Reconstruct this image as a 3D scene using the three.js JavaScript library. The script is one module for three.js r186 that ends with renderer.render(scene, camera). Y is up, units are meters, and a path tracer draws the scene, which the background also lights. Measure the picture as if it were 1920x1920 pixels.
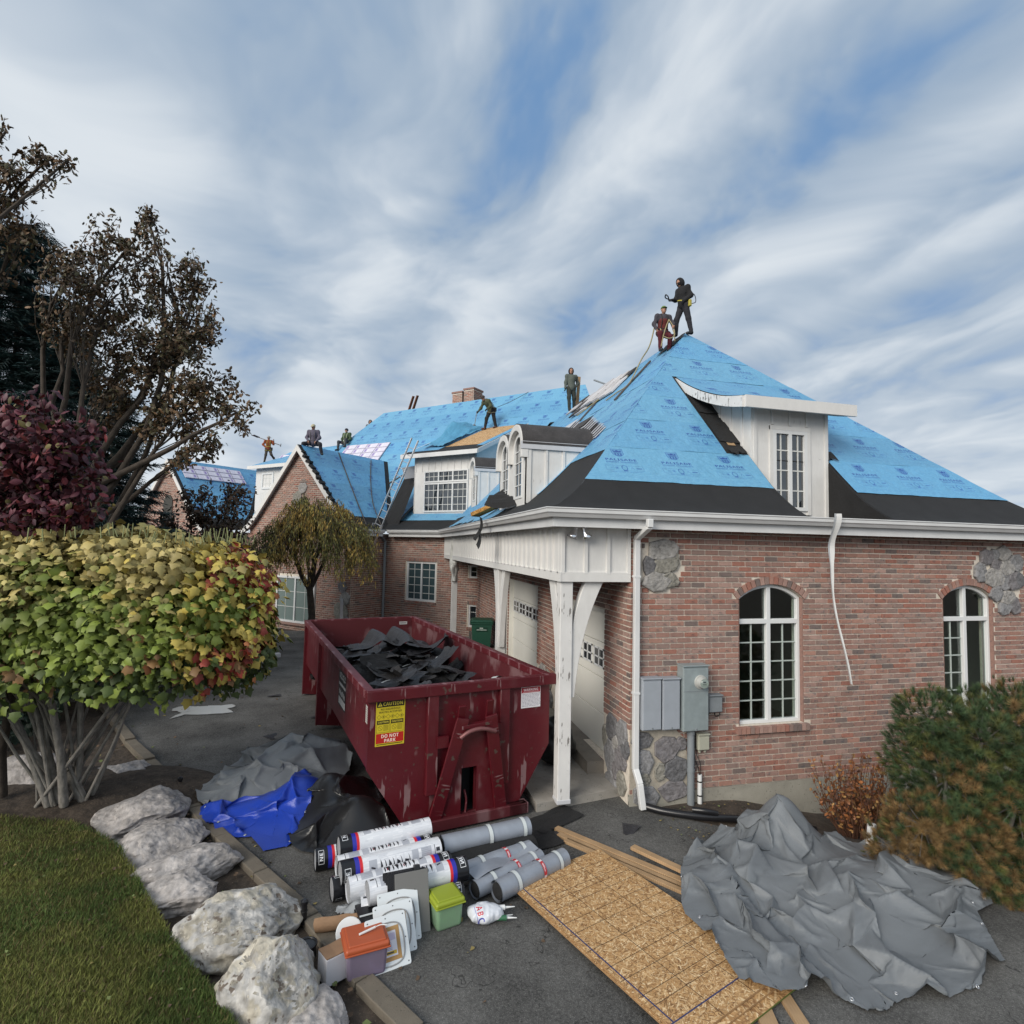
import * as THREE from 'three';
import { mergeGeometries } from 'three/addons/utils/BufferGeometryUtils.js';
import { RoundedBoxGeometry } from 'three/addons/geometries/RoundedBoxGeometry.js';

const V = (x, y, z) => new THREE.Vector3(x, y, z);
const sat = (x) => Math.min(1, Math.max(0, x));
const ss = (a, b, x) => { const t = sat((x - a) / (b - a)); return t * t * (3 - 2 * t); };
const lerp = (a, b, t) => a + (b - a) * t;
function rng(seed) { let s = seed >>> 0; return () => { s = (s + 0x6D2B79F5) >>> 0; let t = s; t = Math.imul(t ^ (t >>> 15), t | 1); t ^= t + Math.imul(t ^ (t >>> 7), t | 61); return ((t ^ (t >>> 14)) >>> 0) / 4294967296; }; }

// ---------------------------------------------------------------- scene, camera
const scene = new THREE.Scene();
const camera = new THREE.PerspectiveCamera(84.87, 1, 0.05, 4000);
camera.position.set(0, 3.7, 0);
camera.rotation.order = 'YXZ';
camera.rotation.set(0.0615, -0.2406, 0.0214);

// ---------------------------------------------------------------- noise
function hash3(i, j, k) { let h = Math.imul(i, 374761393) ^ Math.imul(j, 668265263) ^ Math.imul(k, 1440662683); h = Math.imul(h ^ (h >>> 13), 1274126177); return ((h ^ (h >>> 16)) >>> 0) / 4294967296; }
function vnoise(x, y, z = 0, per = 0) {
  const xi = Math.floor(x), yi = Math.floor(y), zi = Math.floor(z);
  let u = x - xi, v = y - yi, w = z - zi, x0 = xi, x1 = xi + 1, y0 = yi, y1 = yi + 1;
  u = u * u * (3 - 2 * u); v = v * v * (3 - 2 * v);
  if (per) { x0 = ((x0 % per) + per) % per; x1 = ((x1 % per) + per) % per; y0 = ((y0 % per) + per) % per; y1 = ((y1 % per) + per) % per; }
  const a = hash3(x0, y0, zi), b = hash3(x1, y0, zi), c = hash3(x0, y1, zi), d = hash3(x1, y1, zi);
  const p = a + (b - a) * u, q = c + (d - c) * u, r = p + (q - p) * v;
  if (w === 0) return r;
  w = w * w * (3 - 2 * w); zi1 = zi + 1;
  const a1 = hash3(x0, y0, zi1), b1 = hash3(x1, y0, zi1), c1 = hash3(x0, y1, zi1), d1 = hash3(x1, y1, zi1);
  const p1 = a1 + (b1 - a1) * u, q1 = c1 + (d1 - c1) * u;
  return r + (p1 + (q1 - p1) * v - r) * w;
}
let zi1 = 0;
function fbm(x, y, z = 0, oct = 4, per = 0) { let s = 0, a = 0.5, n = 0; for (let o = 0; o < oct; o++) { s += a * vnoise(x, y, z + o * 17, per); n += a; x *= 2; y *= 2; z *= 2; per *= 2; a *= 0.5; } return s / n; }

// ---------------------------------------------------------------- sky: bands of thin cloud running away from the camera
const EXPO = 2.0;
const SUN = V(-0.70, 0.46, 0.55).normalize();
{
  const W = 4096, Hh = 2048, data = new Float32Array(W * Hh * 4);
  const blue = [0.15, 0.29, 0.52], veilC = [0.33, 0.43, 0.56], white = [0.71, 0.765, 0.82], hor = [0.77, 0.83, 0.88];
  const bands = [[-2.6, 0.35, 0.8], [-1.7, 0.3, 0.9], [-0.95, 0.22, 0.8], [-0.42, 0.20, 0.95], [0.20, 0.17, 0.85], [0.68, 0.19, 1.0], [1.28, 0.14, 0.85], [1.58, 0.09, 0.7], [2.06, 0.16, 0.9], [2.6, 0.2, 0.8], [3.4, 0.3, 0.9], [4.3, 0.35, 0.8]];
  const holes = [[0.40, -0.80, 0.15, 0.26, 0.12], [1.04, -0.55, 0.20, 0.22, 0.10], [1.06, -1.1, 0.10, 0.5, 0.05], [-0.10, -0.9, 0.12, 0.5, 0.06]];
  function skyColor(x, sy, z) {
    if (sy <= 0) return [0.25, 0.25, 0.24];
    const k = 1 / (sy + 0.10), ac = (0.99 * x - 0.15 * z) * k, al = (0.15 * x + 0.99 * z) * k;      // across and along the cloud streets
    const wx = fbm(ac * 1.1 + 3, al * 0.8, 5, 3) - 0.5, wy = fbm(ac * 1.1 - 9, al * 0.8, 8, 3) - 0.5, q = ac + wx * 0.26;
    let s = 0; for (const [c, w, a] of bands) s += a * Math.exp(-(q - c) * (q - c) / (w * w));
    const puff = fbm(ac * 3.2 + wx * 2.4, al * 2.6 + wy * 2.4, 3, 6), wisp = fbm(ac * 11 + wx * 9 + puff * 3, al * 8 + wy * 9, 7, 4);
    let d = 0.20 + 0.26 * Math.min(s, 1.1) + (puff - 0.5) * 0.62 + (wisp - 0.5) * 0.20 + (fbm(ac * 0.7 + 20, al * 0.7, 2, 2) - 0.5) * 0.22;
    for (const p of holes) { const a = (ac + wx * 0.3 - p[0]) / p[2], b = (al + wy * 0.5 - p[1]) / p[3]; d -= Math.exp(-(a * a + b * b)) * p[4]; }
    const cov = ss(-0.02, 0.24, d), thick = ss(0.14, 0.64, d);
    const hz = Math.exp(-sy * 5.0) * 0.8, veil = Math.pow(Math.max(0, x * SUN.x + sy * SUN.y + z * SUN.z), 3) * 0.35;
    return [0, 1, 2].map((i) => lerp(lerp(lerp(blue[i], veilC[i], cov), white[i], thick), hor[i], hz) + veil * [1.0, 0.93, 0.82][i]);
  }
  for (let j = 0; j < Hh; j++) {
    const el = (j + 0.5) / Hh * Math.PI - Math.PI / 2, sy = Math.sin(el), cy = Math.cos(el);
    for (let i = 0; i < W; i++) {
      const az = ((i + 0.5) / W - 0.5) * Math.PI * 2, o = (j * W + i) * 4;
      if (j & 3 || i & 3) { if (sy < -0.01 || Math.abs(az + 1.33) > 1.05) { const p = ((j & ~3) * W + (i & ~3)) * 4; data[o] = data[p]; data[o + 1] = data[p + 1]; data[o + 2] = data[p + 2]; data[o + 3] = 1; continue; } }
      const c = skyColor(cy * Math.cos(az), sy, cy * Math.sin(az));
      data[o] = c[0] / EXPO; data[o + 1] = c[1] / EXPO; data[o + 2] = c[2] / EXPO; data[o + 3] = 1;
    }
  }
  const t = new THREE.DataTexture(data, W, Hh, THREE.RGBAFormat, THREE.FloatType);
  t.mapping = THREE.EquirectangularReflectionMapping; t.magFilter = t.minFilter = THREE.LinearFilter; t.wrapS = THREE.RepeatWrapping; t.needsUpdate = true;
  scene.background = t; scene.environment = t;
}
// ---------------------------------------------------------------- sun behind thin cloud, from the left and behind the camera
const sun = new THREE.DirectionalLight(new THREE.Color(1, 0.93, 0.83), 1.5);
sun.position.copy(SUN).multiplyScalar(60).add(V(2, 0, -10)); sun.target.position.set(2, 0, -10);
sun.castShadow = true; sun.shadow.radius = 60; sun.shadow.mapSize.set(2048, 2048);
Object.assign(sun.shadow.camera, { left: -32, right: 32, top: 32, bottom: -32, near: 1, far: 140 });
scene.add(sun, sun.target);
const renderer = new THREE.WebGLRenderer({ antialias: true });
renderer.toneMapping = THREE.LinearToneMapping;
renderer.toneMappingExposure = EXPO;
renderer.shadowMap.enabled = true;

// ---------------------------------------------------------------- builders
const used = {};
function numbered(n) { const k = used[n] = (used[n] ?? -1) + 1; return k ? `${n}_${String(k).padStart(3, '0')}` : n; }
function tag(o, label, category, group) { o.userData.label = label; o.userData.category = category; if (group) o.userData.group = group; return o; }
function thing(name, label, category, p = [0, 0, 0], turn = 0, group) {
  const o = new THREE.Group(); o.name = numbered(name); o.position.set(...p); o.rotation.y = turn; scene.add(o);
  return tag(o, label, category, group);
}
function part(name, geo, mat, parent, extra) {
  if (Array.isArray(geo)) geo = join(geo);
  const m = new THREE.Mesh(geo, mat); m.name = name; m.castShadow = m.receiveShadow = true;
  if (extra) Object.assign(m.userData, extra);
  parent.add(m); return m;
}
function single(name, geo, mat, label, category, p = [0, 0, 0], turn = 0, group) {
  const m = part(numbered(name), geo, mat, scene); m.position.set(...p); m.rotation.y = turn; return tag(m, label, category, group);
}
function structure(name, geo, mat) { const m = part(numbered(name), geo, mat, scene); m.userData.kind = 'structure'; return m; }
function join(list) {
  list = list.map((g) => { g = g.index ? g.toNonIndexed() : g; for (const a of Object.keys(g.attributes)) if (!['position', 'normal', 'uv', 'color'].includes(a)) g.deleteAttribute(a); g.morphAttributes = {}; return g; });
  const hasC = list.some((g) => g.attributes.color);
  for (const g of list) {
    const n = g.attributes.position.count;
    if (!g.attributes.uv) g.setAttribute('uv', new THREE.BufferAttribute(new Float32Array(n * 2), 2));
    if (hasC && !g.attributes.color) g.setAttribute('color', new THREE.BufferAttribute(new Float32Array(n * 3).fill(1), 3));
  }
  return mergeGeometries(list, false);
}
// uv in metres from the dominant axis of each face
function metric(g, s = 1, ox = 0, oy = 0) {
  g = g.index ? g.toNonIndexed() : g;
  const p = g.attributes.position, n = p.count, uv = new Float32Array(n * 2), a = V(0, 0, 0), b = V(0, 0, 0), c = V(0, 0, 0), q = V(0, 0, 0);
  for (let i = 0; i < n; i += 3) {
    a.fromBufferAttribute(p, i); b.fromBufferAttribute(p, i + 1); c.fromBufferAttribute(p, i + 2);
    q.copy(b).sub(a).cross(c.clone().sub(a));
    const x = Math.abs(q.x), y = Math.abs(q.y), z = Math.abs(q.z);
    [a, b, c].forEach((v, k) => {
      let s0, t0;
      if (y >= x && y >= z) { s0 = v.x; t0 = v.z; } else if (x >= z) { s0 = v.z; t0 = v.y; } else { s0 = v.x; t0 = v.y; }
      uv[(i + k) * 2] = s0 * s + ox; uv[(i + k) * 2 + 1] = t0 * s + oy;
    });
  }
  g.setAttribute('uv', new THREE.BufferAttribute(uv, 2)); return g;
}
const box = (w, h, d, x = 0, y = 0, z = 0) => metric(new THREE.BoxGeometry(w, h, d)).translate(x, y, z);
const rbox = (w, h, d, r, x = 0, y = 0, z = 0, seg = 2) => metric(new RoundedBoxGeometry(w, h, d, seg, r)).translate(x, y, z);
const cyl = (r0, r1, h, x = 0, y = 0, z = 0, n = 20) => new THREE.CylinderGeometry(r1, r0, h, n).translate(x, y + h / 2, z);
// a bar of w x h section from p to q
function beam(p, q, w, h, up = V(0, 1, 0), r = 0) {
  const d = q.clone().sub(p), L = d.length(); d.normalize();
  const g = r ? metric(new RoundedBoxGeometry(w, h, L, 2, r)) : metric(new THREE.BoxGeometry(w, h, L));
  let x = up.clone().cross(d); if (x.lengthSq() < 1e-6) x = V(1, 0, 0); x.normalize(); const y = d.clone().cross(x);
  return g.applyMatrix4(new THREE.Matrix4().makeBasis(x, y, d).setPosition(p.clone().add(q).multiplyScalar(0.5)));
}
function tube(pts, r, seg = 0, rad = 8, closed = false) {
  const c = new THREE.CatmullRomCurve3(pts, closed, 'centripetal');
  return new THREE.TubeGeometry(c, seg || pts.length * 6, r, rad, closed);
}
// tube whose radius runs from r0 to r1, straight pieces
function limb(pts, radii, rad = 7) {
  const pos = [], idx = [], uv = []; let len = 0;
  const up0 = V(0.31, 0.2, 0.93).normalize();
  pts.forEach((p, i) => {
    const d = (pts[Math.min(i + 1, pts.length - 1)]).clone().sub(pts[Math.max(i - 1, 0)]).normalize();
    let x = d.clone().cross(up0).normalize(); const y = d.clone().cross(x).normalize();
    if (i) len += p.distanceTo(pts[i - 1]);
    for (let k = 0; k <= rad; k++) { const a = k / rad * Math.PI * 2; const q = p.clone().addScaledVector(x, Math.cos(a) * radii[i]).addScaledVector(y, Math.sin(a) * radii[i]); pos.push(q.x, q.y, q.z); uv.push(k / rad * 0.5, len); }
  });
  for (let i = 0; i < pts.length - 1; i++) for (let k = 0; k < rad; k++) { const a = i * (rad + 1) + k, b = a + rad + 1; idx.push(a, b, a + 1, b, b + 1, a + 1); }
  const g = new THREE.BufferGeometry(); g.setAttribute('position', new THREE.Float32BufferAttribute(pos, 3)); g.setAttribute('uv', new THREE.Float32BufferAttribute(uv, 2)); g.setIndex(idx); g.computeVertexNormals(); return g;
}
// outline in the plane of U and up, pushed back by depth along -N (N = U x Y)
function slab(shape, depth, O, U, bevel = 0) {
  const g = new THREE.ExtrudeGeometry(shape, { depth: depth - 2 * bevel, bevelEnabled: bevel > 0, bevelThickness: bevel, bevelSize: bevel, bevelOffset: -bevel, bevelSegments: 1, curveSegments: 20 });
  g.translate(0, 0, -depth + bevel); metric(g);
  const Y = V(0, 1, 0), N = U.clone().cross(Y);
  return metric(g).applyMatrix4(new THREE.Matrix4().makeBasis(U, Y, N).setPosition(O));
}
function poly(pts) { const s = new THREE.Shape(); pts.forEach(([x, y], i) => i ? s.lineTo(x, y) : s.moveTo(x, y)); s.closePath(); return s; }
function rect(x0, y0, x1, y1) { return poly([[x0, y0], [x1, y0], [x1, y1], [x0, y1]]); }
// grid surface f(u, v) -> Vector3, uv(u, v) -> [s, t]
function surf(f, nu, nv, uvf) {
  const pos = [], uv = [], idx = [];
  for (let j = 0; j <= nv; j++) for (let i = 0; i <= nu; i++) { const u = i / nu, v = j / nv, p = f(u, v); pos.push(p.x, p.y, p.z); const t = uvf ? uvf(u, v, p) : [u, v]; uv.push(t[0], t[1]); }
  for (let j = 0; j < nv; j++) for (let i = 0; i < nu; i++) { const a = j * (nu + 1) + i, b = a + nu + 1; idx.push(a, a + 1, b, b, a + 1, b + 1); }
  const g = new THREE.BufferGeometry(); g.setAttribute('position', new THREE.Float32BufferAttribute(pos, 3)); g.setAttribute('uv', new THREE.Float32BufferAttribute(uv, 2)); g.setIndex(idx); g.computeVertexNormals(); return g;
}
function paint(g, r, gg, b) { const n = g.attributes.position.count, a = new Float32Array(n * 3); for (let i = 0; i < n; i++) { a[i * 3] = r; a[i * 3 + 1] = gg; a[i * 3 + 2] = b; } g.setAttribute('color', new THREE.BufferAttribute(a, 3)); return g; }

// closed surface of a signed field (surface nets)
function nets(f, lo, hi, h) {
  const nx = Math.ceil((hi.x - lo.x) / h) + 1, ny = Math.ceil((hi.y - lo.y) / h) + 1, nz = Math.ceil((hi.z - lo.z) / h) + 1;
  const val = new Float32Array(nx * ny * nz), at = (i, j, k) => (k * ny + j) * nx + i;
  for (let k = 0; k < nz; k++) for (let j = 0; j < ny; j++) for (let i = 0; i < nx; i++) val[at(i, j, k)] = f(lo.x + i * h, lo.y + j * h, lo.z + k * h);
  const id = new Int32Array(nx * ny * nz).fill(-1), pos = [], idx = [];
  const E = [[0, 1], [0, 2], [0, 4], [1, 3], [1, 5], [2, 3], [2, 6], [3, 7], [4, 5], [4, 6], [5, 7], [6, 7]];
  for (let k = 0; k < nz - 1; k++) for (let j = 0; j < ny - 1; j++) for (let i = 0; i < nx - 1; i++) {
    const v = []; let m = 0;
    for (let c = 0; c < 8; c++) { const q = val[at(i + (c & 1), j + ((c >> 1) & 1), k + (c >> 2))]; v.push(q); if (q < 0) m |= 1 << c; }
    if (m === 0 || m === 255) continue;
    let x = 0, y = 0, z = 0, n = 0;
    for (const [a, b] of E) if ((v[a] < 0) !== (v[b] < 0)) { const t = v[a] / (v[a] - v[b]); x += lerp(a & 1, b & 1, t); y += lerp((a >> 1) & 1, (b >> 1) & 1, t); z += lerp(a >> 2, b >> 2, t); n++; }
    id[at(i, j, k)] = pos.length / 3; pos.push(lo.x + (i + x / n) * h, lo.y + (j + y / n) * h, lo.z + (k + z / n) * h);
  }
  const quad = (a, b, c, d, flip) => { if (a < 0 || b < 0 || c < 0 || d < 0) return; flip ? idx.push(a, c, b, a, d, c) : idx.push(a, b, c, a, c, d); };
  for (let k = 1; k < nz - 1; k++) for (let j = 1; j < ny - 1; j++) for (let i = 1; i < nx - 1; i++) {
    const s = val[at(i, j, k)] < 0;
    if (s !== val[at(i + 1, j, k)] < 0) quad(id[at(i, j - 1, k - 1)], id[at(i, j, k - 1)], id[at(i, j, k)], id[at(i, j - 1, k)], !s);
    if (s !== val[at(i, j + 1, k)] < 0) quad(id[at(i - 1, j, k - 1)], id[at(i - 1, j, k)], id[at(i, j, k)], id[at(i, j, k - 1)], !s);
    if (s !== val[at(i, j, k + 1)] < 0) quad(id[at(i - 1, j - 1, k)], id[at(i, j - 1, k)], id[at(i, j, k)], id[at(i - 1, j, k)], !s);
  }
  const g = new THREE.BufferGeometry(); g.setAttribute('position', new THREE.Float32BufferAttribute(pos, 3)); g.setIndex(idx); g.computeVertexNormals();
  g.setAttribute('uv', new THREE.Float32BufferAttribute(new Float32Array(pos.length / 3 * 2).map((_, i) => i % 2 ? pos[(i - 1) / 2 * 3 + 1] : pos[i / 2 * 3] + pos[i / 2 * 3 + 2]), 2)); return g;
}
// distance to a capsule that tapers from radius a[3] to b[3]
function cap(x, y, z, a, b) {
  const dx = b[0] - a[0], dy = b[1] - a[1], dz = b[2] - a[2], px = x - a[0], py = y - a[1], pz = z - a[2];
  const t = sat((px * dx + py * dy + pz * dz) / (dx * dx + dy * dy + dz * dz + 1e-9));
  return Math.hypot(px - dx * t, py - dy * t, pz - dz * t) - lerp(a[3], b[3], t);
}
const smin = (a, b, k) => { const h = Math.max(k - Math.abs(a - b), 0) / k; return Math.min(a, b) - h * h * k * 0.25; };
function capsules(list, k = 0.04) { return (x, y, z) => { let d = 9; for (const [a, b] of list) d = smin(d, cap(x, y, z, a, b), k); return d; }; }
function capsBox(list, pad = 0.06) { const lo = V(9e9, 9e9, 9e9), hi = V(-9e9, -9e9, -9e9); for (const e of list) for (const p of e) { lo.min(V(p[0] - p[3] - pad, p[1] - p[3] - pad, p[2] - p[3] - pad)); hi.max(V(p[0] + p[3] + pad, p[1] + p[3] + pad, p[2] + p[3] + pad)); } return [lo, hi]; }

// ---------------------------------------------------------------- textures and materials
function tex(size, f, srgb = true, sizeY = size) {
  const d = new Uint8Array(size * sizeY * 4);
  for (let j = 0; j < sizeY; j++) for (let i = 0; i < size; i++) { const c = f(i / size, j / sizeY, i, j), o = (j * size + i) * 4; for (let q = 0; q < 3; q++) { const v = sat(c[q]); d[o + q] = Math.round(255 * (srgb ? (v <= 0.0031308 ? v * 12.92 : 1.055 * Math.pow(v, 1 / 2.4) - 0.055) : v)); } d[o + 3] = 255; }
  const t = new THREE.DataTexture(d, size, sizeY, THREE.RGBAFormat); t.wrapS = t.wrapT = THREE.RepeatWrapping; t.magFilter = THREE.LinearFilter; t.minFilter = THREE.LinearMipmapLinearFilter; t.generateMipmaps = true;
  if (srgb) t.colorSpace = THREE.SRGBColorSpace; t.needsUpdate = true; return t;
}
function rep(t, u, v = u) { const c = t.clone(); c.repeat.set(u, v); c.needsUpdate = true; return c; }
function canvasTex(w, h, draw, repeat) {
  const c = document.createElement('canvas'); c.width = w; c.height = h; draw(c.getContext('2d'), w, h);
  const t = new THREE.CanvasTexture(c); t.colorSpace = THREE.SRGBColorSpace; if (repeat) t.wrapS = t.wrapT = THREE.RepeatWrapping; t.anisotropy = 8; return t;
}
const std = (o) => new THREE.MeshStandardMaterial({ side: THREE.DoubleSide, roughness: 0.85, ...o });
const lin = (r, g, b) => new THREE.Color().setRGB(r, g, b);
// tileable helpers: noise over the unit square
const tn = (u, v, n, z = 0, o = 4) => fbm(u * n, v * n, z, o, n);
const grainT = tex(512, (u, v, i, j) => { const a = hash3(i, j, 3) * 0.5 + tn(u, v, 64, 2, 2) * 0.5; return [a, a, a]; }, false);
const blotchT = tex(512, (u, v) => { const a = tn(u, v, 6, 4, 6); return [a, a, a]; }, false);
function mottled(base, amp, n, z, spots = 0, spotC = [0, 0, 0], sz = 512) {           // colour map: base mottled by noise, grain and specks
  return tex(sz, (u, v, i, j) => {
    const a = 1 + (tn(u, v, n, z, 5) - 0.5) * amp * 2 + (hash3(i, j, z + 9) - 0.5) * amp * 0.6;
    let c = base.map((q) => q * a);
    if (spots) { const s = tn(u, v, n * 8, z + 31, 2); const k = ss(1 - spots, 1 - spots + 0.06, s); c = c.map((q, w) => lerp(q, spotC[w], k)); }
    return c;
  });
}
const asphaltT = tex(1024, (u, v, i, j) => {
  const g = hash3(i >> 1, j >> 1, 5), b = tn(u, v, 6, 3, 6), f = tn(u, v, 150, 4, 2), cr = Math.abs(tn(u, v, 5, 9, 5) - 0.5) < 0.0035 ? 0.4 : 1;
  let c = Math.max(0.02, 0.088 + (b - 0.5) * 0.10 + (f - 0.5) * 0.07 + (g > 0.93 ? 0.09 : g < 0.12 ? -0.03 : 0)) * cr;
  return [c * 1.02, c, c * 0.95];
});
const M = {};
M.asphalt = std({ map: rep(asphaltT, 0.4), bumpMap: rep(grainT, 2.2), bumpScale: 0.004, roughness: 0.92 });
const soilT = mottled([0.055, 0.042, 0.032], 0.6, 16, 7, 0.25, [0.13, 0.10, 0.07]);
M.soil = std({ map: rep(soilT, 0.7), bumpMap: rep(blotchT, 3), bumpScale: 0.02, roughness: 1 });
const grassT = tex(512, (u, v, i, j) => { const a = tn(u, v, 10, 12, 5), s = tn(u, v, 90, 13, 2); return [lerp(0.07, 0.13, a) * (0.6 + s * 0.8), lerp(0.066, 0.105, a) * (0.6 + s * 0.8), lerp(0.016, 0.028, a) * (0.6 + s * 0.8)]; });
M.turf = std({ map: rep(grassT, 0.8), roughness: 1 });
M.far = std({ map: rep(soilT, 0.05), color: lin(1.4, 1.6, 1.0), roughness: 1 });
const concT = mottled([0.30, 0.28, 0.25], 0.28, 8, 17, 0.22, [0.20, 0.19, 0.17]);
M.concrete = std({ map: rep(concT, 0.6), bumpMap: rep(grainT, 2), bumpScale: 0.002, roughness: 0.95 });
M.curb = std({ map: rep(concT, 0.9), color: lin(0.52, 0.48, 0.42), bumpMap: rep(grainT, 3), bumpScale: 0.004, roughness: 0.95 });
M.foundation = std({ map: rep(concT, 0.5), color: lin(0.95, 0.97, 0.93), bumpMap: rep(blotchT, 2), bumpScale: 0.004 });
// brick: one grain map, several tones
const brickT = tex(512, (u, v, i, j) => { const a = tn(u, v, 12, 21, 5), s = tn(u, v, 60, 22, 3); const k = 0.72 + a * 0.5 + (s - 0.5) * 0.35 + (hash3(i, j, 8) - 0.5) * 0.14; const p = ss(0.62, 0.75, tn(u, v, 9, 25, 4)); return [lerp(k, 0.62 * k, p), lerp(k, 0.72 * k, p), lerp(k, 0.80 * k, p)]; });
const brickTones = [[0.33, 0.150, 0.112], [0.32, 0.180, 0.146], [0.29, 0.172, 0.142], [0.335, 0.212, 0.178], [0.365, 0.200, 0.156], [0.27, 0.186, 0.160], [0.18, 0.138, 0.126], [0.385, 0.250, 0.210]];
const brickW = [3, 4, 4, 4, 3, 3, 1, 2];
const brickPick = (r) => { let t = r * 24; for (let i = 0; i < 8; i++) { t -= brickW[i]; if (t < 0) return i; } return 0; };
M.bricks = brickTones.map((c) => std({ map: rep(brickT, 2.2), color: lin(...c), bumpMap: rep(grainT, 3), bumpScale: 0.003, roughness: 0.92 }));
M.brickMix = std({ map: rep(brickT, 2.2), vertexColors: true, bumpMap: rep(grainT, 3), bumpScale: 0.003, roughness: 0.92 });
M.mortar = std({ map: rep(mottled([0.62, 0.56, 0.48], 0.22, 20, 27), 1.5), roughness: 1 });
const stoneT = tex(512, (u, v, i, j) => { const a = tn(u, v, 8, 41, 6), b = tn(u, v, 22, 43, 4), cr = Math.abs(tn(u, v, 10, 47, 4) - 0.5); let k = 0.55 + a * 0.7 + (b - 0.5) * 0.6 - ss(0.03, 0.0, cr) * 0.35; return [k, k * 0.99, k * 0.97]; });
M.stones = [[0.25, 0.25, 0.26], [0.33, 0.32, 0.31], [0.15, 0.15, 0.16], [0.27, 0.26, 0.23], [0.20, 0.19, 0.20]].map((c) => std({ map: rep(stoneT, 2), color: lin(...c), bumpMap: rep(blotchT, 3), bumpScale: 0.02, roughness: 0.9 }));
// white paint on boards: weathered, with bare grey wood showing in streaks along the grain (v runs up the board)
const paintT = tex(512, (u, v) => { const a = tn(u, v, 6, 51, 5), st = fbm(u * 48, v * 8, 52, 3, 8), p = ss(0.70, 0.80, fbm(u * 32, v * 4, 55, 4, 4) * 0.75 + a * 0.25); const k = 0.66 + (a - 0.5) * 0.10 + (st - 0.5) * 0.05; return [lerp(k, 0.30, p), lerp(k * 0.99, 0.28, p), lerp(k * 0.965, 0.26, p)]; });
M.white = std({ map: rep(paintT, 0.9), roughness: 0.6, bumpMap: rep(grainT, 2), bumpScale: 0.001 });
const wornT = tex(512, (u, v) => { const a = tn(u, v, 6, 61, 5), p = ss(0.59, 0.66, fbm(u * 30, v * 3, 65, 4, 3) * 0.6 + tn(u, v, 12, 66, 4) * 0.4); const k = 0.66 + (a - 0.5) * 0.12; return [lerp(k, 0.20, p), lerp(k * 0.99, 0.19, p), lerp(k * 0.97, 0.18, p)]; });
M.worn = std({ map: rep(wornT, 1.1), roughness: 0.7, bumpMap: rep(grainT, 2), bumpScale: 0.001 });
M.trim = std({ color: lin(0.68, 0.69, 0.69), roughness: 0.45 });
M.gutter = std({ map: rep(mottled([0.64, 0.645, 0.645], 0.07, 6, 71), 0.7), roughness: 0.35 });
M.cream = std({ map: rep(mottled([0.70, 0.69, 0.635], 0.06, 5, 72), 0.5), roughness: 0.5 });
M.greywood = std({ map: rep(paintT, 0.9), color: lin(0.8, 0.82, 0.88), roughness: 0.7 });
M.glass = new THREE.MeshPhysicalMaterial({ transmission: 1, thickness: 0, roughness: 0.02, ior: 1.75, color: lin(0.78, 0.86, 0.84), side: THREE.DoubleSide });
M.darkglass = new THREE.MeshPhysicalMaterial({ color: lin(0.012, 0.016, 0.020), roughness: 0.04, specularIntensity: 1, ior: 2.1, side: THREE.DoubleSide });
M.blind = std({ color: lin(0.15, 0.20, 0.19), roughness: 0.6 });
M.interior = std({ color: lin(0.24, 0.25, 0.22) });
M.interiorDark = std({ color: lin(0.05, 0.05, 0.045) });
M.black = std({ color: lin(0.012, 0.012, 0.013), roughness: 0.6 });
M.blackPlastic = std({ color: lin(0.012, 0.012, 0.014), roughness: 0.28 });
const feltT = tex(512, (u, v, i, j) => { const g = hash3(i, j, 75), a = tn(u, v, 7, 76, 5); const k = 0.012 + (a - 0.5) * 0.008 + (g > 0.985 ? 0.08 : (g - 0.5) * 0.008); return [k, k, k * 1.06]; });
M.felt = std({ map: rep(feltT, 0.7), bumpMap: rep(grainT, 2), bumpScale: 0.003, roughness: 0.88 });
M.scrap = std({ map: rep(feltT, 0.9), color: lin(2.1, 2.1, 2.3), bumpMap: rep(blotchT, 2), bumpScale: 0.006, roughness: 0.55 });
M.shingle = std({ map: rep(feltT, 0.8), color: lin(3.6, 3.3, 3.1), roughness: 0.9 });
M.metal = std({ color: lin(0.55, 0.56, 0.58), metalness: 0.9, roughness: 0.38 });
M.chrome = std({ color: lin(0.8, 0.8, 0.82), metalness: 1, roughness: 0.15 });
M.panelGrey = std({ map: rep(mottled([0.33, 0.36, 0.40], 0.08, 6, 81), 1.2), roughness: 0.5, metalness: 0.1 });
M.panelGalv = std({ map: rep(mottled([0.30, 0.35, 0.36], 0.12, 10, 82), 1.5), roughness: 0.45, metalness: 0.25 });
M.conduit = std({ map: rep(mottled([0.20, 0.22, 0.235], 0.10, 8, 83), 2), roughness: 0.55 });
M.beige = std({ color: lin(0.38, 0.38, 0.31), roughness: 0.6 });
const redT = tex(1024, (u, v, i, j) => {
  const a = tn(u, v, 5, 91, 6), sc = ss(0.69, 0.73, fbm(u * 24, v * 4, 92, 4, 4)) * ss(0.55, 0.7, tn(u, v, 5, 97, 3)), ch = ss(0.70, 0.74, tn(u, v, 30, 94, 3)) * ss(0.5, 0.62, tn(u, v, 6, 95, 3)), du = ss(0.55, 0.85, tn(u, v, 9, 96, 5)) * 0.14;
  let c = [0.088 * (0.8 + a * 0.4), 0.0048 * (0.8 + a * 0.4), 0.0095 * (0.8 + a * 0.4)];
  c = c.map((q, w) => lerp(q, [0.17, 0.085, 0.09][w], du)); c = c.map((q, w) => lerp(q, [0.26, 0.17, 0.17][w], sc * 0.7)); return c.map((q, w) => lerp(q, [0.08, 0.05, 0.04][w], ch));
});
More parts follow.
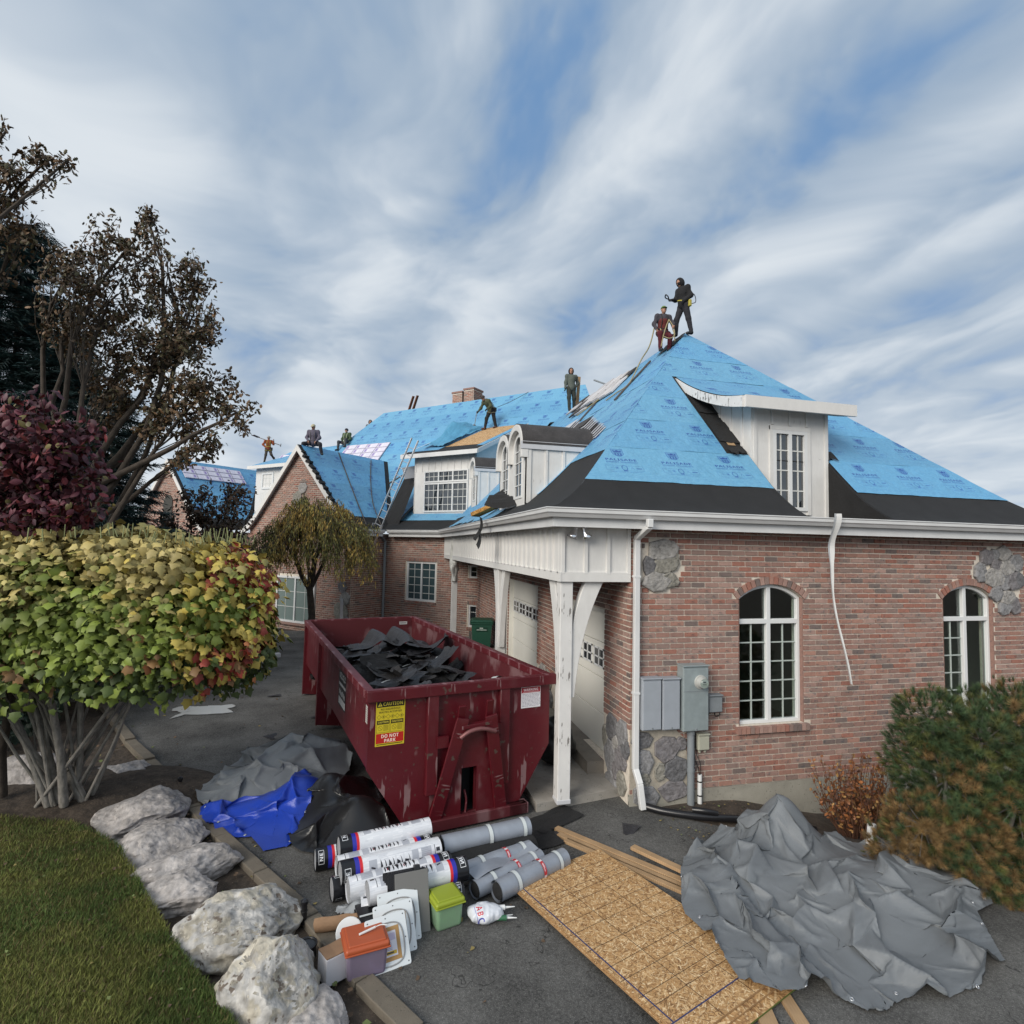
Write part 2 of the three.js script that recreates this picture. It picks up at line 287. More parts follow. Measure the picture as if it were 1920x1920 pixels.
M.red = std({ map: rep(redT, 0.5), bumpMap: rep(blotchT, 0.8), bumpScale: 0.006, roughness: 0.42 });
const redInT = tex(512, (u, v) => { const a = tn(u, v, 6, 101, 6), w = ss(0.54, 0.68, fbm(u * 8, v * 4, 103, 5, 4) * 0.6 + a * 0.4); return [lerp(0.085, 0.17, w), lerp(0.009, 0.085, w), lerp(0.014, 0.09, w)]; });
M.redWorn = std({ map: rep(redInT, 0.45), roughness: 0.65 });
M.rim = std({ map: rep(redInT, 1.3), color: lin(1.15, 1.0, 1.05), roughness: 0.5 });
const weave = tex(256, (u, v) => { const a = 0.5 + 0.25 * Math.sin(u * 64 * Math.PI) * Math.sin(v * 64 * Math.PI) + (tn(u, v, 16, 111, 3) - 0.5) * 0.5; return [a, a, a]; }, false);
M.tarpGrey = std({ map: rep(mottled([0.155, 0.168, 0.180], 0.16, 7, 113), 0.8), bumpMap: rep(weave, 4), bumpScale: 0.0015, roughness: 0.5 });
M.tarpBlue = std({ map: rep(mottled([0.012, 0.045, 0.36], 0.15, 7, 114), 1), bumpMap: rep(weave, 5), bumpScale: 0.001, roughness: 0.33 });
M.tarpBlack = std({ color: lin(0.010, 0.010, 0.011), roughness: 0.33 });
M.silver = std({ map: rep(mottled([0.30, 0.33, 0.38], 0.10, 8, 115), 1.5), roughness: 0.42, metalness: 0.25, bumpMap: rep(blotchT, 1.5), bumpScale: 0.004 });
M.film = new THREE.MeshPhysicalMaterial({ color: lin(0.75, 0.77, 0.78), transmission: 0.7, thickness: 0, roughness: 0.25, side: THREE.DoubleSide });
const woodT = tex(512, (u, v) => { const r = fbm(u * 40, v * 2, 121, 4, 2), a = tn(u, v, 5, 122, 4); const k = 0.75 + (r - 0.5) * 0.5 + (a - 0.5) * 0.25; return [0.50 * k, 0.325 * k, 0.175 * k]; });
M.wood = std({ map: rep(woodT, 2), roughness: 0.8 });
M.card = std({ map: rep(mottled([0.27, 0.165, 0.095], 0.12, 10, 125), 2), roughness: 0.9 });
M.bark = std({ map: rep(tex(512, (u, v) => { const a = fbm(u * 14, v * 6, 131, 5, 2), b = tn(u, v, 20, 132, 3); const k = 0.14 + (a - 0.5) * 0.16 + (b - 0.5) * 0.06; return [k, k * 0.93, k * 0.83]; }), 1.5), roughness: 0.95, bumpMap: rep(blotchT, 4), bumpScale: 0.008 });
M.barkPale = std({ map: M.bark.map, color: lin(1.5, 1.5, 1.5), roughness: 0.9, bumpMap: rep(blotchT, 4), bumpScale: 0.006 });
M.barkDark = std({ map: M.bark.map, color: lin(0.42, 0.36, 0.32), roughness: 0.95 });
M.rockPale = std({ map: rep(tex(512, (u, v) => { const a = tn(u, v, 5, 141, 6), b = tn(u, v, 16, 142, 5), p = ss(0.66, 0.74, tn(u, v, 12, 143, 4)); const k = 0.37 + (a - 0.5) * 0.40 + (b - 0.5) * 0.46, tn2 = ss(0.5, 0.65, tn(u, v, 7, 145, 4)); return [lerp(k, 0.13, p), lerp(k * lerp(0.97, 0.92, tn2), 0.105, p), lerp(k * lerp(0.92, 0.76, tn2), 0.085, p)]; }), 1.1), bumpMap: rep(blotchT, 2.6), bumpScale: 0.022, roughness: 0.95 });
M.rockGrey = std({ map: rep(tex(512, (u, v) => { const a = tn(u, v, 5, 151, 6), b = tn(u, v, 18, 152, 5); const k = 0.36 + (a - 0.5) * 0.36 + (b - 0.5) * 0.38; return [k, k * 0.935, k * 0.90]; }), 1.2), bumpMap: rep(blotchT, 2.6), bumpScale: 0.02, roughness: 0.95 });
const leaf = (o) => std({ roughness: 0.65, vertexColors: false, ...o });
M.skin = std({ color: lin(0.36, 0.19, 0.125), roughness: 0.55 });
const cloth = (r, g, b) => std({ color: lin(r, g, b), roughness: 0.9, bumpMap: rep(blotchT, 6), bumpScale: 0.006 });
M.ropeT = std({ color: lin(0.34, 0.29, 0.16), roughness: 0.9 });

// printed underlayment: 1.02 m x 0.94 m repeat
const MEMB = [1.02, 0.94];
M.membrane = (() => {
  const t = canvasTex(1024, 1024, (c, w, h) => {
    c.fillStyle = 'rgb(96,154,190)'; c.fillRect(0, 0, w, h);
    const r = rng(5); for (let i = 0; i < 5200; i++) { const q = r(); c.fillStyle = q < 0.5 ? 'rgba(128,184,214,0.10)' : 'rgba(66,126,172,0.09)'; c.fillRect(r() * w, r() * h, 4 + r() * 60, 2 + r() * 16); }
    for (let i = 0; i < 70; i++) { c.fillStyle = 'rgba(20,45,75,0.55)'; c.fillRect(r() * w, r() * h, 2 + r() * 5, 2 + r() * 4); }
    const ink = 'rgba(30,66,138,0.92)'; c.strokeStyle = ink; c.fillStyle = ink; c.lineWidth = 7;
    const x = 500, y = 90;                                                // shield with a crown and a block
    c.beginPath(); c.moveTo(x - 105, y); c.quadraticCurveTo(x, y + 26, x + 105, y); c.lineTo(x + 105, y + 130); c.quadraticCurveTo(x + 92, y + 200, x, y + 232); c.quadraticCurveTo(x - 92, y + 200, x - 105, y + 130); c.closePath(); c.stroke(); c.globalAlpha = 0.22; c.fill(); c.globalAlpha = 1;
    c.beginPath(); c.moveTo(x - 70, y + 92); c.lineTo(x - 78, y + 36); c.lineTo(x - 40, y + 66); c.lineTo(x, y + 30); c.lineTo(x + 40, y + 66); c.lineTo(x + 78, y + 36); c.lineTo(x + 70, y + 92); c.closePath(); c.fill();
    c.fillRect(x - 70, y + 112, 140, 16); c.fillRect(x - 62, y + 136, 22, 50); c.fillRect(x - 11, y + 136, 22, 50); c.fillRect(x + 40, y + 136, 22, 50); c.fillRect(x - 58, y + 190, 116, 14);
    c.save(); c.translate(x, 452); c.scale(1.36, 1); c.font = 'bold 92px sans-serif'; c.textAlign = 'center'; c.fillText('PALISADE', 0, 0); c.restore();
    c.globalAlpha = 0.65; for (let i = 0; i < 22; i++) c.fillRect(x - 285 + i * 26, 478, i === 9 ? 0 : 19, 26); c.fillRect(x - 290, 520, 580, 4);
    c.lineWidth = 5; c.strokeRect(x - 330, 600, 660, 130);
    c.font = '58px sans-serif'; c.fillText('20', x - 250, 685); c.beginPath(); c.arc(x - 135, 665, 30, 0, 7); c.stroke(); c.fillRect(x - 150, 650, 30, 30);
    c.fillStyle = 'rgb(96,154,190)'; c.globalAlpha = 1; c.beginPath(); c.ellipse(x, 665, 62, 92, 0, 0, 7); c.fill(); c.fillStyle = ink; c.globalAlpha = 0.6; c.lineWidth = 16; c.beginPath(); c.ellipse(x, 655, 46, 66, 0, 0, 7); c.stroke(); c.fillRect(x - 36, 722, 72, 30);
    c.lineWidth = 7; c.beginPath(); c.moveTo(x + 110, 700); c.lineTo(x + 135, 630); c.lineTo(x + 165, 700); c.stroke(); c.fillRect(x + 205, 652, 100, 28);
    c.globalAlpha = 0.4; for (let i = 0; i < 28; i++) c.fillRect(x - 280 + i * 20, 764, 14, 16); c.fillRect(0, 868, w, 3); c.fillRect(0, 905, w, 3);
  }, true);
  return std({ map: t, roughness: 0.5, bumpMap: rep(blotchT, 1.3), bumpScale: 0.022 });
})();
M.membranes = [[1, 1, 1], [0.9, 0.93, 0.95], [1.1, 1.06, 1.02], [0.97, 1.03, 1.06]].map((c) => { const m = M.membrane.clone(); m.color = lin(...c); return m; });
M.membranePlain = std({ color: lin(0.075, 0.27, 0.43), roughness: 0.5, bumpMap: rep(blotchT, 2), bumpScale: 0.01 });
function osbDraw(c, w, h, n, seed) {
  const r = rng(seed); c.fillStyle = 'rgb(178,140,94)'; c.fillRect(0, 0, w, h);
  const cols = ['206,170,122', '168,128,82', '196,156,106', '140,102,64', '224,194,150', '112,80,48', '184,142,94', '232,208,168'];
  for (let i = 0; i < n; i++) {
    c.save(); c.translate(r() * w, r() * h); c.rotate(r() * Math.PI); c.fillStyle = `rgba(${cols[Math.floor(r() * cols.length)]},${0.5 + r() * 0.45})`;
    const L = 8 + r() * 26, W0 = 2 + r() * 7; c.beginPath(); c.moveTo(-L, -W0 * r()); c.lineTo(L * (0.6 + r() * 0.4), -W0 * 0.5); c.lineTo(L, W0 * r()); c.lineTo(-L * (0.7 + 0.3 * r()), W0 * 0.6); c.closePath(); c.fill();
    if (r() < 0.3) { c.strokeStyle = 'rgba(95,62,30,0.55)'; c.lineWidth = 1.1; c.stroke(); } c.restore();
  }
}
M.osbPlain = std({ map: (() => { const t = canvasTex(512, 512, (c, w, h) => osbDraw(c, w, h, 2600, 3), true); t.repeat.set(0.9, 0.9); return t; })(), roughness: 0.8 });

// ---------------------------------------------------------------- ground
function groundY(x, z) {
  let y = 0.16 * ss(-9, -15, z);
  y -= 0.38 * ss(5.2, 7.2, x) * ss(-5.9, -7.0, z);
  return y;
}
// lawn edge (the inner side of the boulders), from far to near
const lawnEdge = [[-9, -9.6], [-5.2, -8.9], [-3.6, -8.35], [-2.75, -7.55], [-2.05, -6.4], [-1.45, -5.45], [-0.95, -4.75], [-0.55, -4.1], [-0.3, -3.3], [-0.2, 2]];
function lawnX(z) { for (let i = 0; i < lawnEdge.length - 1; i++) { const [x0, z0] = lawnEdge[i], [x1, z1] = lawnEdge[i + 1]; if (z >= z0 && z <= z1) return lerp(x0, x1, (z - z0) / (z1 - z0)); } return z < -9.6 ? -9 : -0.2; }
const lawnY = (x, z) => { const d = lawnX(z) - x; return 0.16 + 0.14 * ss(0, 0.9, d) + 0.05 * Math.max(0, d - 0.5) + (fbm(x * 0.8, z * 0.8, 3, 3) - 0.5) * 0.10; };
{
  // one sheet of earth out to the horizon, finer near the house
  const c = (u) => { const t = u * 2 - 1; return Math.sign(t) * (Math.abs(t) * 24 + Math.pow(Math.abs(t), 7) * 1900); };
  structure('ground', surf((u, v) => { const x = c(u), z = c(v) - 8; return V(x, groundY(x, z) - 0.03 + (Math.hypot(x, z) < 20 ? (fbm(x * 2.2, z * 2.2, 9, 3) - 0.5) * 0.05 : 0), z); }, 260, 260, (u, v, p) => [p.x, p.z]), M.soil);
  // asphalt: right edge follows the planting bed in front of the brick wall
  const curb = [[-5.6, -14.2], [-4.05, -11.56], [-2.75, -9.6], [-1.66, -7.85], [-0.42, -6.03], [0.1, -5.1], [0.49, -4.5], [1.3, -2.6], [2.2, -0.4]];
  const cx = (z) => { for (let i = 0; i < curb.length - 1; i++) { const [x0, z0] = curb[i], [x1, z1] = curb[i + 1]; if (z >= z0 && z <= z1) return lerp(x0, x1, (z - z0) / (z1 - z0)); } return z < -14.2 ? -5.6 + (z + 14.2) * 0.6 : 2.2; };
  const right = (z) => z < -8.0 ? 3.95 : z < -7.55 ? 3.9 : z < -5.8 ? lerp(5.9, 4.0, ss(-5.8, -7.6, z)) : lerp(5.9, 8.6, ss(-5.8, -3.6, z));
  structure('driveway', surf((u, v) => {
    const z = lerp(-24, 1.5, v), x0 = cx(z) + 0.03, x1 = right(z) + (vnoise(z * 5, 2) - 0.5) * 0.12, x = lerp(x0, x1, u);
    return V(x, groundY(x, z) + 0.004 + (fbm(x * 0.7, z * 0.7, 4, 2) - 0.5) * 0.008, z);
  }, 60, 200, (u, v, p) => [p.x, p.z]), M.asphalt);
  // second strip of asphalt in front of the far wing
  structure('driveway', surf((u, v) => { const x = lerp(-19, -4.5, u), z = lerp(-27, -14.2, v); return V(x + (v - 0.5) * -3, groundY(x, z) - 0.004, z); }, 30, 20, (u, v, p) => [p.x, p.z]), M.asphalt);
  // concrete strip along the asphalt, in lengths with open joints
  const cg = (p, q) => { const d = V(q[0] - p[0], 0, q[1] - p[1]), L = d.length(); const g = rbox(0.17, 0.16, L - 0.012, 0.012, 0, 0, 0, 1); g.applyMatrix4(new THREE.Matrix4().makeRotationY(Math.atan2(d.x, d.z))); return g; };
  for (let i = 0; i < 7; i++) {
    const A = curb[i], B = curb[i + 1], n = Math.max(1, Math.round(Math.hypot(B[0] - A[0], B[1] - A[1]) / 1.2));
    for (let k = 0; k < n; k++) {
      const p = [lerp(A[0], B[0], k / n), lerp(A[1], B[1], k / n)], q = [lerp(A[0], B[0], (k + 1) / n), lerp(A[1], B[1], (k + 1) / n)];
      const m = structure('curb_strip', cg(p, q), M.curb); m.position.set((p[0] + q[0]) / 2 - 0.05, groundY(p[0], p[1]) - 0.035 + (hash3(i, k, 1) - 0.5) * 0.012, (p[1] + q[1]) / 2);
    }
  }
  // lawn
  structure('lawn_ground', surf((u, v) => { const z = lerp(-9.5, 1.5, v), x = lerp(lawnX(z), -13, Math.pow(u, 1.6)); return V(x, lawnY(x, z), z); }, 70, 130, (u, v, p) => [p.x, p.z]), M.turf);
  // grass blades
  const r = rng(77), blade = new THREE.BufferGeometry();
  blade.setAttribute('position', new THREE.Float32BufferAttribute([-0.0022, 0, 0, 0.0022, 0, 0, -0.0016, 0.028, 0.006, 0.0016, 0.028, 0.006, 0, 0.048, 0.022], 3));
  blade.setIndex([0, 1, 2, 1, 3, 2, 2, 3, 4]); blade.computeVertexNormals();
  const N = 190000, im = new THREE.InstancedMesh(blade, std({ color: 0xffffff, roughness: 0.8 }), N), m4 = new THREE.Matrix4(), q = new THREE.Quaternion(), col = new THREE.Color();
  let n = 0;
  while (n < N) {
    const z = lerp(-8.9, -2.9, Math.sqrt(r())), x = lawnX(z) + 0.03 - Math.pow(r(), 1.25) * 4.6;
    if (x < -0.95 * -z - 1.2) continue;
    const s = 0.55 + r() * 0.75, k = fbm(x * 2.1, z * 2.1, 6, 3), d = r();
    q.setFromEuler(new THREE.Euler((r() - 0.5) * 1.1, r() * 6.28, (r() - 0.5) * 1.1));
    m4.compose(V(x, lawnY(x, z) - 0.004, z), q, V(s * 1.25, s, s)); im.setMatrixAt(n, m4);
    const y = ss(0.36, 0.64, k) * 0.85; const b = 0.6 + r() * 0.75;
    if (d < 0.10) col.setRGB(0.17 * b, 0.13 * b, 0.055 * b); else col.setRGB(lerp(0.075, 0.175, y) * b, lerp(0.118, 0.185, y) * b, lerp(0.022, 0.042, y) * b);
    im.setColorAt(n, col); n++;
  }
  im.name = 'grass'; im.userData.kind = 'stuff'; im.receiveShadow = true; tag(im, 'mown green and straw coloured grass blades on the lawn', 'grass'); scene.add(im);
  // fallen leaves and chips on the bed between the boulders and the concrete strip
  const lf = new THREE.BufferGeometry(); lf.setAttribute('position', new THREE.Float32BufferAttribute([-0.03, 0, 0, 0, 0.004, -0.022, 0.035, 0.002, 0, 0, 0.012, 0.024, -0.012, 0.012, 0.03], 3)); lf.setIndex([0, 2, 1, 0, 3, 2, 0, 4, 3]); lf.computeVertexNormals();
  const L = 1080, lm = new THREE.InstancedMesh(lf, std({ color: 0xffffff, roughness: 0.8 }), L);
  for (let i = 0; i < L; i++) {
    let x, z, y;
    if (i < 620) { z = lerp(-11.5, -3.6, r()); const a = lawnX(z) - 0.2, b = cx(z) - 0.1; x = lerp(a, b, r()); y = groundY(x, z) + 0.012; }
    else if (i < 760) { z = lerp(-14, -4, r()); x = lerp(cx(z), Math.min(right(z), 3), Math.pow(r(), 2.5)); y = groundY(x, z) + 0.012; }
    else if (i < 900) { x = lerp(3.9, 6.2, r()); z = lerp(-7.5, -6.6, r()); y = groundY(x, z) + 0.02; }
    else { z = lerp(-8.6, -4, r()); x = lawnX(z) - 0.1 - Math.pow(r(), 1.6) * 2.6; y = lawnY(x, z) + 0.035; }
    q.setFromEuler(new THREE.Euler((r() - 0.5) * 0.7, r() * 6.28, (r() - 0.5) * 0.7)); const s = i < 760 ? 0.3 + r() * 0.9 : 0.25 + r() * 0.4;
    m4.compose(V(x, y, z), q, V(s, s, s)); lm.setMatrixAt(i, m4);
    const k = r(), b = 0.6 + r() * 0.8; col.setRGB(...(k < 0.55 ? [0.10 * b, 0.065 * b, 0.04 * b] : k < 0.8 ? [0.24 * b, 0.19 * b, 0.07 * b] : [0.12 * b, 0.15 * b, 0.05 * b])); lm.setColorAt(i, col);
  }
  lm.name = 'fallen_leaves'; lm.userData.kind = 'stuff'; lm.castShadow = true; tag(lm, 'scattered brown and yellow fallen leaves on the bed and driveway edge', 'fallen leaves'); scene.add(lm);
}

// ---------------------------------------------------------------- house
const house = thing('brick_house', 'large red brick house with blue roof underlayment, white gables and a garage wing', 'house');
const PG = [[0, 4.23], [0.2, 4.305], [0.4, 4.42], [0.66, 4.60], [0.92, 4.82], [1.2, 5.10], [1.51, 5.42], [5.14, 9.13]];
const PM = [[0, 4.23], [0.36, 4.35], [0.72, 4.5], [1.07, 4.70], [1.42, 4.95], [1.74, 5.26], [2.02, 5.6], [6.42, 11.03]];
const TG = [[0, 4.2], [0.25, 4.31], [0.5, 4.47], [0.8, 4.72], [1.1, 5.02], [3.55, 7.7]];
const prof = (t, T) => { if (t <= T[0][0]) return T[0][1]; for (let i = 0; i < T.length - 1; i++) if (t <= T[i + 1][0]) return lerp(T[i][1], T[i + 1][1], (t - T[i][0]) / (T[i + 1][0] - T[i][0])); const a = T[T.length - 2], b = T[T.length - 1]; return b[1] + (t - b[0]) * (b[1] - a[1]) / (b[0] - a[0]); };
const inv = (y, T) => { for (let i = 0; i < T.length - 1; i++) if (y <= T[i + 1][1]) return lerp(T[i][0], T[i + 1][0], (y - T[i][1]) / (T[i + 1][1] - T[i][1])); return T[T.length - 1][0]; };
const arcTo = (t, T) => { let L = 0, p = [0, T[0][1]]; for (let i = 1; i < T.length; i++) { const q = t < T[i][0] ? [t, prof(t, T)] : T[i]; L += Math.hypot(q[0] - p[0], q[1] - p[1]); p = q; if (t <= T[i][0]) break; } return L; };
const tAtArc = (L, T) => { let p = T[0]; for (let i = 1; i < T.length; i++) { const q = T[i], d = Math.hypot(q[0] - p[0], q[1] - p[1]); if (L <= d || i === T.length - 1) return lerp(p[0], q[0], L / d); L -= d; p = q; } };
// the far wing stands at 45 degrees: s runs left and away along its wall, d out towards the drive
const AX = V(-1, 0, -1).normalize(), NX = V(-1, 0, 1).normalize(), OX = V(2.2, 0, -21.6), UX = AX.clone().negate();
const W = (s, h, d) => OX.clone().addScaledVector(AX, s).addScaledVector(NX, d).setY(h);
const FE = { O: V(2.29, 0, -7.23), A: V(1, 0, 0), I: V(0, 0, -1), T: PG };
const FL = { O: V(2.29, 0, -7.23), A: V(0, 0, -1), I: V(1, 0, 0), T: PG };
const FR = { O: V(12.57, 0, -7.23), A: V(0, 0, -1), I: V(-1, 0, 0), T: PG };
const FM = { O: W(0, 0, 0.42), A: AX, I: NX.clone().negate(), T: PM };
const FB = { O: W(0, 0, -12.42), A: AX, I: NX, T: PM };
for (const f of [FE, FL, FR, FM, FB]) f.flip = f.A.clone().cross(f.I).y < 0;
function roofAt(f, s, t, off = 0) {
  const e = 0.02, y0 = prof(t - e, f.T), y1 = prof(t + e, f.T), sl = (y1 - y0) / (2 * e), n = 1 / Math.hypot(1, sl);
  return f.O.clone().addScaledVector(f.A, s).addScaledVector(f.I, t - off * sl * n).setY(prof(t, f.T) + off * n);
}
const num = (v, t) => typeof v === 'function' ? v(t) : v;
function patch(f, sl, sr, t0, t1, off = 0, nu = 24, nv = 16, wob = 0, rag = 0, seed = 0) {
  return surf((u, v) => {
    let t = lerp(t0, t1, v); if (rag) t += (v < 0.5 ? 1 - v * 2 : 0) * rag * (fbm(u * 14, seed, 5, 4) - 0.5);
    const s = lerp(num(sl, t), num(sr, t), u);
    return roofAt(f, s, t, off + (wob ? wob * (fbm(s * 2.2 + seed * 7, t * 3.5, seed, 4) - 0.35) : 0));
  }, nu, nv, (u, v, p) => { const t = lerp(t0, t1, v), s = lerp(num(sl, t), num(sr, t), u); return [s, arcTo(t, f.T)]; });
}
const valleyM = (t) => -0.544 - 0.414 * t;
const sM = (t) => t < 4.88 ? valleyM(t) - 0.12 : -3.6 - (6.42 - t) * 0.8;
const eM = (t) => t < 4.78 ? (t < 2 ? 19 : 14.3 + (4.78 - t) * 2.2) : 8.7 + (6.42 - t) * 0.95;
const lenL = (t) => 13.75 + 0.414 * t + 0.12;
const DORM = { x0: 6.55, x1: 8.21, z: -8.69, t: 1.46 };           // notch and dormer on the hip end
const n0 = DORM.x0 - 2.29, n1 = DORM.x1 - 2.29;

// roof decks in black felt, each with the layers that lie on it as children
const roofG = part('roof', [patch(FE, (t) => t, n0, 0, DORM.t, 0, 20, 16), patch(FE, n1, (t) => 10.28 - t, 0, DORM.t, 0, 20, 16), patch(FE, (t) => t, (t) => 10.28 - t, DORM.t, 5.14, 0, 20, 20),
  patch(FL, (t) => t, lenL, 0, 5.14, 0, 30, 24), patch(FR, (t) => t, 16, 0, 5.14, 0, 12, 16)], M.felt, house);
const roofM = part('roof', [patch(FM, sM, eM, 0, 4.78, 0, 40, 24), patch(FM, sM, eM, 4.78, 6.42, 0, 30, 8), patch(FB, -2, 8.7, 0, 6.42, 0, 8, 10)], M.felt, house);
// notch in front of the dormer: cheeks and floor
{
  const cheek = (x, th) => { const s = new THREE.Shape(); s.moveTo(7.2, 4.2); s.lineTo(8.9, 4.2); for (let t = 1.6; t >= 0; t -= 0.1) s.lineTo(7.23 + t, prof(t, PG) - 0.004); s.closePath(); return slab(s, 0.03, V(x, 0, 0), V(0, 0, -1)); };
  part('roof_cheek', [cheek(DORM.x1 + 0.001, 0)], M.felt, house); part('roof_cheek', [cheek(DORM.x0 - 0.031, 0)], M.felt, house);
  part('roof_notch', box(1.7, 0.03, 1.5, 7.38, 4.235, -8.0), M.felt, house);
}
// blue underlayment, one sheet per course
{
  let sd = 1;
  const mat = M.membrane;
  const scaleUV = (g, ds) => { const a = g.attributes.uv; for (let i = 0; i < a.count; i++) a.setXY(i, (a.getX(i) + ds) / MEMB[0], a.getY(i) / MEMB[1]); return g; };
  function course(f, roof, sl, sr, L0, L1, ds, rag = 0.03) {
    const t0 = tAtArc(L0, f.T), t1 = tAtArc(L1, f.T), mid = (t0 + t1) / 2, len = num(sr, mid) - num(sl, mid); if (len < 0.15) return;
    const k = ++sd; const g = patch(f, sl, sr, t0, t1, 0.008 + (k % 2) * 0.004, Math.ceil(len * 11), 10, 0.020, rag, k);
    const a = g.attributes.uv; for (let i = 0; i < a.count; i++) a.setXY(i, (a.getX(i) + ds) / MEMB[0], (a.getY(i) - L0) / MEMB[1]);
    part('underlayment_sheet', g, M.membranes[k % 4], roof);
  }
  const end = (T) => arcTo(T[T.length - 1][0], T);
  const LG = end(PG), LM = end(PM), LT = end(TG);
  // hip end, left and right of the dormer, then full width above it
  const b0 = 1.02;
  for (let L = b0, k = 0; L < LG - 0.05; L += 0.93, k++) {
    const L1 = Math.min(L + 0.95, LG), tm = tAtArc((L + L1) / 2, PG);
    if (tm < 3.55) {
      course(FE, roofG, (t) => t - 0.02, k ? n0 - 0.46 : n0 - 0.02, L, L1, -0.1 + k * 0.16);
      course(FE, roofG, k ? n1 + 0.16 : n1 + 0.03, (t) => 10.30 - t, L, L1, 0.1 + k * 0.33);
    } else course(FE, roofG, (t) => t - 0.02, (t) => 10.30 - t, L, L1, k * 0.21);
  }
  // long side over the garage doors
  course(FL, roofG, 4.9, 6.3, 0.12, 1.0, 0.2, 0.3); course(FL, roofG, 6.5, 12.2, 0.30, 1.0, 0.2, 0.4);
  for (let L = 0.95, k = 0; L < LG - 0.05; L += 0.93, k++) course(FL, roofG, (t) => (k ? t - 0.01 : Math.max(t, 3.2)), lenL, L, Math.min(L + 0.95, LG), k * 0.37);
  // far wing
  for (let L = 1.1, k = 0; L < LM - 0.05; L += 0.93, k++) {
    const L1 = Math.min(L + 0.95, LM), tm = tAtArc((L + L1) / 2, PM);
    course(FM, roofM, sM, (t) => Math.min(eM(t), tAtArc(L, PM) > 4.5 ? 99 : eM(t)), L, L1, k * 0.29);
  }
  // gables of the far wing
  function gable(sc, dF, name) {
    const half = 3.55, back = (t) => dF + 0.2 - 0.42 + inv(prof(t, TG), PM) + 0.25;
    const R = { O: W(sc - half, 0, dF + 0.2), A: NX.clone().negate(), I: AX, T: TG }, Lf = { O: W(sc + half, 0, dF + 0.2), A: NX.clone().negate(), I: UX, T: TG };
    const r = part('roof', [patch(R, 0, back, 0, half, 0, 16, 16), patch(Lf, 0, back, 0, half, 0, 16, 16)], M.felt, house);
    for (let L = 1.0, k = 0; L < LT - 0.05; L += 0.93, k++) { course(R, r, 0.16, (t) => back(t) - 0.55, L, Math.min(L + 0.95, LT), k * 0.4 + sc); course(Lf, r, 0.1, (t) => back(t) - 0.3, L, Math.min(L + 0.95, LT), k * 0.4); }
    // bargeboards following the curve of the rake
    for (const f of [R, Lf]) {
      const s = new THREE.Shape(), pts = []; for (let t = 0; t <= half + 1e-6; t += half / 20) pts.push([t, prof(t, TG) - 0.01]);
      const o = f === R ? (t) => half - t : (t) => t - half; pts.forEach(([t, y], i) => i ? s.lineTo(o(t), y) : s.moveTo(o(t), y)); pts.reverse().forEach(([t, y]) => s.lineTo(o(t), y - 0.26)); s.closePath();
      part('bargeboard', slab(s, 0.06, W(sc, 0, dF + 0.23), UX), M.white, house);
      const q = new THREE.Shape(); pts.reverse(); pts.forEach(([t, y], i) => i ? q.lineTo(o(t), y - 0.05) : q.moveTo(o(t), y - 0.05)); pts.reverse().forEach(([t, y]) => q.lineTo(o(t), y - 0.09)); q.closePath();
      part('soffit', slab(q, 0.24, W(sc, 0, dF + 0.18), UX), M.white, house);
    }
    return { R, Lf, r };
  }
  var G2 = gable(5.65, 1.75), G1 = gable(15.3, 1.9);
}

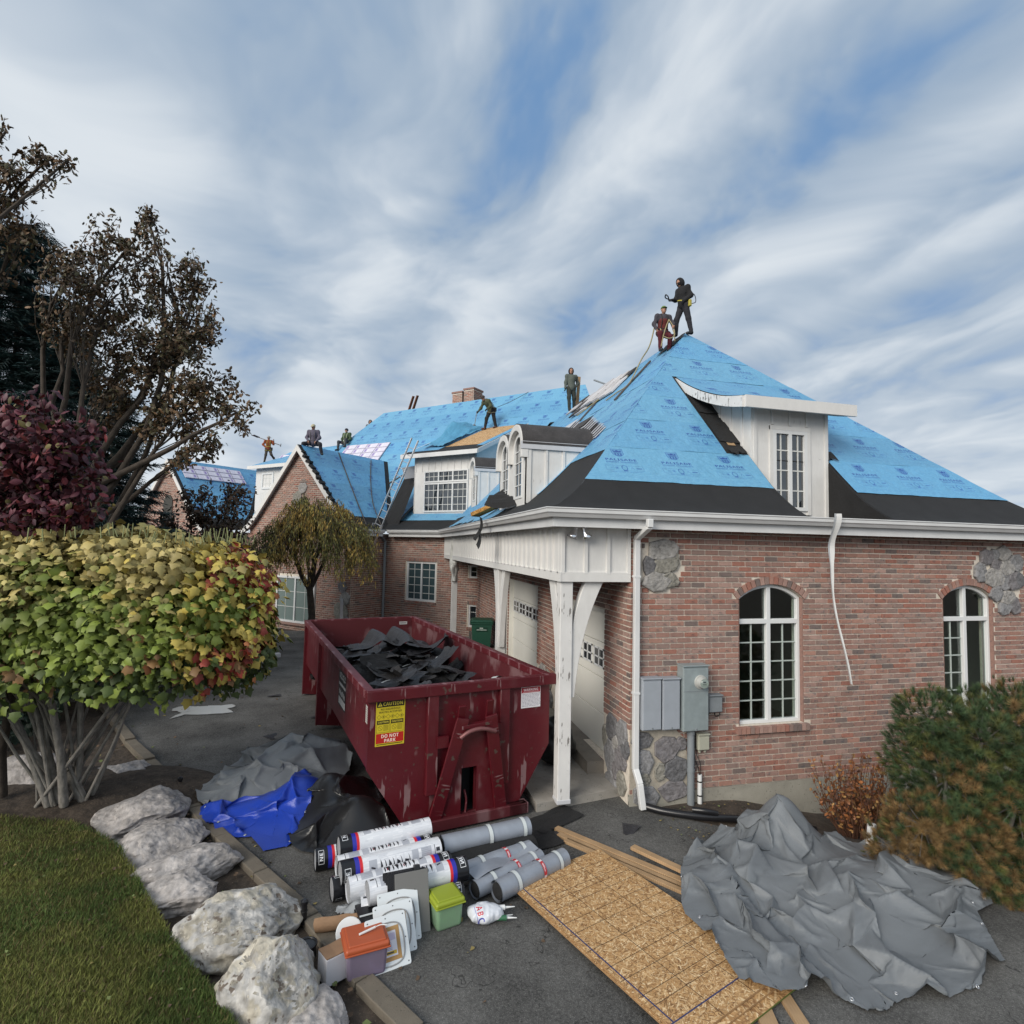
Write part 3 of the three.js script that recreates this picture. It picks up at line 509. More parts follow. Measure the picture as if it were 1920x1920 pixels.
// ---------------------------------------------------------------- brick walls
const COURSE = 0.0826, BRICK = 0.235, JOINT = 0.0165;
const brickGeos = [0, 1, 2].map((k) => {                                   // a brick face with its edges eased, 10 triangles
  const g = new THREE.BoxGeometry(BRICK - JOINT, COURSE - JOINT, 0.014), p = g.attributes.position;
  for (let i = 0; i < p.count; i++) if (p.getZ(i) > 0) { p.setX(i, p.getX(i) - Math.sign(p.getX(i)) * (0.003 + k * 0.001)); p.setY(i, p.getY(i) - Math.sign(p.getY(i)) * 0.003); }
  g.computeVertexNormals(); return metric(g, 1, k * 0.37, k * 0.61);
});
function layBricks(wall, { O, U, range, v0, v1, blocked = () => [], singles = 0, seed = 1, course = COURSE, len = BRICK }) {
  const N = U.clone().cross(V(0, 1, 0)), r = rng(seed * 977), list = [];
  const rows = Math.floor((v1 - v0) / course);
  for (let j = 0; j < rows; j++) {
    const v = v0 + (j + 0.5) * course; let free = [range(v)];
    for (const [a, b] of blocked(v)) free = free.flatMap(([x, y]) => [[x, Math.min(y, a)], [Math.max(x, b), y]].filter(([p, q]) => q - p > 0.03));
    const shift = (j % 2) * len / 2;
    for (const [a, b] of free) {
      let x = Math.floor((a - shift) / len) * len + shift;
      for (; x < b; x += len) { const p = Math.max(x, a), q = Math.min(x + len, b); if (q - p > 0.03) list.push([p, q, v, r(), (r() - 0.5) * 0.005, r()]); }
    }
  }
  const basis = new THREE.Matrix4().makeBasis(U, V(0, 1, 0), N), cam = camera.position;
  const pos = (e) => O.clone().addScaledVector(U, (e[0] + e[1]) / 2).addScaledVector(N, 0.004 + e[4]).setY(e[2]);
  let one = [];
  if (singles) { one = list.filter((e) => e[1] - e[0] > len - 0.002).map((e) => [pos(e).distanceTo(cam), e]).sort((a, b) => a[0] - b[0]).slice(0, singles).map((e) => e[1]); const set = new Set(one); for (const e of one) {
    const m = part('brick', brickGeos[Math.floor(e[5] * 3)], M.bricks[brickPick(e[3])], wall); m.quaternion.setFromRotationMatrix(basis); m.position.copy(pos(e)); } list.splice(0, list.length, ...list.filter((e) => !set.has(e))); }
  const P = [], C = [], T = [], Nn = [];
  const push = (a, b, c, n, col, us) => { for (const [p, u] of [[a, us[0]], [b, us[1]], [c, us[2]]]) { P.push(p.x, p.y, p.z); C.push(...col); T.push(...u); Nn.push(n.x, n.y, n.z); } };
  for (const e of list) {
    const hw = (e[1] - e[0]) / 2 - JOINT / 2, hh = course / 2 - JOINT / 2, c = pos(e), t = brickTones[brickPick(e[3])], k = 0.9 + e[5] * 0.2, col = t.map((q) => q * k), ox = e[5] * 7, oy = e[3] * 5;
    const pt = (x, y, z) => c.clone().addScaledVector(U, x).addScaledVector(N, z).add(V(0, y, 0));
    const f = [[-hw + 0.003, -hh + 0.003], [hw - 0.003, -hh + 0.003], [hw - 0.003, hh - 0.003], [-hw + 0.003, hh - 0.003]].map(([x, y]) => pt(x, y, 0.006)), g = [[-hw, -hh], [hw, -hh], [hw, hh], [-hw, hh]].map(([x, y]) => pt(x, y, -0.012));
    const fu = [[-hw, -hh], [hw, -hh], [hw, hh], [-hw, hh]].map(([x, y]) => [x + ox, y + oy]);
    push(f[0], f[1], f[2], N, col, [fu[0], fu[1], fu[2]]); push(f[0], f[2], f[3], N, col, [fu[0], fu[2], fu[3]]);
    for (let i = 0; i < 4; i++) { const j = (i + 1) % 4, n = f[j].clone().sub(f[i]).cross(N).normalize(); push(g[i], g[j], f[j], n, col, [fu[i], fu[j], fu[j]]); push(g[i], f[j], f[i], n, col, [fu[i], fu[j], fu[i]]); }
  }
  const g = new THREE.BufferGeometry(); g.setAttribute('position', new THREE.Float32BufferAttribute(P, 3)); g.setAttribute('normal', new THREE.Float32BufferAttribute(Nn, 3)); g.setAttribute('uv', new THREE.Float32BufferAttribute(T, 2)); g.setAttribute('color', new THREE.Float32BufferAttribute(C, 3));
  part(singles ? 'brick_field' : 'brick_field', g, M.brickMix, wall, { kind: 'stuff' });
}
// soldier bricks along a curve or a sill: list of [position, angle, w, h, d]
function brickAt(parent, name, O, U, u, v, ang, w, h, d, proud, k) {
  const N = U.clone().cross(V(0, 1, 0)), g = rbox(w, h, d, 0.005, 0, 0, 0, 1); const m = part(name, g, M.bricks[brickPick(hash3(k, Math.round(u * 50), 5))], parent);
  m.quaternion.setFromRotationMatrix(new THREE.Matrix4().makeBasis(U, V(0, 1, 0), N).multiply(new THREE.Matrix4().makeRotationZ(ang))); m.position.copy(O).addScaledVector(U, u).addScaledVector(N, proud - d / 2).setY(O.y + v); return m;
}
// a fieldstone: a rounded irregular plate
function stoneGeo(seed, w, h, d) {
  const r = rng(seed * 31 + 7), n = 7, pts = []; for (let i = 0; i < n; i++) { const a = i / n * Math.PI * 2 + (r() - 0.5) * 0.5, q = 0.84 + r() * 0.26; pts.push([Math.cos(a) * w / 2 * q, Math.sin(a) * h / 2 * q]); }
  const s = new THREE.Shape(); pts.forEach(([x, y], i) => i ? s.lineTo(x, y) : s.moveTo(x, y)); s.closePath();
  const g = new THREE.ExtrudeGeometry(s, { depth: d * 0.5, bevelEnabled: true, bevelThickness: d * 0.5, bevelSize: Math.min(w, h) * 0.06, bevelOffset: -Math.min(w, h) * 0.06, bevelSegments: 2 });
  const p = g.attributes.position; for (let i = 0; i < p.count; i++) if (p.getZ(i) > d * 0.3) p.setZ(i, p.getZ(i) + (vnoise(p.getX(i) * 14 + seed, p.getY(i) * 14, seed) - 0.5) * d * 0.5);
  g.computeVertexNormals(); return metric(g, 1, seed * 0.37, seed * 0.21);
}
function stones(wall, O, U, list, seed) { const N = U.clone().cross(V(0, 1, 0)); list.forEach(([u, v, w, h, tone], i) => { const m = part('stone', stoneGeo(seed + i, w * 1.24, h * 1.24, 0.045), M.stones[tone ?? i % 5], wall); m.quaternion.setFromRotationMatrix(new THREE.Matrix4().makeBasis(U, V(0, 1, 0), N)); m.position.copy(O).addScaledVector(U, u).addScaledVector(N, 0.004).setY(O.y + v); }); }

// ---- front wall of the garage wing (faces the camera)
const FZ = -7.65, XW = V(1, 0, 0);
const wins = [{ x0: 5.53, x1: 6.69, y0: 1.03, sp: 2.98, top: 3.19 }, { x0: 9.54, x1: 10.66, y0: 1.03, sp: 2.98, top: 3.19 }];
const arcR = (w) => { const c = (w.x1 - w.x0) / 2, h = w.top - w.sp; return (c * c + h * h) / (2 * h); };
{
  const wall = new THREE.Shape(); wall.moveTo(3.70, -0.6); wall.lineTo(12.2, -0.6); wall.lineTo(12.2, 4.1); wall.lineTo(3.70, 4.1); wall.closePath();
  for (const w of wins) { const h = new THREE.Path(), R = arcR(w), cx = (w.x0 + w.x1) / 2, a = Math.asin((w.x1 - w.x0) / 2 / R); h.moveTo(w.x0, w.y0); h.lineTo(w.x1, w.y0); h.lineTo(w.x1, w.sp); h.absarc(cx, w.top - R, R, Math.PI / 2 - a, Math.PI / 2 + a, false); h.closePath(); wall.holes.push(h); }
  const O = V(0, 0, FZ), front = part('wall', slab(wall, 0.24, V(0, 0, FZ - 0.006), XW), M.mortar, house);
  // stone patches cut into the brick
  const blobs = [[4.16, 3.46, 0.36, 0.42], [10.78, 3.36, 0.60, 0.52], [4.12, 0.60, 0.50, 0.46]];
  const blobAt = (v) => blobs.flatMap(([x, y, rx, ry]) => { const q = (v - y) / ry; if (Math.abs(q) > 1) return []; const w = rx * Math.sqrt(1 - q * q) * (0.85 + 0.3 * vnoise(v * 9, x)); return [[x - w, x + w]]; });
  layBricks(front, {
    O, U: XW, v0: 0.16, v1: 4.1, seed: 3, singles: 292, range: (v) => [3.70, 12.2],
    blocked: (v) => {
      const b = blobAt(v);
      for (const w of wins) {
        const R = arcR(w) + 0.125, cx = (w.x0 + w.x1) / 2, cy = w.top - arcR(w), j = 0.012;
        if (v > w.y0 - 0.115 && v < w.y0) b.push([w.x0 - 0.06, w.x1 + 0.10]);
        else if (v > w.y0 && v < w.sp - 0.03) b.push([w.x0 - 0.004, w.x1 + 0.004]);
        else if (v >= w.sp - 0.03) { const q = R * R - (v - cy) * (v - cy); if (q > 0) { const h = Math.min(Math.sqrt(q), (w.x1 - w.x0) / 2 + 0.10); b.push([cx - h - j, cx + h + j]); } }
      }
      return b;
    },
  });
  wins.forEach((w, wi) => {
    const R = arcR(w), cx = (w.x0 + w.x1) / 2, cy = w.top - R, a = Math.asin((w.x1 - w.x0) / 2 / R), n = 17;
    for (let i = 0; i < n; i++) { const t = -a * 1.07 + (i + 0.5) / n * 2 * a * 1.07; brickAt(front, 'brick', O, XW, cx + Math.sin(t) * (R + 0.062), cy + Math.cos(t) * (R + 0.062), -t, 2 * a * 1.07 * R / n - 0.008, 0.118, 0.10, 0.022, i + wi * 40); }
    for (let i = 0; i < 17; i++) brickAt(front, 'brick', O, XW, w.x0 - 0.04 + i * 0.077, w.y0 - 0.055, 0, 0.068, 0.10, 0.16, 0.07, i + wi * 40 + 20);
    // reveals in brick
    part('reveal', [box(0.012, w.sp - w.y0, 0.2, w.x0 - 0.002, (w.sp + w.y0) / 2, FZ - 0.10), box(0.012, w.sp - w.y0, 0.2, w.x1 + 0.002, (w.sp + w.y0) / 2, FZ - 0.10)], M.bricks[2], house);
    // frame: outer ring, transom, mullion
    const fz = FZ - 0.065, outer = (d) => { const s = new THREE.Shape(), r = R - d, b = Math.asin(((w.x1 - w.x0) / 2 - d) / r); s.moveTo(w.x0 + d, w.y0 + d); s.lineTo(w.x1 - d, w.y0 + d); s.lineTo(w.x1 - d, cy + r * Math.cos(b)); s.absarc(cx, cy, r, Math.PI / 2 - b, Math.PI / 2 + b, false); s.closePath(); return s; };
    const ring = outer(0.002); ring.holes.push(outer(0.055));
    const ty = w.y0 + 1.575, fr = part('window_frame', [slab(ring, 0.07, V(0, 0, fz), XW, 0.006), rbox(w.x1 - w.x0 - 0.09, 0.075, 0.075, 0.008, cx, ty, fz - 0.035), rbox(0.072, w.top - w.y0 - 0.09, 0.074, 0.008, cx, (w.top + w.y0) / 2, fz - 0.034)], M.trim, house);
    const bars = [];
    for (const sx of [-1, 1]) { const bx = cx + sx * (w.x1 - w.x0) / 4; bars.push(box(0.018, ty - w.y0 - 0.09, 0.016, bx, (ty + w.y0) / 2, fz - 0.045)); for (let k = 1; k < 5; k++) bars.push(box((w.x1 - w.x0) / 2 - 0.09, 0.018, 0.017, bx, lerp(w.y0 + 0.05, ty - 0.035, k / 5), fz - 0.045)); }
    if (wi) bars.splice(5, 5);
    part('muntin', bars, std({ color: lin(0.42, 0.47, 0.44), roughness: 0.5 }), fr);
    const pane = (x0, x1, y0, y1) => part('pane', box(x1 - x0, y1 - y0, 0.006, (x0 + x1) / 2, (y0 + y1) / 2, fz - 0.055), M.glass, fr);
    pane(w.x0 + 0.03, cx, w.y0 + 0.03, ty); pane(cx, w.x1 - 0.03, w.y0 + 0.03, ty); pane(w.x0 + 0.03, cx, ty, w.top - 0.02); pane(cx, w.x1 - 0.03, ty, w.top - 0.02);
  });
  part('sill_course', rbox(0.06, 0.06, 0.02, 0.005, 3.72, 0.1, FZ), M.foundation, house);
  // foundation
  part('foundation', [box(8.5, 0.76, 0.05, 7.95, -0.22, FZ + 0.002)], M.foundation, house);
  // stones
  stones(front, O, XW, [[4.22, 3.70, 0.46, 0.30, 1], [4.36, 3.52, 0.22, 0.24, 3], [4.20, 3.46, 0.36, 0.22, 3], [3.98, 3.47, 0.18, 0.26, 2], [4.10, 3.22, 0.40, 0.27, 1], [4.34, 3.24, 0.24, 0.20, 3]], 11);
  stones(front, O, XW, [[10.38, 3.42, 0.28, 0.34, 0], [10.52, 3.68, 0.30, 0.26, 4], [10.72, 3.74, 0.18, 0.18, 0], [10.92, 3.76, 0.28, 0.24, 1], [10.74, 3.56, 0.24, 0.18, 4], [10.98, 3.52, 0.36, 0.26, 1], [10.66, 3.32, 0.42, 0.30, 1], [11.2, 3.6, 0.3, 0.3, 0], [10.92, 3.24, 0.22, 0.28, 0], [11.12, 3.26, 0.28, 0.3, 4], [10.72, 3.06, 0.26, 0.24, 0], [10.98, 2.98, 0.30, 0.22, 1], [11.26, 3.3, 0.2, 0.3, 2], [10.90, 2.80, 0.26, 0.22, 0], [11.14, 2.84, 0.2, 0.3, 4]], 31);
  stones(front, O, XW, [[3.90, 0.92, 0.34, 0.22, 2], [4.28, 0.78, 0.36, 0.34, 4], [3.93, 0.62, 0.28, 0.34, 0], [4.44, 0.48, 0.36, 0.34, 2], [4.18, 0.46, 0.14, 0.24, 3], [3.92, 0.36, 0.22, 0.2, 3], [3.95, 0.14, 0.36, 0.3, 0], [4.40, 0.18, 0.42, 0.26, 4], [4.52, 0.84, 0.16, 0.2, 4]], 61);
  part('stone_bed', slab(poly([[3.71, -0.1], [4.62, -0.1], [4.66, 0.4], [4.6, 0.9], [4.4, 1.08], [3.71, 1.08]]), 0.02, V(0, 0, FZ + 0.012), XW), std({ map: M.mortar.map, color: lin(0.62, 0.62, 0.60) }), house);
}
// ---- side wall of the garage wing behind the porch
const ZU = V(0, 0, 1), GX = 3.70;
{
  const O = V(GX, 0, 0), doors = [{ z0: -11.05, z1: -8.58, y0: 0.34, y1: 2.70 }, { z0: -15.2, z1: -12.40, y0: 0.66, y1: 2.84 }];
  const s = rect(-20.4, -0.3, FZ - 0.25, 4.1); for (const d of doors) { const h = new THREE.Path(); h.moveTo(d.z0, d.y0); h.lineTo(d.z1, d.y0); h.lineTo(d.z1, d.y1); h.lineTo(d.z0, d.y1); h.closePath(); s.holes.push(h); }
  const side = part('wall', slab(s, 0.25, V(GX + 0.006, 0, 0), ZU), M.mortar, house);
  layBricks(side, { O, U: ZU, v0: 0.16, v1: 4.1, seed: 5, range: (v) => [v < 1.2 ? -20.3 : -20.3, FZ + 0.01], blocked: (v) => { const b = doors.filter((d) => v > d.y0 && v < d.y1).map((d) => [d.z0, d.z1]); if (v < 1.12 + 0.1 * Math.sin(v * 9)) b.push([-8.56, -7.5], [-12.38, -11.07]); return b; } });
  stones(side, O, ZU, [[-7.86, 0.98, 0.30, 0.34, 0], [-8.22, 0.95, 0.34, 0.40, 2], [-7.9, 0.60, 0.34, 0.36, 4], [-8.26, 0.50, 0.38, 0.44, 0], [-7.86, 0.24, 0.28, 0.3, 3], [-8.2, 0.12, 0.4, 0.3, 0], [-8.05, 0.76, 0.2, 0.2, 1], [-8.05, 0.36, 0.2, 0.22, 4], [-8.45, 0.74, 0.2, 0.3, 3], [-7.74, 0.78, 0.2, 0.26, 2], [-11.5, 0.9, 0.4, 0.4, 3], [-11.9, 0.95, 0.4, 0.4, 1], [-11.4, 0.5, 0.4, 0.4, 2], [-12.1, 0.5, 0.4, 0.4, 0]], 91);
  // doors: four sections, a row of small windows in the third
  doors.forEach((d, di) => {
    const dx = GX + 0.14, H = d.y1 - d.y0, sec = H / 4, w = d.z1 - d.z0, zc = (d.z0 + d.z1) / 2;
    const door = part('garage_door', box(0.02, H, w, dx + 0.03, d.y0 + H / 2, zc), M.cream, house);
    for (let k = 0; k < 4; k++) part('door_section', rbox(0.035, sec - 0.012, w - 0.02, 0.006, dx, d.y0 + sec * (k + 0.5), zc), M.cream, door);
    const n = 4, yy = d.y0 + sec * (di ? 2.62 : 2.55), hw = di ? 0.30 : 0.22, hh = di ? 0.155 : 0.165;
    for (let k = 0; k < n; k++) {
      const z = d.z1 - (di ? 0.52 : 0.50) - k * (w - 0.9) / (n - 1) * 1.0;
      const g = []; for (const [a, b, c, e] of [[-hw, -hh, hw, -hh + 0.03], [-hw, hh - 0.03, hw, hh], [-hw, -hh, -hw + 0.03, hh], [hw - 0.03, -hh, hw, hh], [-0.012, -hh, 0.012, hh], [-hw, -0.012, hw, 0.012]]) g.push(box(0.02, e - b, c - a, dx - 0.024, yy + (b + e) / 2, z + (a + c) / 2));
      part('window_frame', g, M.trim, door); part('pane', box(0.008, hh * 2 - 0.03, hw * 2 - 0.03, dx - 0.019, yy, z), M.darkglass, door);
    }
    part('door_trim', [box(0.15, 0.05, w + 0.02, GX + 0.07, d.y1 - 0.02, zc), box(0.12, H, 0.04, GX + 0.07, d.y0 + H / 2, d.z1 + 0.0), box(0.12, H, 0.04, GX + 0.07, d.y0 + H / 2, d.z0 - 0.0)], M.cream, house);
  });
  part('door_trim', box(0.05, 2.2, 0.28, GX - 0.02, 1.75, -15.45), M.cream, house);
  part('switch_box', box(0.03, 0.16, 0.10, GX - 0.055, 2.05, -15.42), M.beige, house);
  // inside of the wing: floor, back wall, ceiling
  part('interior_wall', [box(0.1, 4.3, 16, 12.1, 2.1, -15.5), box(8.3, 4.3, 0.1, 8.0, 2.1, -12.0), box(0.1, 4.3, 4, 9.0, 2.1, -10.0)], M.interior, house);
  part('interior_floor', box(8.4, 0.1, 13, 8.0, 0.1, -14.2), std({ color: lin(0.16, 0.12, 0.07) }), house);
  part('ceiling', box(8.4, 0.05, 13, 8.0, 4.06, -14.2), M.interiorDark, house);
  // concrete: stepped sill along the doors and the apron under the porch
  structure('garage_sill', [slab(poly([[-20, 0], [-8.56, 0], [-8.56, 0.31], [-11.3, 0.40], [-12.2, 0.63], [-20, 0.66]]), 0.6, V(3.42, 0, 0), ZU)], std({ map: M.concrete.map, color: lin(0.62, 0.6, 0.58) }));
  structure('porch_slab', [slab(poly([[2.34, -7.72], [3.76, -7.98], [3.76, -8.6], [3.5, -20], [2.34, -20]].map(([x, z]) => [x, z])), 0.12, V(0, 0, 0), V(1, 0, 0)).applyMatrix4(new THREE.Matrix4().makeRotationX(Math.PI / 2)).translate(0, 0.0, 0)], M.concrete);
}

// ---------------------------------------------------------------- gutters, porch, dormers, far walls
// profile [out, up] swept along a level path; out is to the right of the walking direction
function sweep(prof2, path, y, close = true) {
  const pos = [], idx = [], uv = [], n = prof2.length; let L = 0;
  path.forEach((p, i) => {
    const a = i ? V(p.x - path[i - 1].x, 0, p.z - path[i - 1].z).normalize() : null, b = i < path.length - 1 ? V(path[i + 1].x - p.x, 0, path[i + 1].z - p.z).normalize() : null;
    const d1 = a || b, d2 = b || a, o1 = V(-d1.z, 0, d1.x), o2 = V(-d2.z, 0, d2.x), m = o1.clone().add(o2).normalize(), k = 1 / Math.max(0.3, m.dot(o1));
    if (i) L += p.distanceTo(path[i - 1]);
    prof2.forEach(([o, u], j) => { pos.push(p.x + m.x * o * k, y + u, p.z + m.z * o * k); uv.push(L, j * 0.03); });
  });
  for (let i = 0; i < path.length - 1; i++) for (let j = 0; j < (close ? n : n - 1); j++) { const a = i * n + j, b = i * n + (j + 1) % n, c = a + n, d = b + n; idx.push(a, c, b, b, c, d); }
  let g = new THREE.BufferGeometry(); g.setAttribute('position', new THREE.Float32BufferAttribute(pos, 3)); g.setAttribute('uv', new THREE.Float32BufferAttribute(uv, 2)); g.setIndex(idx); g = g.toNonIndexed(); g.computeVertexNormals(); return g;
}
const flat = (g) => { g = g.index ? g.toNonIndexed() : g; g.computeVertexNormals(); return g; };
{
  const gp = [[-0.09, 0], [-0.015, 0], [0.012, 0.045], [0.032, 0.062], [0.034, 0.105], [0.046, 0.118], [0.044, 0.13], [0.028, 0.13], [0.024, 0.112], [0.0, 0.07], [-0.02, 0.015], [-0.085, 0.015], [-0.085, 0.12], [-0.09, 0.12]];
  const bd = [[-0.12, -0.13], [-0.092, -0.13], [-0.092, 0.11], [-0.12, 0.11]];
  const so = [[-0.45, -0.118], [-0.121, -0.118], [-0.121, -0.105], [-0.45, -0.105]];
  // walk so that "out" is outside: main wing -> valley -> garage corner -> right
  const eave = [W(1.98, 0, 0.42), W(-0.60, 0, 0.42), V(2.29, 0, -7.23), V(12.6, 0, -7.23), V(12.6, 0, -16)].map((p) => p.setY(0));
  const path2 = [W(2.1, 0, 1.9), W(2.1, 0, 0.42)].map((p) => p.setY(0));
  // "sweep" puts out to the left of travel seen from above in this frame, so reverse the order
  part('gutter', flat(sweep(gp, eave.slice(1, 4).reverse().reverse(), 4.12)), M.gutter, house);
  part('gutter', flat(sweep(gp, eave.slice(0, 2), 4.12)), M.gutter, house); part('gutter', flat(sweep(gp, path2, 4.12)), M.gutter, house);
  part('fascia_board', [flat(sweep(bd, eave, 4.12)), flat(sweep(bd, path2, 4.12))], M.gutter, house);
  part('soffit', [flat(sweep(so, eave, 4.12))], M.trim, house);
  // front downspout
  const dsp = (pts, w, d) => { const out = []; for (let i = 0; i < pts.length - 1; i++) out.push(beam(pts[i], pts[i + 1].clone().addScaledVector(pts[i + 1].clone().sub(pts[i]).normalize(), 0.012), w, d, V(0, 0, 1), 0.012)); return out; };
  const dx = 3.765, z1 = FZ + 0.07;
  const ds = part('downspout', dsp([V(dx, 4.13, -7.19), V(dx, 4.02, -7.19), V(dx, 3.86, z1), V(dx, 0.55, z1), V(dx + 0.02, 0.38, z1 + 0.10), V(dx + 0.05, 0.05, z1 + 0.14)], 0.088, 0.075), M.gutter, house);
  part('bracket', [box(0.10, 0.03, 0.085, dx, 1.62, z1), box(0.10, 0.03, 0.085, dx, 3.3, z1)], M.trim, ds);
  // porch: board and batten skirt
  const zE = -21.15, skirt = part('porch_skirt', [box(0.09, 0.87, -7.69 - zE, 2.665, 3.645, (zE - 7.69) / 2), box(1.04, 0.87, 0.09, 3.16, 3.645, FZ - 0.05)], M.white, house);
  for (let k = 0, z = -7.72; z > zE; z -= 0.305, k++) part('batten', box(0.034, 0.74, 0.05, 2.604, 3.70, z), M.white, skirt);
  for (const x of [2.64, 2.99, 3.34, 3.665]) part('batten', box(0.05, 0.74, 0.034, x, 3.70, FZ + 0.010), M.white, skirt);
  part('trim_board', [box(0.03, 0.135, -7.62 - zE, 2.602, 3.283, (zE - 7.62) / 2), box(1.105, 0.135, 0.03, 3.14, 3.283, FZ + 0.008), box(0.028, 0.87, 0.09, 2.606, 3.645, -7.68)], M.white, skirt);
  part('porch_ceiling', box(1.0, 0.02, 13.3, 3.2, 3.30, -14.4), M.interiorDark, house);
  // posts with curved braces
  const brace = (O, U, w = 0.12) => { const s = new THREE.Shape(); s.moveTo(0.08, 1.56); s.lineTo(0.15, 1.56); s.quadraticCurveTo(0.22, 2.5, 0.58, 3.214); s.lineTo(0.30, 3.214); s.quadraticCurveTo(0.09, 2.75, 0.08, 2.15); s.closePath(); return slab(s, w, O.clone().addScaledVector(U.clone().cross(V(0, 1, 0)), w / 2), U, 0.006); };
  for (const [z, y0, dirs] of [[-7.77, 0.1, [[1, 0, 0], [0, 0, -1]]], [-11.9, 0.12, [[0, 0, 1], [0, 0, -1]]], [-19.1, 0.15, []]]) {
    const p = part('porch_post', rbox(0.19, 3.215 - y0, 0.19, 0.012, 2.72, (3.215 + y0) / 2, z), z > -8 ? M.worn : M.white, house);
    for (const d of dirs) part('brace', brace(V(2.72, 0, z), V(...d)), M.white, p);
    if (z > -8) part('base_trim', [rbox(0.205, 0.06, 0.205, 0.008, 2.72, 0.13, z)], M.greywood, p);
    if (z < -11 && z > -12) part('casing', [box(0.2, 1.85, 0.22, 2.80, 2.28, z - 0.32)], M.greywood, p);
  }
}
// ---- windows of the far parts: frame standing in the wall, panes, bars
function farWindow(parent, O, U, u0, u1, v0, v1, cols, bars, proud = 0.02, glass = M.darkglass, fw = 0.06) {
  const N = U.clone().cross(V(0, 1, 0)), bm = new THREE.Matrix4().makeBasis(U, V(0, 1, 0), N).setPosition(O), put = (g) => g.applyMatrix4(bm), cw = (u1 - u0) / cols, f = [];
  f.push(put(box(u1 - u0, fw, 0.08, (u0 + u1) / 2, v0 + fw / 2, proud - 0.04)), put(box(u1 - u0, fw, 0.08, (u0 + u1) / 2, v1 - fw / 2, proud - 0.04)));
  for (let i = 0; i <= cols; i++) f.push(put(box(fw, v1 - v0 - 2 * fw, 0.079, lerp(u0 + fw / 2, u1 - fw / 2, i / cols), (v0 + v1) / 2, proud - 0.04)));
  const fr = part('window_frame', f, M.trim, parent), b = [];
  for (let i = 0; i < cols; i++) {
    const a = u0 + cw * i;
    part('pane', put(box(cw - fw, v1 - v0 - fw, 0.01, a + cw / 2, (v0 + v1) / 2, proud - 0.05)), glass, fr.parent === house ? fr : parent);
    for (let k = 1; k < bars[0]; k++) b.push(put(box(0.022, v1 - v0 - fw, 0.014, a + cw * k / bars[0], (v0 + v1) / 2, proud - 0.038)));
    for (let k = 1; k < bars[1]; k++) b.push(put(box(cw - fw, 0.022, 0.0145, a + cw / 2, lerp(v0, v1, k / bars[1]), proud - 0.038)));
  }
  if (b.length) part('muntin', b, std({ color: lin(0.60, 0.61, 0.59), roughness: 0.6 }), fr.parent === house ? fr : parent);
  return fr;
}
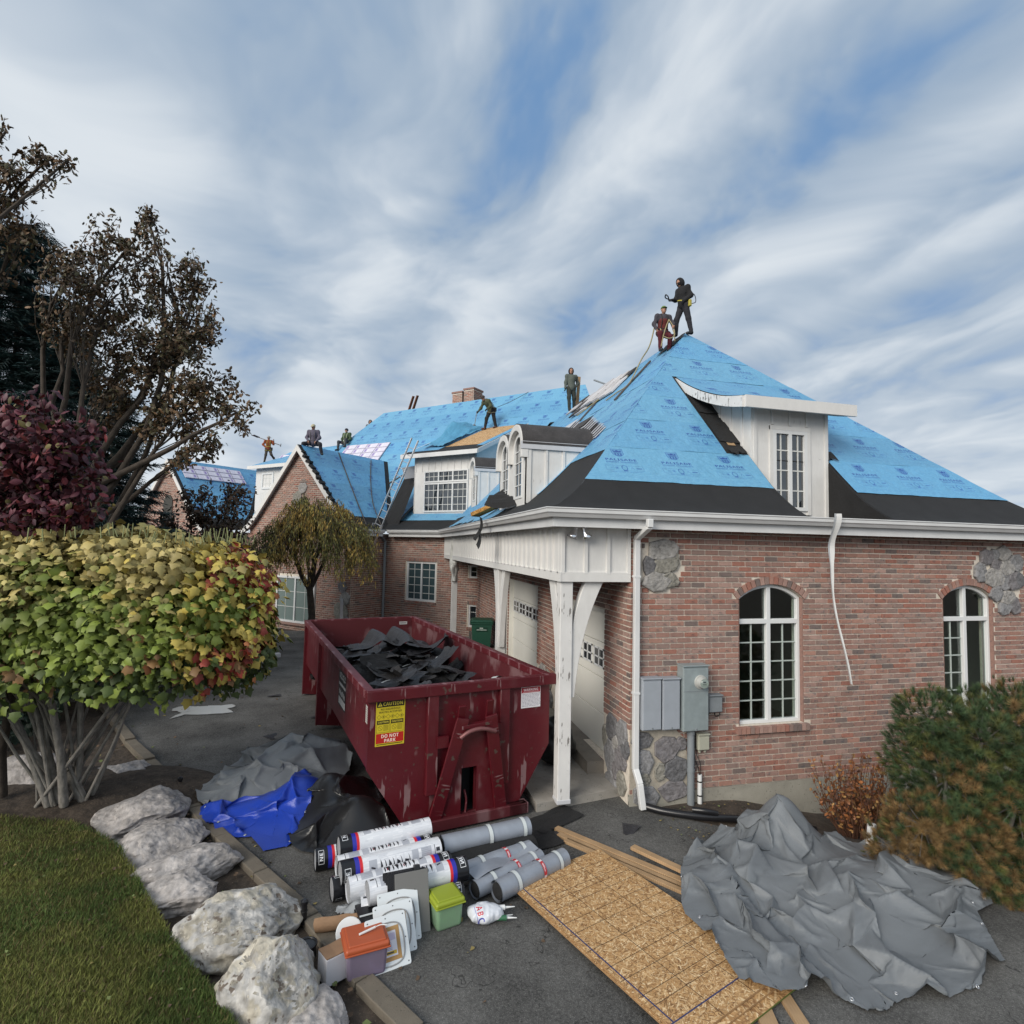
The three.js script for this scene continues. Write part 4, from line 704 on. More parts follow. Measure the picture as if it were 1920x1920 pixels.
// ---- dormer on the hip end
{
  const { x0, x1, z } = DORM, ry = (u) => 6.42 + 0.18 * u + 0.108 * u * u, zf = -8.40;       // u: distance back from the front edge of its roof
  const front = rect(x0, 4.25, x1, 6.42), hole = new THREE.Path(); hole.moveTo(6.99, 4.46); hole.lineTo(7.72, 4.46); hole.lineTo(7.72, 5.93); hole.lineTo(6.99, 5.93); hole.closePath(); front.holes.push(hole);
  const side = (x) => { const s = new THREE.Shape(), zs = []; for (let q = -z + 0.004; q <= 11.3; q += 0.12) zs.push(q); zs.forEach((q, i) => { const y = prof(q - 7.23, PG) - 0.05; i ? s.lineTo(q, y) : s.moveTo(q, y); }); zs.reverse().forEach((q) => s.lineTo(q, Math.max(ry(q + zf) - 0.05, prof(q - 7.23, PG) - 0.04))); s.closePath(); return slab(s, 0.06, V(x, 0, 0), V(0, 0, -1)); };
  const d = part('dormer', [slab(front, 0.08, V(0, 0, z), XW), side(x0 + 0.056), side(x1 + 0.004)], M.white, house);
  for (const x of [6.62, 6.985, 7.355, 7.725, 8.15]) part('batten', x > 6.9 && x < 7.8 ? box(0.05, 0.36, 0.02, x, 6.205, z + 0.0125) : box(0.06, 2.1, 0.02, x, 5.33, z + 0.0125), M.white, d);
  for (const q of [8.95, 9.28, 9.62, 9.95, 10.3]) { const y0 = prof(q - 7.23, PG), y1 = ry(q + zf) - 0.06; if (y1 > y0) part('batten', box(0.022, y1 - y0, 0.05, x0 - 0.010, (y0 + y1) / 2, -q), M.worn, d); }
  farWindow(d, V(0, 0, z), XW, 6.99, 7.72, 4.46, 5.93, 2, [2, 4], 0.03, M.darkglass, 0.065);
  part('casing', [box(0.07, 1.62, 0.03, 6.955, 5.2, z + 0.014), box(0.07, 1.62, 0.03, 7.755, 5.2, z + 0.014), box(0.87, 0.07, 0.03, 7.355, 5.966, z + 0.018)], M.white, d);
  const X0 = 6.2, X1 = 8.52;
  part('dormer_roof', surf((u, v) => V(lerp(X0, X1, u), ry(v * 2.95) + 0.012 + 0.012 * fbm(u * 9, v * 9, 2, 3), zf - v * 2.95), 20, 26, (u, v, p) => [p.x / MEMB[0], v * 3.1 / MEMB[1]]), M.membrane, d);
  const fas = (x) => { const s = new THREE.Shape(), us = []; for (let u = 0; u <= 2.85; u += 0.15) us.push(u); us.forEach((u, i) => i ? s.lineTo(-zf + u, ry(u)) : s.moveTo(-zf + u, ry(u))); us.reverse().forEach((u) => s.lineTo(-zf + u, ry(u) - 0.2 + u * 0.02)); s.closePath(); return slab(s, 0.05, V(x, 0, 0), V(0, 0, -1)); };
  part('fascia_board', [fas(X0 - 0.003), fas(X1 - 0.05 + 0.003)], M.worn, d); part('fascia_board', box(X1 - X0 + 0.02, 0.21, 0.05, (X0 + X1) / 2, 6.32, zf + 0.028), M.white, d);
  part('soffit', surf((u, v) => V(lerp(X0 + 0.02, X1 - 0.02, u), ry(v * 2.4) - 0.13, zf - v * 2.4), 2, 14), M.white, d);
  // ragged tar paper left along the foot of the side wall
  for (const [q, w] of [[9.0, 0.3], [9.7, 0.35]]) { const t = q - 7.23; part('felt_patch', flat(patch(FE, n0 - 0.42, n0, t, t + 0.5, 0.02, 6, 6, 0.03, 0.1, q)), M.felt, d); }
  part('bare_deck', patch(FE, n0 - 0.30, n0 - 0.14, 1.72, 1.86, 0.012, 4, 4), M.wood, d);
  for (const [s, t, w, h] of [[n0 - 0.24, 1.5, 0.35, 0.12], [n1 - 0.05, 1.52, 0.55, 0.16], [n1 + 0.2, 2.0, 0.25, 0.3]]) part('felt_patch', patch(FE, s - w / 2, s + w / 2, t, t + h, 0.05, 8, 6, 0.09, 0.2, s * 9), M.felt, d);
}
// ---- arched dormers on the garage side
function archDormer(X, zr, zl, n, y0, yE) {
  const w = (zr - zl) / n, bx = (y) => 2.29 + inv(y, PG), s = new THREE.Shape(), xb = bx(yE) + 0.1, r = w / 2;
  s.moveTo(X, prof(X - 2.29, PG) - 0.06); for (let x = X; x <= xb; x += 0.1) s.lineTo(x, prof(x - 2.29, PG) - 0.05); s.lineTo(xb, yE); s.lineTo(X, yE); s.closePath();
  const wall = new THREE.Shape(); wall.moveTo(zl, y0 - 0.1); wall.lineTo(zr, y0 - 0.1); wall.lineTo(zr, yE); for (let k = n - 1; k >= 0; k--) wall.absellipse(zl + w * (k + 0.5), yE, r, r * 0.78, 0, Math.PI, false); wall.closePath();
  for (let k = 0; k < n; k++) { const c = zl + w * (k + 0.5), h = new THREE.Path(), q = r * 0.56; h.moveTo(c - q, y0 + 0.16); h.lineTo(c + q, y0 + 0.16); h.lineTo(c + q, yE - 0.06); h.absellipse(c, yE - 0.06, q, q * 0.95, 0, Math.PI, false); h.closePath(); wall.holes.push(h); }
  const d = part('dormer', [slab(s, 0.05, V(0, 0, zr), XW), slab(wall, 0.05, V(X, 0, 0), ZU), slab(s, 0.05, V(0, 0, zl + 0.05), XW)], M.white, house);
  for (let x = X + 0.04, k = 0; x < xb - 0.3; x += 0.36, k++) { const b = prof(x - 2.29, PG); part('batten', box(k ? 0.05 : 0.09, yE - 0.13 - b, 0.022, x + 0.02, (yE - 0.13 + b) / 2, zr + 0.011), k ? M.worn : M.white, d); }
  part('fascia_board', [box(xb - X + 0.12, 0.15, 0.03, (X + xb) / 2 - 0.06, yE - 0.06, zr + 0.03)], M.greywood, d);
  for (let k = 0; k < n; k++) {
    const c = zl + w * (k + 0.5), q = r * 0.56, arch = (o, oy) => { const a = new THREE.Shape(); a.absellipse(c, yE - 0.04, r + o, r * 0.78 + oy, 0, Math.PI, false); return a; };
    const ring = new THREE.Shape(); ring.moveTo(c - r - 0.03, yE - 0.30); ring.lineTo(c - r + 0.10, yE - 0.30); ring.lineTo(c - r + 0.10, yE - 0.04); ring.absellipse(c, yE - 0.04, r - 0.10, r * 0.78 - 0.10, Math.PI, 0, true); ring.lineTo(c + r - 0.10, yE - 0.30); ring.lineTo(c + r + 0.03, yE - 0.30); ring.lineTo(c + r + 0.03, yE - 0.04); ring.absellipse(c, yE - 0.04, r + 0.03, r * 0.78 + 0.03, 0, Math.PI, false); ring.closePath();
    part('arched_hood', slab(ring, 0.14, V(X - 0.10, 0, 0), ZU, 0.006), M.white, d);
    part('arched_roof', surf((u, v) => { const a = Math.PI * u; return V(lerp(X - 0.085, xb + 0.7, v), yE - 0.04 + Math.sin(a) * (r * 0.78 + 0.05), c + Math.cos(a) * (r + 0.05)); }, 18, 8, (u, v, p) => [p.x, u * 1.6]), M.shingle, d);
    const fr = new THREE.Shape(); fr.moveTo(c - q, y0 + 0.16); fr.lineTo(c + q, y0 + 0.16); fr.lineTo(c + q, yE - 0.06); fr.absellipse(c, yE - 0.06, q, q * 0.95, 0, Math.PI, false); fr.closePath();
    const inn = new THREE.Path(); inn.moveTo(c - q + 0.05, y0 + 0.21); inn.lineTo(c + q - 0.05, y0 + 0.21); inn.lineTo(c + q - 0.05, yE - 0.06); inn.absellipse(c, yE - 0.06, q - 0.05, q * 0.95 - 0.05, 0, Math.PI, false); inn.closePath(); const pane = fr.clone(); fr.holes.push(inn);
    part('window_frame', slab(fr, 0.05, V(X + 0.005 - 0.02, 0, 0), ZU), M.trim, d);
    part('pane', slab(pane, 0.008, V(X + 0.02, 0, 0), ZU), M.darkglass, d);
    const b = [box(0.015, yE - y0 - 0.1, 0.02, X - 0.002 + 0.012, (yE + y0) / 2 + 0.1, c)]; for (let i = 1; i < 5; i++) b.push(box(0.015, 0.02, 2 * q - 0.08, X + 0.010, lerp(y0 + 0.2, yE, i / 4.4), c)); part('muntin', b, M.trim, d);
  }
  return d;
}
archDormer(2.85, -10.55, -12.9, 2, 4.52, 5.76);
archDormer(3.5, -19.6, -20.7, 1, 5.16, 6.50);
// ---- dormer with the triple window on the far wing
{
  const O = W(0, 0, -1.0), s0 = 1.91, s1 = -1.2, wall = rect(-s0, 4.8, -s1, 7.42), y = (q) => 7.40 + 0.45 * q;
  const tri = (s) => { const p = new THREE.Shape(); const pts = []; for (let q = 0; q <= 3.7; q += 0.2) pts.push(q); pts.forEach((q, i) => { const yy = prof(q + 1.42, PM) - 0.06; i ? p.lineTo(q, yy) : p.moveTo(q, yy); }); pts.reverse().forEach((q) => p.lineTo(q, Math.max(y(q + 0.4) - 0.06, prof(q + 1.42, PM) - 0.05))); p.closePath(); return slab(p, 0.06, W(s, 0, -1.0), NX.clone().negate()); };
  const d = part('dormer', [slab(wall, 0.08, O, UX), tri(s0 - 0.06), tri(s1)], M.white, house);
  for (let s = s1 + 0.05; s < s0; s += 0.33) part('batten', (() => { const g = box(0.05, 0.62, 0.022, -s, 7.03, 0.011); return g.applyMatrix4(new THREE.Matrix4().makeBasis(UX, V(0, 1, 0), NX).setPosition(O)); })(), M.white, d);
  farWindow(d, O, UX, -1.34, 0.89, 6.24, 6.72, 3, [3, 2], 0.05); farWindow(d, O, UX, -1.34, 0.89, 5.03, 6.22, 3, [3, 4], 0.05);
  const rf = (sa, sb, da, db, off) => surf((u, v) => { const q = lerp(da, db, v), s = lerp(sa, sb, u); return W(s, y(q) + off + 0.012 * fbm(s * 3, q * 3, 4, 3), -0.6 - q); }, 24, 20, (u, v) => [lerp(sa, sb, u) / MEMB[0], lerp(da, db, v) * 1.1 / MEMB[1]]);
  part('dormer_roof', rf(-1.55, 2.3, 0, 4.3, 0), M.felt, d);
  part('underlayment_sheet', rf(0.62, 2.28, 0.35, 4.4, 0.014), M.membrane, d); part('underlayment_sheet', rf(-1.5, -1.15, 0.5, 4.0, 0.014), M.membrane, d);
  const torn = (a, b, c, e) => surf((u, v) => W(lerp(a, b, u), y(lerp(c, e, v)) + 0.012, -0.6 - lerp(c, e, v)), 6, 6, (u, v, p) => [p.x + p.z, v * (e - c)]);
  part('bare_deck', torn(-1.16, 0.64, 0.75, 4.1), M.osbPlain, d);
  const gb = (s, q) => W(s, y(q) - 0.07, -0.6 - q);
  part('fascia_board', [beam(gb(2.32, -0.02), gb(-1.57, -0.02), 0.05, 0.17)], M.gutter, d); part('fascia_board', [beam(gb(-1.57, 0), gb(-1.57, 4.0), 0.04, 0.16), beam(gb(2.32, 0), gb(2.32, 4.0), 0.04, 0.16)], M.white, d);
  // small board and felt at the foot of the left side
  part('felt_patch', surf((u, v) => W(lerp(2.35, 1.93, u), 4.75 + v * 0.75 - (1 - u) * 0.25, -0.4 - v * 0.9), 4, 4), M.felt, d);
}
// ---- small dormer of the left wing
{
  const O = W(0, 0, -1.0), d = part('dormer', [slab(rect(-12.6, 5.2, -10.2, 7.5), 0.08, O, UX), slab(poly([[0, 5.0], [2.3, 7.9], [0, 7.5]]), 0.06, W(10.2, 0, -1.0), NX.clone().negate()), slab(poly([[0, 5.0], [2.3, 7.9], [0, 7.5]]), 0.06, W(12.6, 0, -1.0), NX.clone().negate())], M.white, house);
  farWindow(d, O, UX, -12.15, -11.2, 6.35, 7.2, 1, [3, 3], 0.04, M.darkglass, 0.1);
  part('dormer_roof', surf((u, v) => W(lerp(9.9, 12.9, u), 7.55 + v * 1.0, -0.7 - v * 2.6), 4, 4, (u, v) => [u * 3, v * 3]), M.membrane, d);
  part('fascia_board', beam(W(9.85, 7.47, -0.68), W(12.95, 7.47, -0.68), 0.05, 0.17), M.white, d);
}
// ---- walls of the far wing
{
  const open = [[-1.28, 0.2, 1.52, 3.04], [1.74, 2.34, 2.52, 2.98], [1.74, 2.36, 0.75, 1.55]];     // u = -s
  const O = OX.clone(), s = rect(-2.5, -0.3, 3.2, 4.1); for (const [a, b, c, e] of open) { const h = new THREE.Path(); h.moveTo(a, c); h.lineTo(b, c); h.lineTo(b, e); h.lineTo(a, e); h.closePath(); s.holes.push(h); }
  const wall = part('wall', slab(s, 0.25, O.clone().addScaledVector(NX, -0.006), UX), M.mortar, house);
  layBricks(wall, { O, U: UX, v0: 0.0, v1: 4.1, seed: 8, range: () => [-2.47, 3.1], blocked: (v) => open.filter(([a, b, c, e]) => v > c - 0.09 && v < e + 0.13).map(([a, b]) => [a - 0.05, b + 0.05]) });
  for (const [a, b, c, e] of open) for (let i = 0, n = Math.round((b - a + 0.1) / 0.085); i < n; i++) { brickAt(wall, 'brick', O, UX, a - 0.05 + (i + 0.5) * (b - a + 0.1) / n, e + 0.065, 0, 0.072, 0.12, 0.1, 0.014, i); brickAt(wall, 'brick', O, UX, a - 0.05 + (i + 0.5) * (b - a + 0.1) / n, c - 0.05, 0, 0.072, 0.085, 0.14, 0.05, i + 50); }
  farWindow(house, O, UX, -1.28, 0.2, 1.52, 3.04, 2, [2, 5], -0.03, std({ color: lin(0.045, 0.075, 0.085), roughness: 0.15 }), 0.075);
  farWindow(house, O, UX, 1.74, 2.34, 2.52, 2.98, 1, [2, 2], -0.03); farWindow(house, O, UX, 1.74, 2.36, 0.75, 1.55, 1, [2, 3], -0.03);
  // gable fronts
  const gfront = (sc, dF, seed, wn) => {
    const Og = W(sc, 0, dF), top = (u) => prof(3.55 - Math.abs(u), TG) - 0.12, sh = new THREE.Shape(); sh.moveTo(-3.18, -0.3); sh.lineTo(3.18, -0.3); for (let u = 3.18; u >= -3.18 - 1e-6; u -= 0.159) sh.lineTo(u, top(u)); sh.closePath();
    const w = part('wall', slab(sh, 0.25, Og.clone().addScaledVector(NX, -0.006), UX), M.mortar, house);
    layBricks(w, { O: Og, U: UX, v0: 0, v1: 7.4, seed, range: (v) => { let e = 3.18; if (v > 3.9) e = Math.max(0.02, Math.min(3.18, 3.55 - inv(v + 0.12, TG))); return [-e, e]; }, blocked: (v) => wn.filter(([a, b, c, e]) => v > c - 0.09 && v < e + 0.13).map(([a, b]) => [a - 0.03, b + 0.03]) });
    return { w, Og };
  };
  const g2 = gfront(5.65, 1.75, 9, [[-1.1, 1.25, 0.45, 2.3]]); farWindow(house, g2.Og, UX, -1.1, 1.25, 0.45, 2.3, 2, [2, 3], 0.075, M.blind, 0.08);
  part('window_sill', (() => { const g = box(2.5, 0.09, 0.16, 0.07, 0.40, 0.05); return g.applyMatrix4(new THREE.Matrix4().makeBasis(UX, V(0, 1, 0), NX).setPosition(g2.Og)); })(), M.bricks[3], house);
  stones(g2.w, g2.Og.clone().setY(0), UX, [[0.2, 5.9, 0.5, 0.4, 1], [-0.1, 5.5, 0.5, 0.5, 3], [0.3, 5.2, 0.4, 0.4, 1], [2.9, 1.6, 0.5, 0.5, 1], [2.7, 1.1, 0.7, 0.6, 3], [2.95, 0.6, 0.5, 0.6, 4], [2.5, 0.5, 0.5, 0.5, 3], [2.85, 0.1, 0.6, 0.5, 1], [2.2, 0.15, 0.6, 0.5, 4], [2.75, 2.0, 0.4, 0.4, 4]], 121);
  const g1 = gfront(15.3, 1.9, 10, []);
  const lou = new THREE.Shape(); lou.moveTo(-0.4, 4.6); lou.lineTo(0.4, 4.6); lou.lineTo(0.4, 5.5); lou.absellipse(0, 5.5, 0.4, 0.4, 0, Math.PI, false); lou.closePath(); part('louvre', slab(lou, 0.05, g1.Og.clone().addScaledVector(NX, 0.05), UX), M.interiorDark, house);
  const rv = (sc, dF, sgn, d0 = -0.05) => { const S = sc + sgn * 3.18; return slab(rect(-dF, -0.3, d0, 4.1), 0.24, W(S, 0, 0), sgn < 0 ? NX.clone().negate() : NX); };
  const sideW = part('wall', slab(rect(-1.744, -0.3, 0.0, 4.1), 0.2, W(2.47 + 0.006, 0, 0), NX.clone().negate()), M.mortar, house);
  layBricks(sideW, { O: W(2.47, 0, 0), U: NX.clone().negate(), v0: 0, v1: 4.1, seed: 12, range: () => [-1.744, 0.0] });
  const mid = part('wall', [slab(rect(-12.2, -0.3, -8.8, 4.1), 0.25, OX.clone(), UX), slab(rect(0, -0.3, 1.744, 4.1), 0.2, W(8.83, 0, 0), NX), slab(rect(-1.89, -0.3, 0, 4.1), 0.2, W(12.12, 0, 0), NX.clone().negate())], M.bricks[3], house);
  // downspout in the inner corner
  part('downspout', [beam(W(2.38, 4.1, 0.42), W(2.38, 3.8, 0.09), 0.08, 0.08), beam(W(2.38, 3.82, 0.09), W(2.38, 0.1, 0.09), 0.09, 0.08)], M.conduit, house);
  // chimney stacks
  for (const [s, h, k] of [[3.95, 11.75, 0], [3.2, 11.85, 1]]) {
    const c = part('chimney', box(0.62, 2.2, 0.8, 0, 0, 0), M.mortar, house); c.quaternion.setFromRotationMatrix(new THREE.Matrix4().makeBasis(UX, V(0, 1, 0), NX)); c.position.copy(W(s, h - 1.1, -6.9));
    layBricks(c, { O: V(-0.31, 0, 0.4), U: V(1, 0, 0), v0: -0.9, v1: 1.08, seed: 30 + k, range: () => [0, 0.62] });
    layBricks(c, { O: V(0.31, 0, 0.4), U: V(0, 0, -1), v0: -0.9, v1: 1.08, seed: 33 + k, range: () => [0, 0.8] });
    layBricks(c, { O: V(-0.31, 0, -0.4), U: V(0, 0, 1), v0: -0.9, v1: 1.08, seed: 35 + k, range: () => [0, 0.8] });
    part('chimney_cap', box(0.70, 0.09, 0.88, 0, 1.10, 0), M.bricks[2], c);
  }
}

// ---------------------------------------------------------------- crumpled sheets: a cloth with too much length buckles into folds, coarse ones first
function crumple({ edge, mound, slack = 1.35, fine = 1.03, seed = 1, levels = 4, n0 = 9, iters = 90, thick = 0.015, lift = 0.3, uvS = 1, hold = 0.05, slackV = slack, smooth = 2, squash = 1 }) {
  const r = rng(seed); let n = n0, P = null, T = null;
  for (let lv = 0; lv < levels; lv++) {
    const m = n + 1, Q = new Float64Array(m * m * 3), G = new Float64Array(m * m * 2);
    for (let j = 0; j < m; j++) for (let i = 0; i < m; i++) {
      const k = j * m + i, o = k * 3;
      if (!P) {
        const in1 = i > 0 && j > 0 && i < n && j < n, u = i / n + (in1 ? (r() - 0.5) * 0.75 / n : 0), v = j / n + (in1 ? (r() - 0.5) * 0.75 / n : 0), [x, z] = edge(u, v);
        Q[o] = G[k * 2] = x; Q[o + 2] = G[k * 2 + 1] = z; Q[o + 1] = mound(x, z) + 0.03 + (in1 ? lift * r() : 0.02 * r());
      } else {
        const h = n / 2, w = h + 1, i0 = i >> 1, j0 = j >> 1, i1 = Math.min(h, (i + 1) >> 1), j1 = Math.min(h, (j + 1) >> 1), di = (i & 1) && (j & 1) && ((i0 + j0) & 1), A = di ? [[i1, j0], [i0, j1]] : [[i0, j0], [i1, j1]];
        for (let c = 0; c < 3; c++) Q[o + c] = (P[(A[0][1] * w + A[0][0]) * 3 + c] + P[(A[1][1] * w + A[1][0]) * 3 + c]) / 2 + (c === 1 ? (r() - 0.5) * 0.05 / (1 << lv) : 0);
        for (let c = 0; c < 2; c++) G[k * 2 + c] = (T[(A[0][1] * w + A[0][0]) * 2 + c] + T[(A[1][1] * w + A[1][0]) * 2 + c]) / 2;
      }
    }
    const C = [], d3 = (a, b) => Math.hypot(Q[a * 3] - Q[b * 3], Q[a * 3 + 1] - Q[b * 3 + 1], Q[a * 3 + 2] - Q[b * 3 + 2]), d2 = (a, b) => Math.hypot(G[a * 2] - G[b * 2], G[a * 2 + 1] - G[b * 2 + 1]);
    const add = (a, b, sl) => C.push([a, b, P ? d3(a, b) * fine : d2(a, b) * (sl + (r() - 0.5) * 0.25)]);
    for (let j = 0; j < m; j++) for (let i = 0; i < m; i++) { const a = j * m + i; if (i < n) add(a, a + 1, slack); if (j < n) add(a, a + m, slackV); if (i < n && j < n) { const sd = (slack + slackV) / 2; if ((i + j) & 1) add(a + 1, a + m, sd); else add(a, a + m + 1, sd); } }
    const its = lv ? Math.round(iters * 0.4) : iters * 2;
    for (let it = 0; it < its; it++) {
      for (let k = 0; k < m * m; k++) Q[k * 3 + 1] -= lv ? 0.0008 : 0.004;
      for (let q = 0; q < C.length; q++) {
        const [a, b, L] = C[it & 1 ? C.length - 1 - q : q], A = a * 3, D = b * 3, dx = Q[D] - Q[A], dy = Q[D + 1] - Q[A + 1], dz = Q[D + 2] - Q[A + 2], d = Math.hypot(dx, dy, dz) + 1e-9, f = (d - L) / d * 0.4;
        Q[A] += dx * f; Q[A + 1] += dy * f; Q[A + 2] += dz * f; Q[D] -= dx * f; Q[D + 1] -= dy * f; Q[D + 2] -= dz * f;
      }
      for (let j = 0; j < m; j++) for (let i = 0; i < m; i++) {
        const k = j * m + i, o = k * 3, fl = mound(Q[o], Q[o + 2]) + thick; if (Q[o + 1] < fl) Q[o + 1] = fl;
        const t = (i === 0 || j === 0 || i === n || j === n) ? 0.2 : lv ? 0 : hold; Q[o] += (G[k * 2] - Q[o]) * t; Q[o + 2] += (G[k * 2 + 1] - Q[o + 2]) * t;
      }
    }
    P = Q; T = G; if (lv < levels - 1) n *= 2;
  }
  const m = n + 1, g = new THREE.BufferGeometry(), uv = new Float32Array(m * m * 2), idx = [];
  for (let k = 0; k < m * m; k++) { const b = mound(P[k * 3], P[k * 3 + 2]) + thick; P[k * 3 + 1] = b + (P[k * 3 + 1] - b) * squash; }
  for (let ps = 0; ps < smooth; ps++) { const S = Float64Array.from(P); for (let j = 1; j < n; j++) for (let i = 1; i < n; i++) for (let c = 0; c < 3; c++) { const o = (j * m + i) * 3 + c; P[o] = S[o] * 0.6 + 0.1 * (S[o - 3] + S[o + 3] + S[o - 3 * m] + S[o + 3 * m]); } }
  for (let j = 0; j < m; j++) for (let i = 0; i < m; i++) { uv[(j * m + i) * 2] = i / n * uvS; uv[(j * m + i) * 2 + 1] = j / n * uvS; }
  for (let j = 0; j < n; j++) for (let i = 0; i < n; i++) { const a = j * m + i; if ((i + j) & 1) idx.push(a, a + m, a + 1, a + 1, a + m, a + m + 1); else idx.push(a, a + m, a + m + 1, a, a + m + 1, a + 1); }
  g.setAttribute('position', new THREE.Float32BufferAttribute(Array.from(P), 3)); g.setAttribute('uv', new THREE.BufferAttribute(uv, 2)); g.setIndex(idx); g.computeVertexNormals(); g.userData.n = n; return g;
}
// a tarpaulin: the sheet, its hem and brass eyelets along the edges
function tarp(geo, mat, label, every) {
  const o = thing('tarp', label, 'tarp'), n = geo.userData.n, m = n + 1, p = geo.attributes.position, nn = geo.attributes.normal, eye = [], at = (i, j) => V(p.getX(j * m + i), p.getY(j * m + i), p.getZ(j * m + i));
  part('sheet', geo, mat, o);
  for (const [i0, j0, di, dj] of [[0, 2, 1, 0], [0, n - 2, 1, 0], [2, 0, 0, 1], [n - 2, 0, 0, 1]]) {
    const pts = []; for (let k = 4; k < n - 3; k++) { const i = i0 + di * k, j = j0 + dj * k; pts.push(at(i, j)); if (k % every === 0) { const q = V(nn.getX(j * m + i), nn.getY(j * m + i), nn.getZ(j * m + i)); if (q.y < 0) q.negate(); eye.push(new THREE.TorusGeometry(0.013, 0.005, 6, 14).applyQuaternion(new THREE.Quaternion().setFromUnitVectors(V(0, 0, 1), q)).translate(...at(i, j).addScaledVector(q, 0.004).toArray())); } }
  }
  for (const e of eye) part('eyelet', e, M.metal, o); return o;
}
const quadEdge = (a, b, c, d, bow = 0, seed = 0) => (u, v) => { const x = lerp(lerp(a[0], b[0], u), lerp(d[0], c[0], u), v), z = lerp(lerp(a[1], b[1], u), lerp(d[1], c[1], u), v); return [x + (fbm(u * 4 + seed, v * 4, seed, 2) - 0.5) * bow, z + (fbm(u * 4 - seed, v * 4, seed + 5, 2) - 0.5) * bow]; };
// outline given as points round the heap
function blobEdge(pts) {
  const cx = pts.reduce((s, p) => s + p[0], 0) / pts.length, cz = pts.reduce((s, p) => s + p[1], 0) / pts.length, A = pts.map(([x, z]) => [Math.atan2(z - cz, x - cx), Math.hypot(x - cx, z - cz)]).sort((a, b) => a[0] - b[0]);
  return (u, v) => { const a = u * 2 - 1, b = v * 2 - 1, R = Math.max(Math.abs(a), Math.abs(b)), th = Math.atan2(b, a); let i = A.findIndex((q) => q[0] > th); const q = i < 0 ? [A[0][0] + 2 * Math.PI, A[0][1]] : A[i], p = i <= 0 ? (i < 0 ? A[A.length - 1] : [A[A.length - 1][0] - 2 * Math.PI, A[A.length - 1][1]]) : A[i - 1]; const t = (th - p[0]) / (q[0] - p[0]), L = lerp(p[1], q[1], t); return [cx + Math.cos(th) * L * R, cz + Math.sin(th) * L * R]; };
}
// outline given as four polylines (u = 0..1 along the first and third, v along the others), blended so that the weave runs straight
function coonsEdge(bot, right, top, left) {
  const at = (p, t) => { const q = t * (p.length - 1), i = Math.min(p.length - 2, Math.floor(q)), f = q - i; return [lerp(p[i][0], p[i + 1][0], f), lerp(p[i][1], p[i + 1][1], f)]; };
  return (u, v) => { const b = at(bot, u), t = at(top, u), l = at(left, v), r = at(right, v); return [0, 1].map((k) => lerp(b[k], t[k], v) + lerp(l[k], r[k], u) - lerp(lerp(bot[0][k], bot[bot.length - 1][k], u), lerp(top[0][k], top[top.length - 1][k], u), v)); };
}
const hump = (x, z, cx, cz, rx, rz, h, rot = 0) => { const c = Math.cos(rot), s = Math.sin(rot), a = ((x - cx) * c + (z - cz) * s) / rx, b = (-(x - cx) * s + (z - cz) * c) / rz; return h * Math.exp(-(a * a + b * b)); };

tarp(crumple({
  edge: coonsEdge([[3.10, -4.30], [3.42, -4.08], [3.82, -4.16], [4.05, -3.86], [4.42, -3.95], [4.9, -3.86], [5.72, -4.10]], [[5.72, -4.10], [6.1, -4.62], [6.45, -4.72], [6.95, -5.22]], [[3.75, -6.25], [4.5, -6.62], [5.2, -6.72], [5.75, -6.35], [6.3, -6.02], [6.95, -5.22]], [[3.10, -4.30], [3.16, -4.75], [3.10, -5.2], [3.46, -5.83], [3.75, -6.25]]),
  mound: (x, z) => Math.max(groundY(x, z), -0.2) + 0.01 + hump(x, z, 5.10, -6.22, 0.40, 0.32, 0.60) + hump(x, z, 4.25, -5.75, 0.6, 0.35, 0.26, -0.6) + hump(x, z, 5.2, -5.1, 0.8, 0.6, 0.24) + hump(x, z, 6.0, -5.1, 0.5, 0.4, 0.16) + (x < 3.85 && z > -5.9 ? 0.11 : 0),
  slack: 1.46, slackV: 1.20, seed: 12, n0: 15, levels: 4, lift: 0.34, fine: 1.045, smooth: 1, squash: 0.56, uvS: 5,
}), M.tarpGrey, 'big crumpled heap of grey tarpaulin beside the oriented strand board, under the pine bush', 26);
tarp(crumple({
  edge: blobEdge([[-2.33, -8.97], [-1.95, -8.55], [-1.45, -8.4], [-1.0, -8.6], [-0.69, -8.74], [-0.36, -10.24], [-0.83, -11.1], [-1.68, -10.73], [-2.16, -9.88]]),
  mound: (x, z) => 0.02 + hump(x, z, -0.95, -9.7, 0.7, 0.7, 0.42) + hump(x, z, -1.6, -9.2, 0.6, 0.5, 0.2), slack: 1.24, seed: 5, n0: 9, levels: 4, lift: 0.3, uvS: 3,
}), M.tarpGrey, 'smaller grey tarpaulin thrown over a hump left of the red dumpster', 24);
tarp(crumple({
  edge: blobEdge([[-2.2, -8.85], [-1.9, -8.15], [-1.35, -7.75], [-1.2, -7.4], [-0.93, -7.4], [-0.75, -8.2], [-0.5, -9.2], [-1.0, -9.1], [-1.6, -8.8]]),
  mound: (x, z) => 0.01 + hump(x, z, -0.85, -8.6, 0.4, 0.5, 0.36) + hump(x, z, -1.5, -8.4, 0.4, 0.25, 0.14), slack: 1.22, seed: 8, n0: 7, levels: 4, lift: 0.26, uvS: 2,
}), M.tarpBlue, 'bright blue tarpaulin crumpled under the edge of the smaller grey tarp', 20);
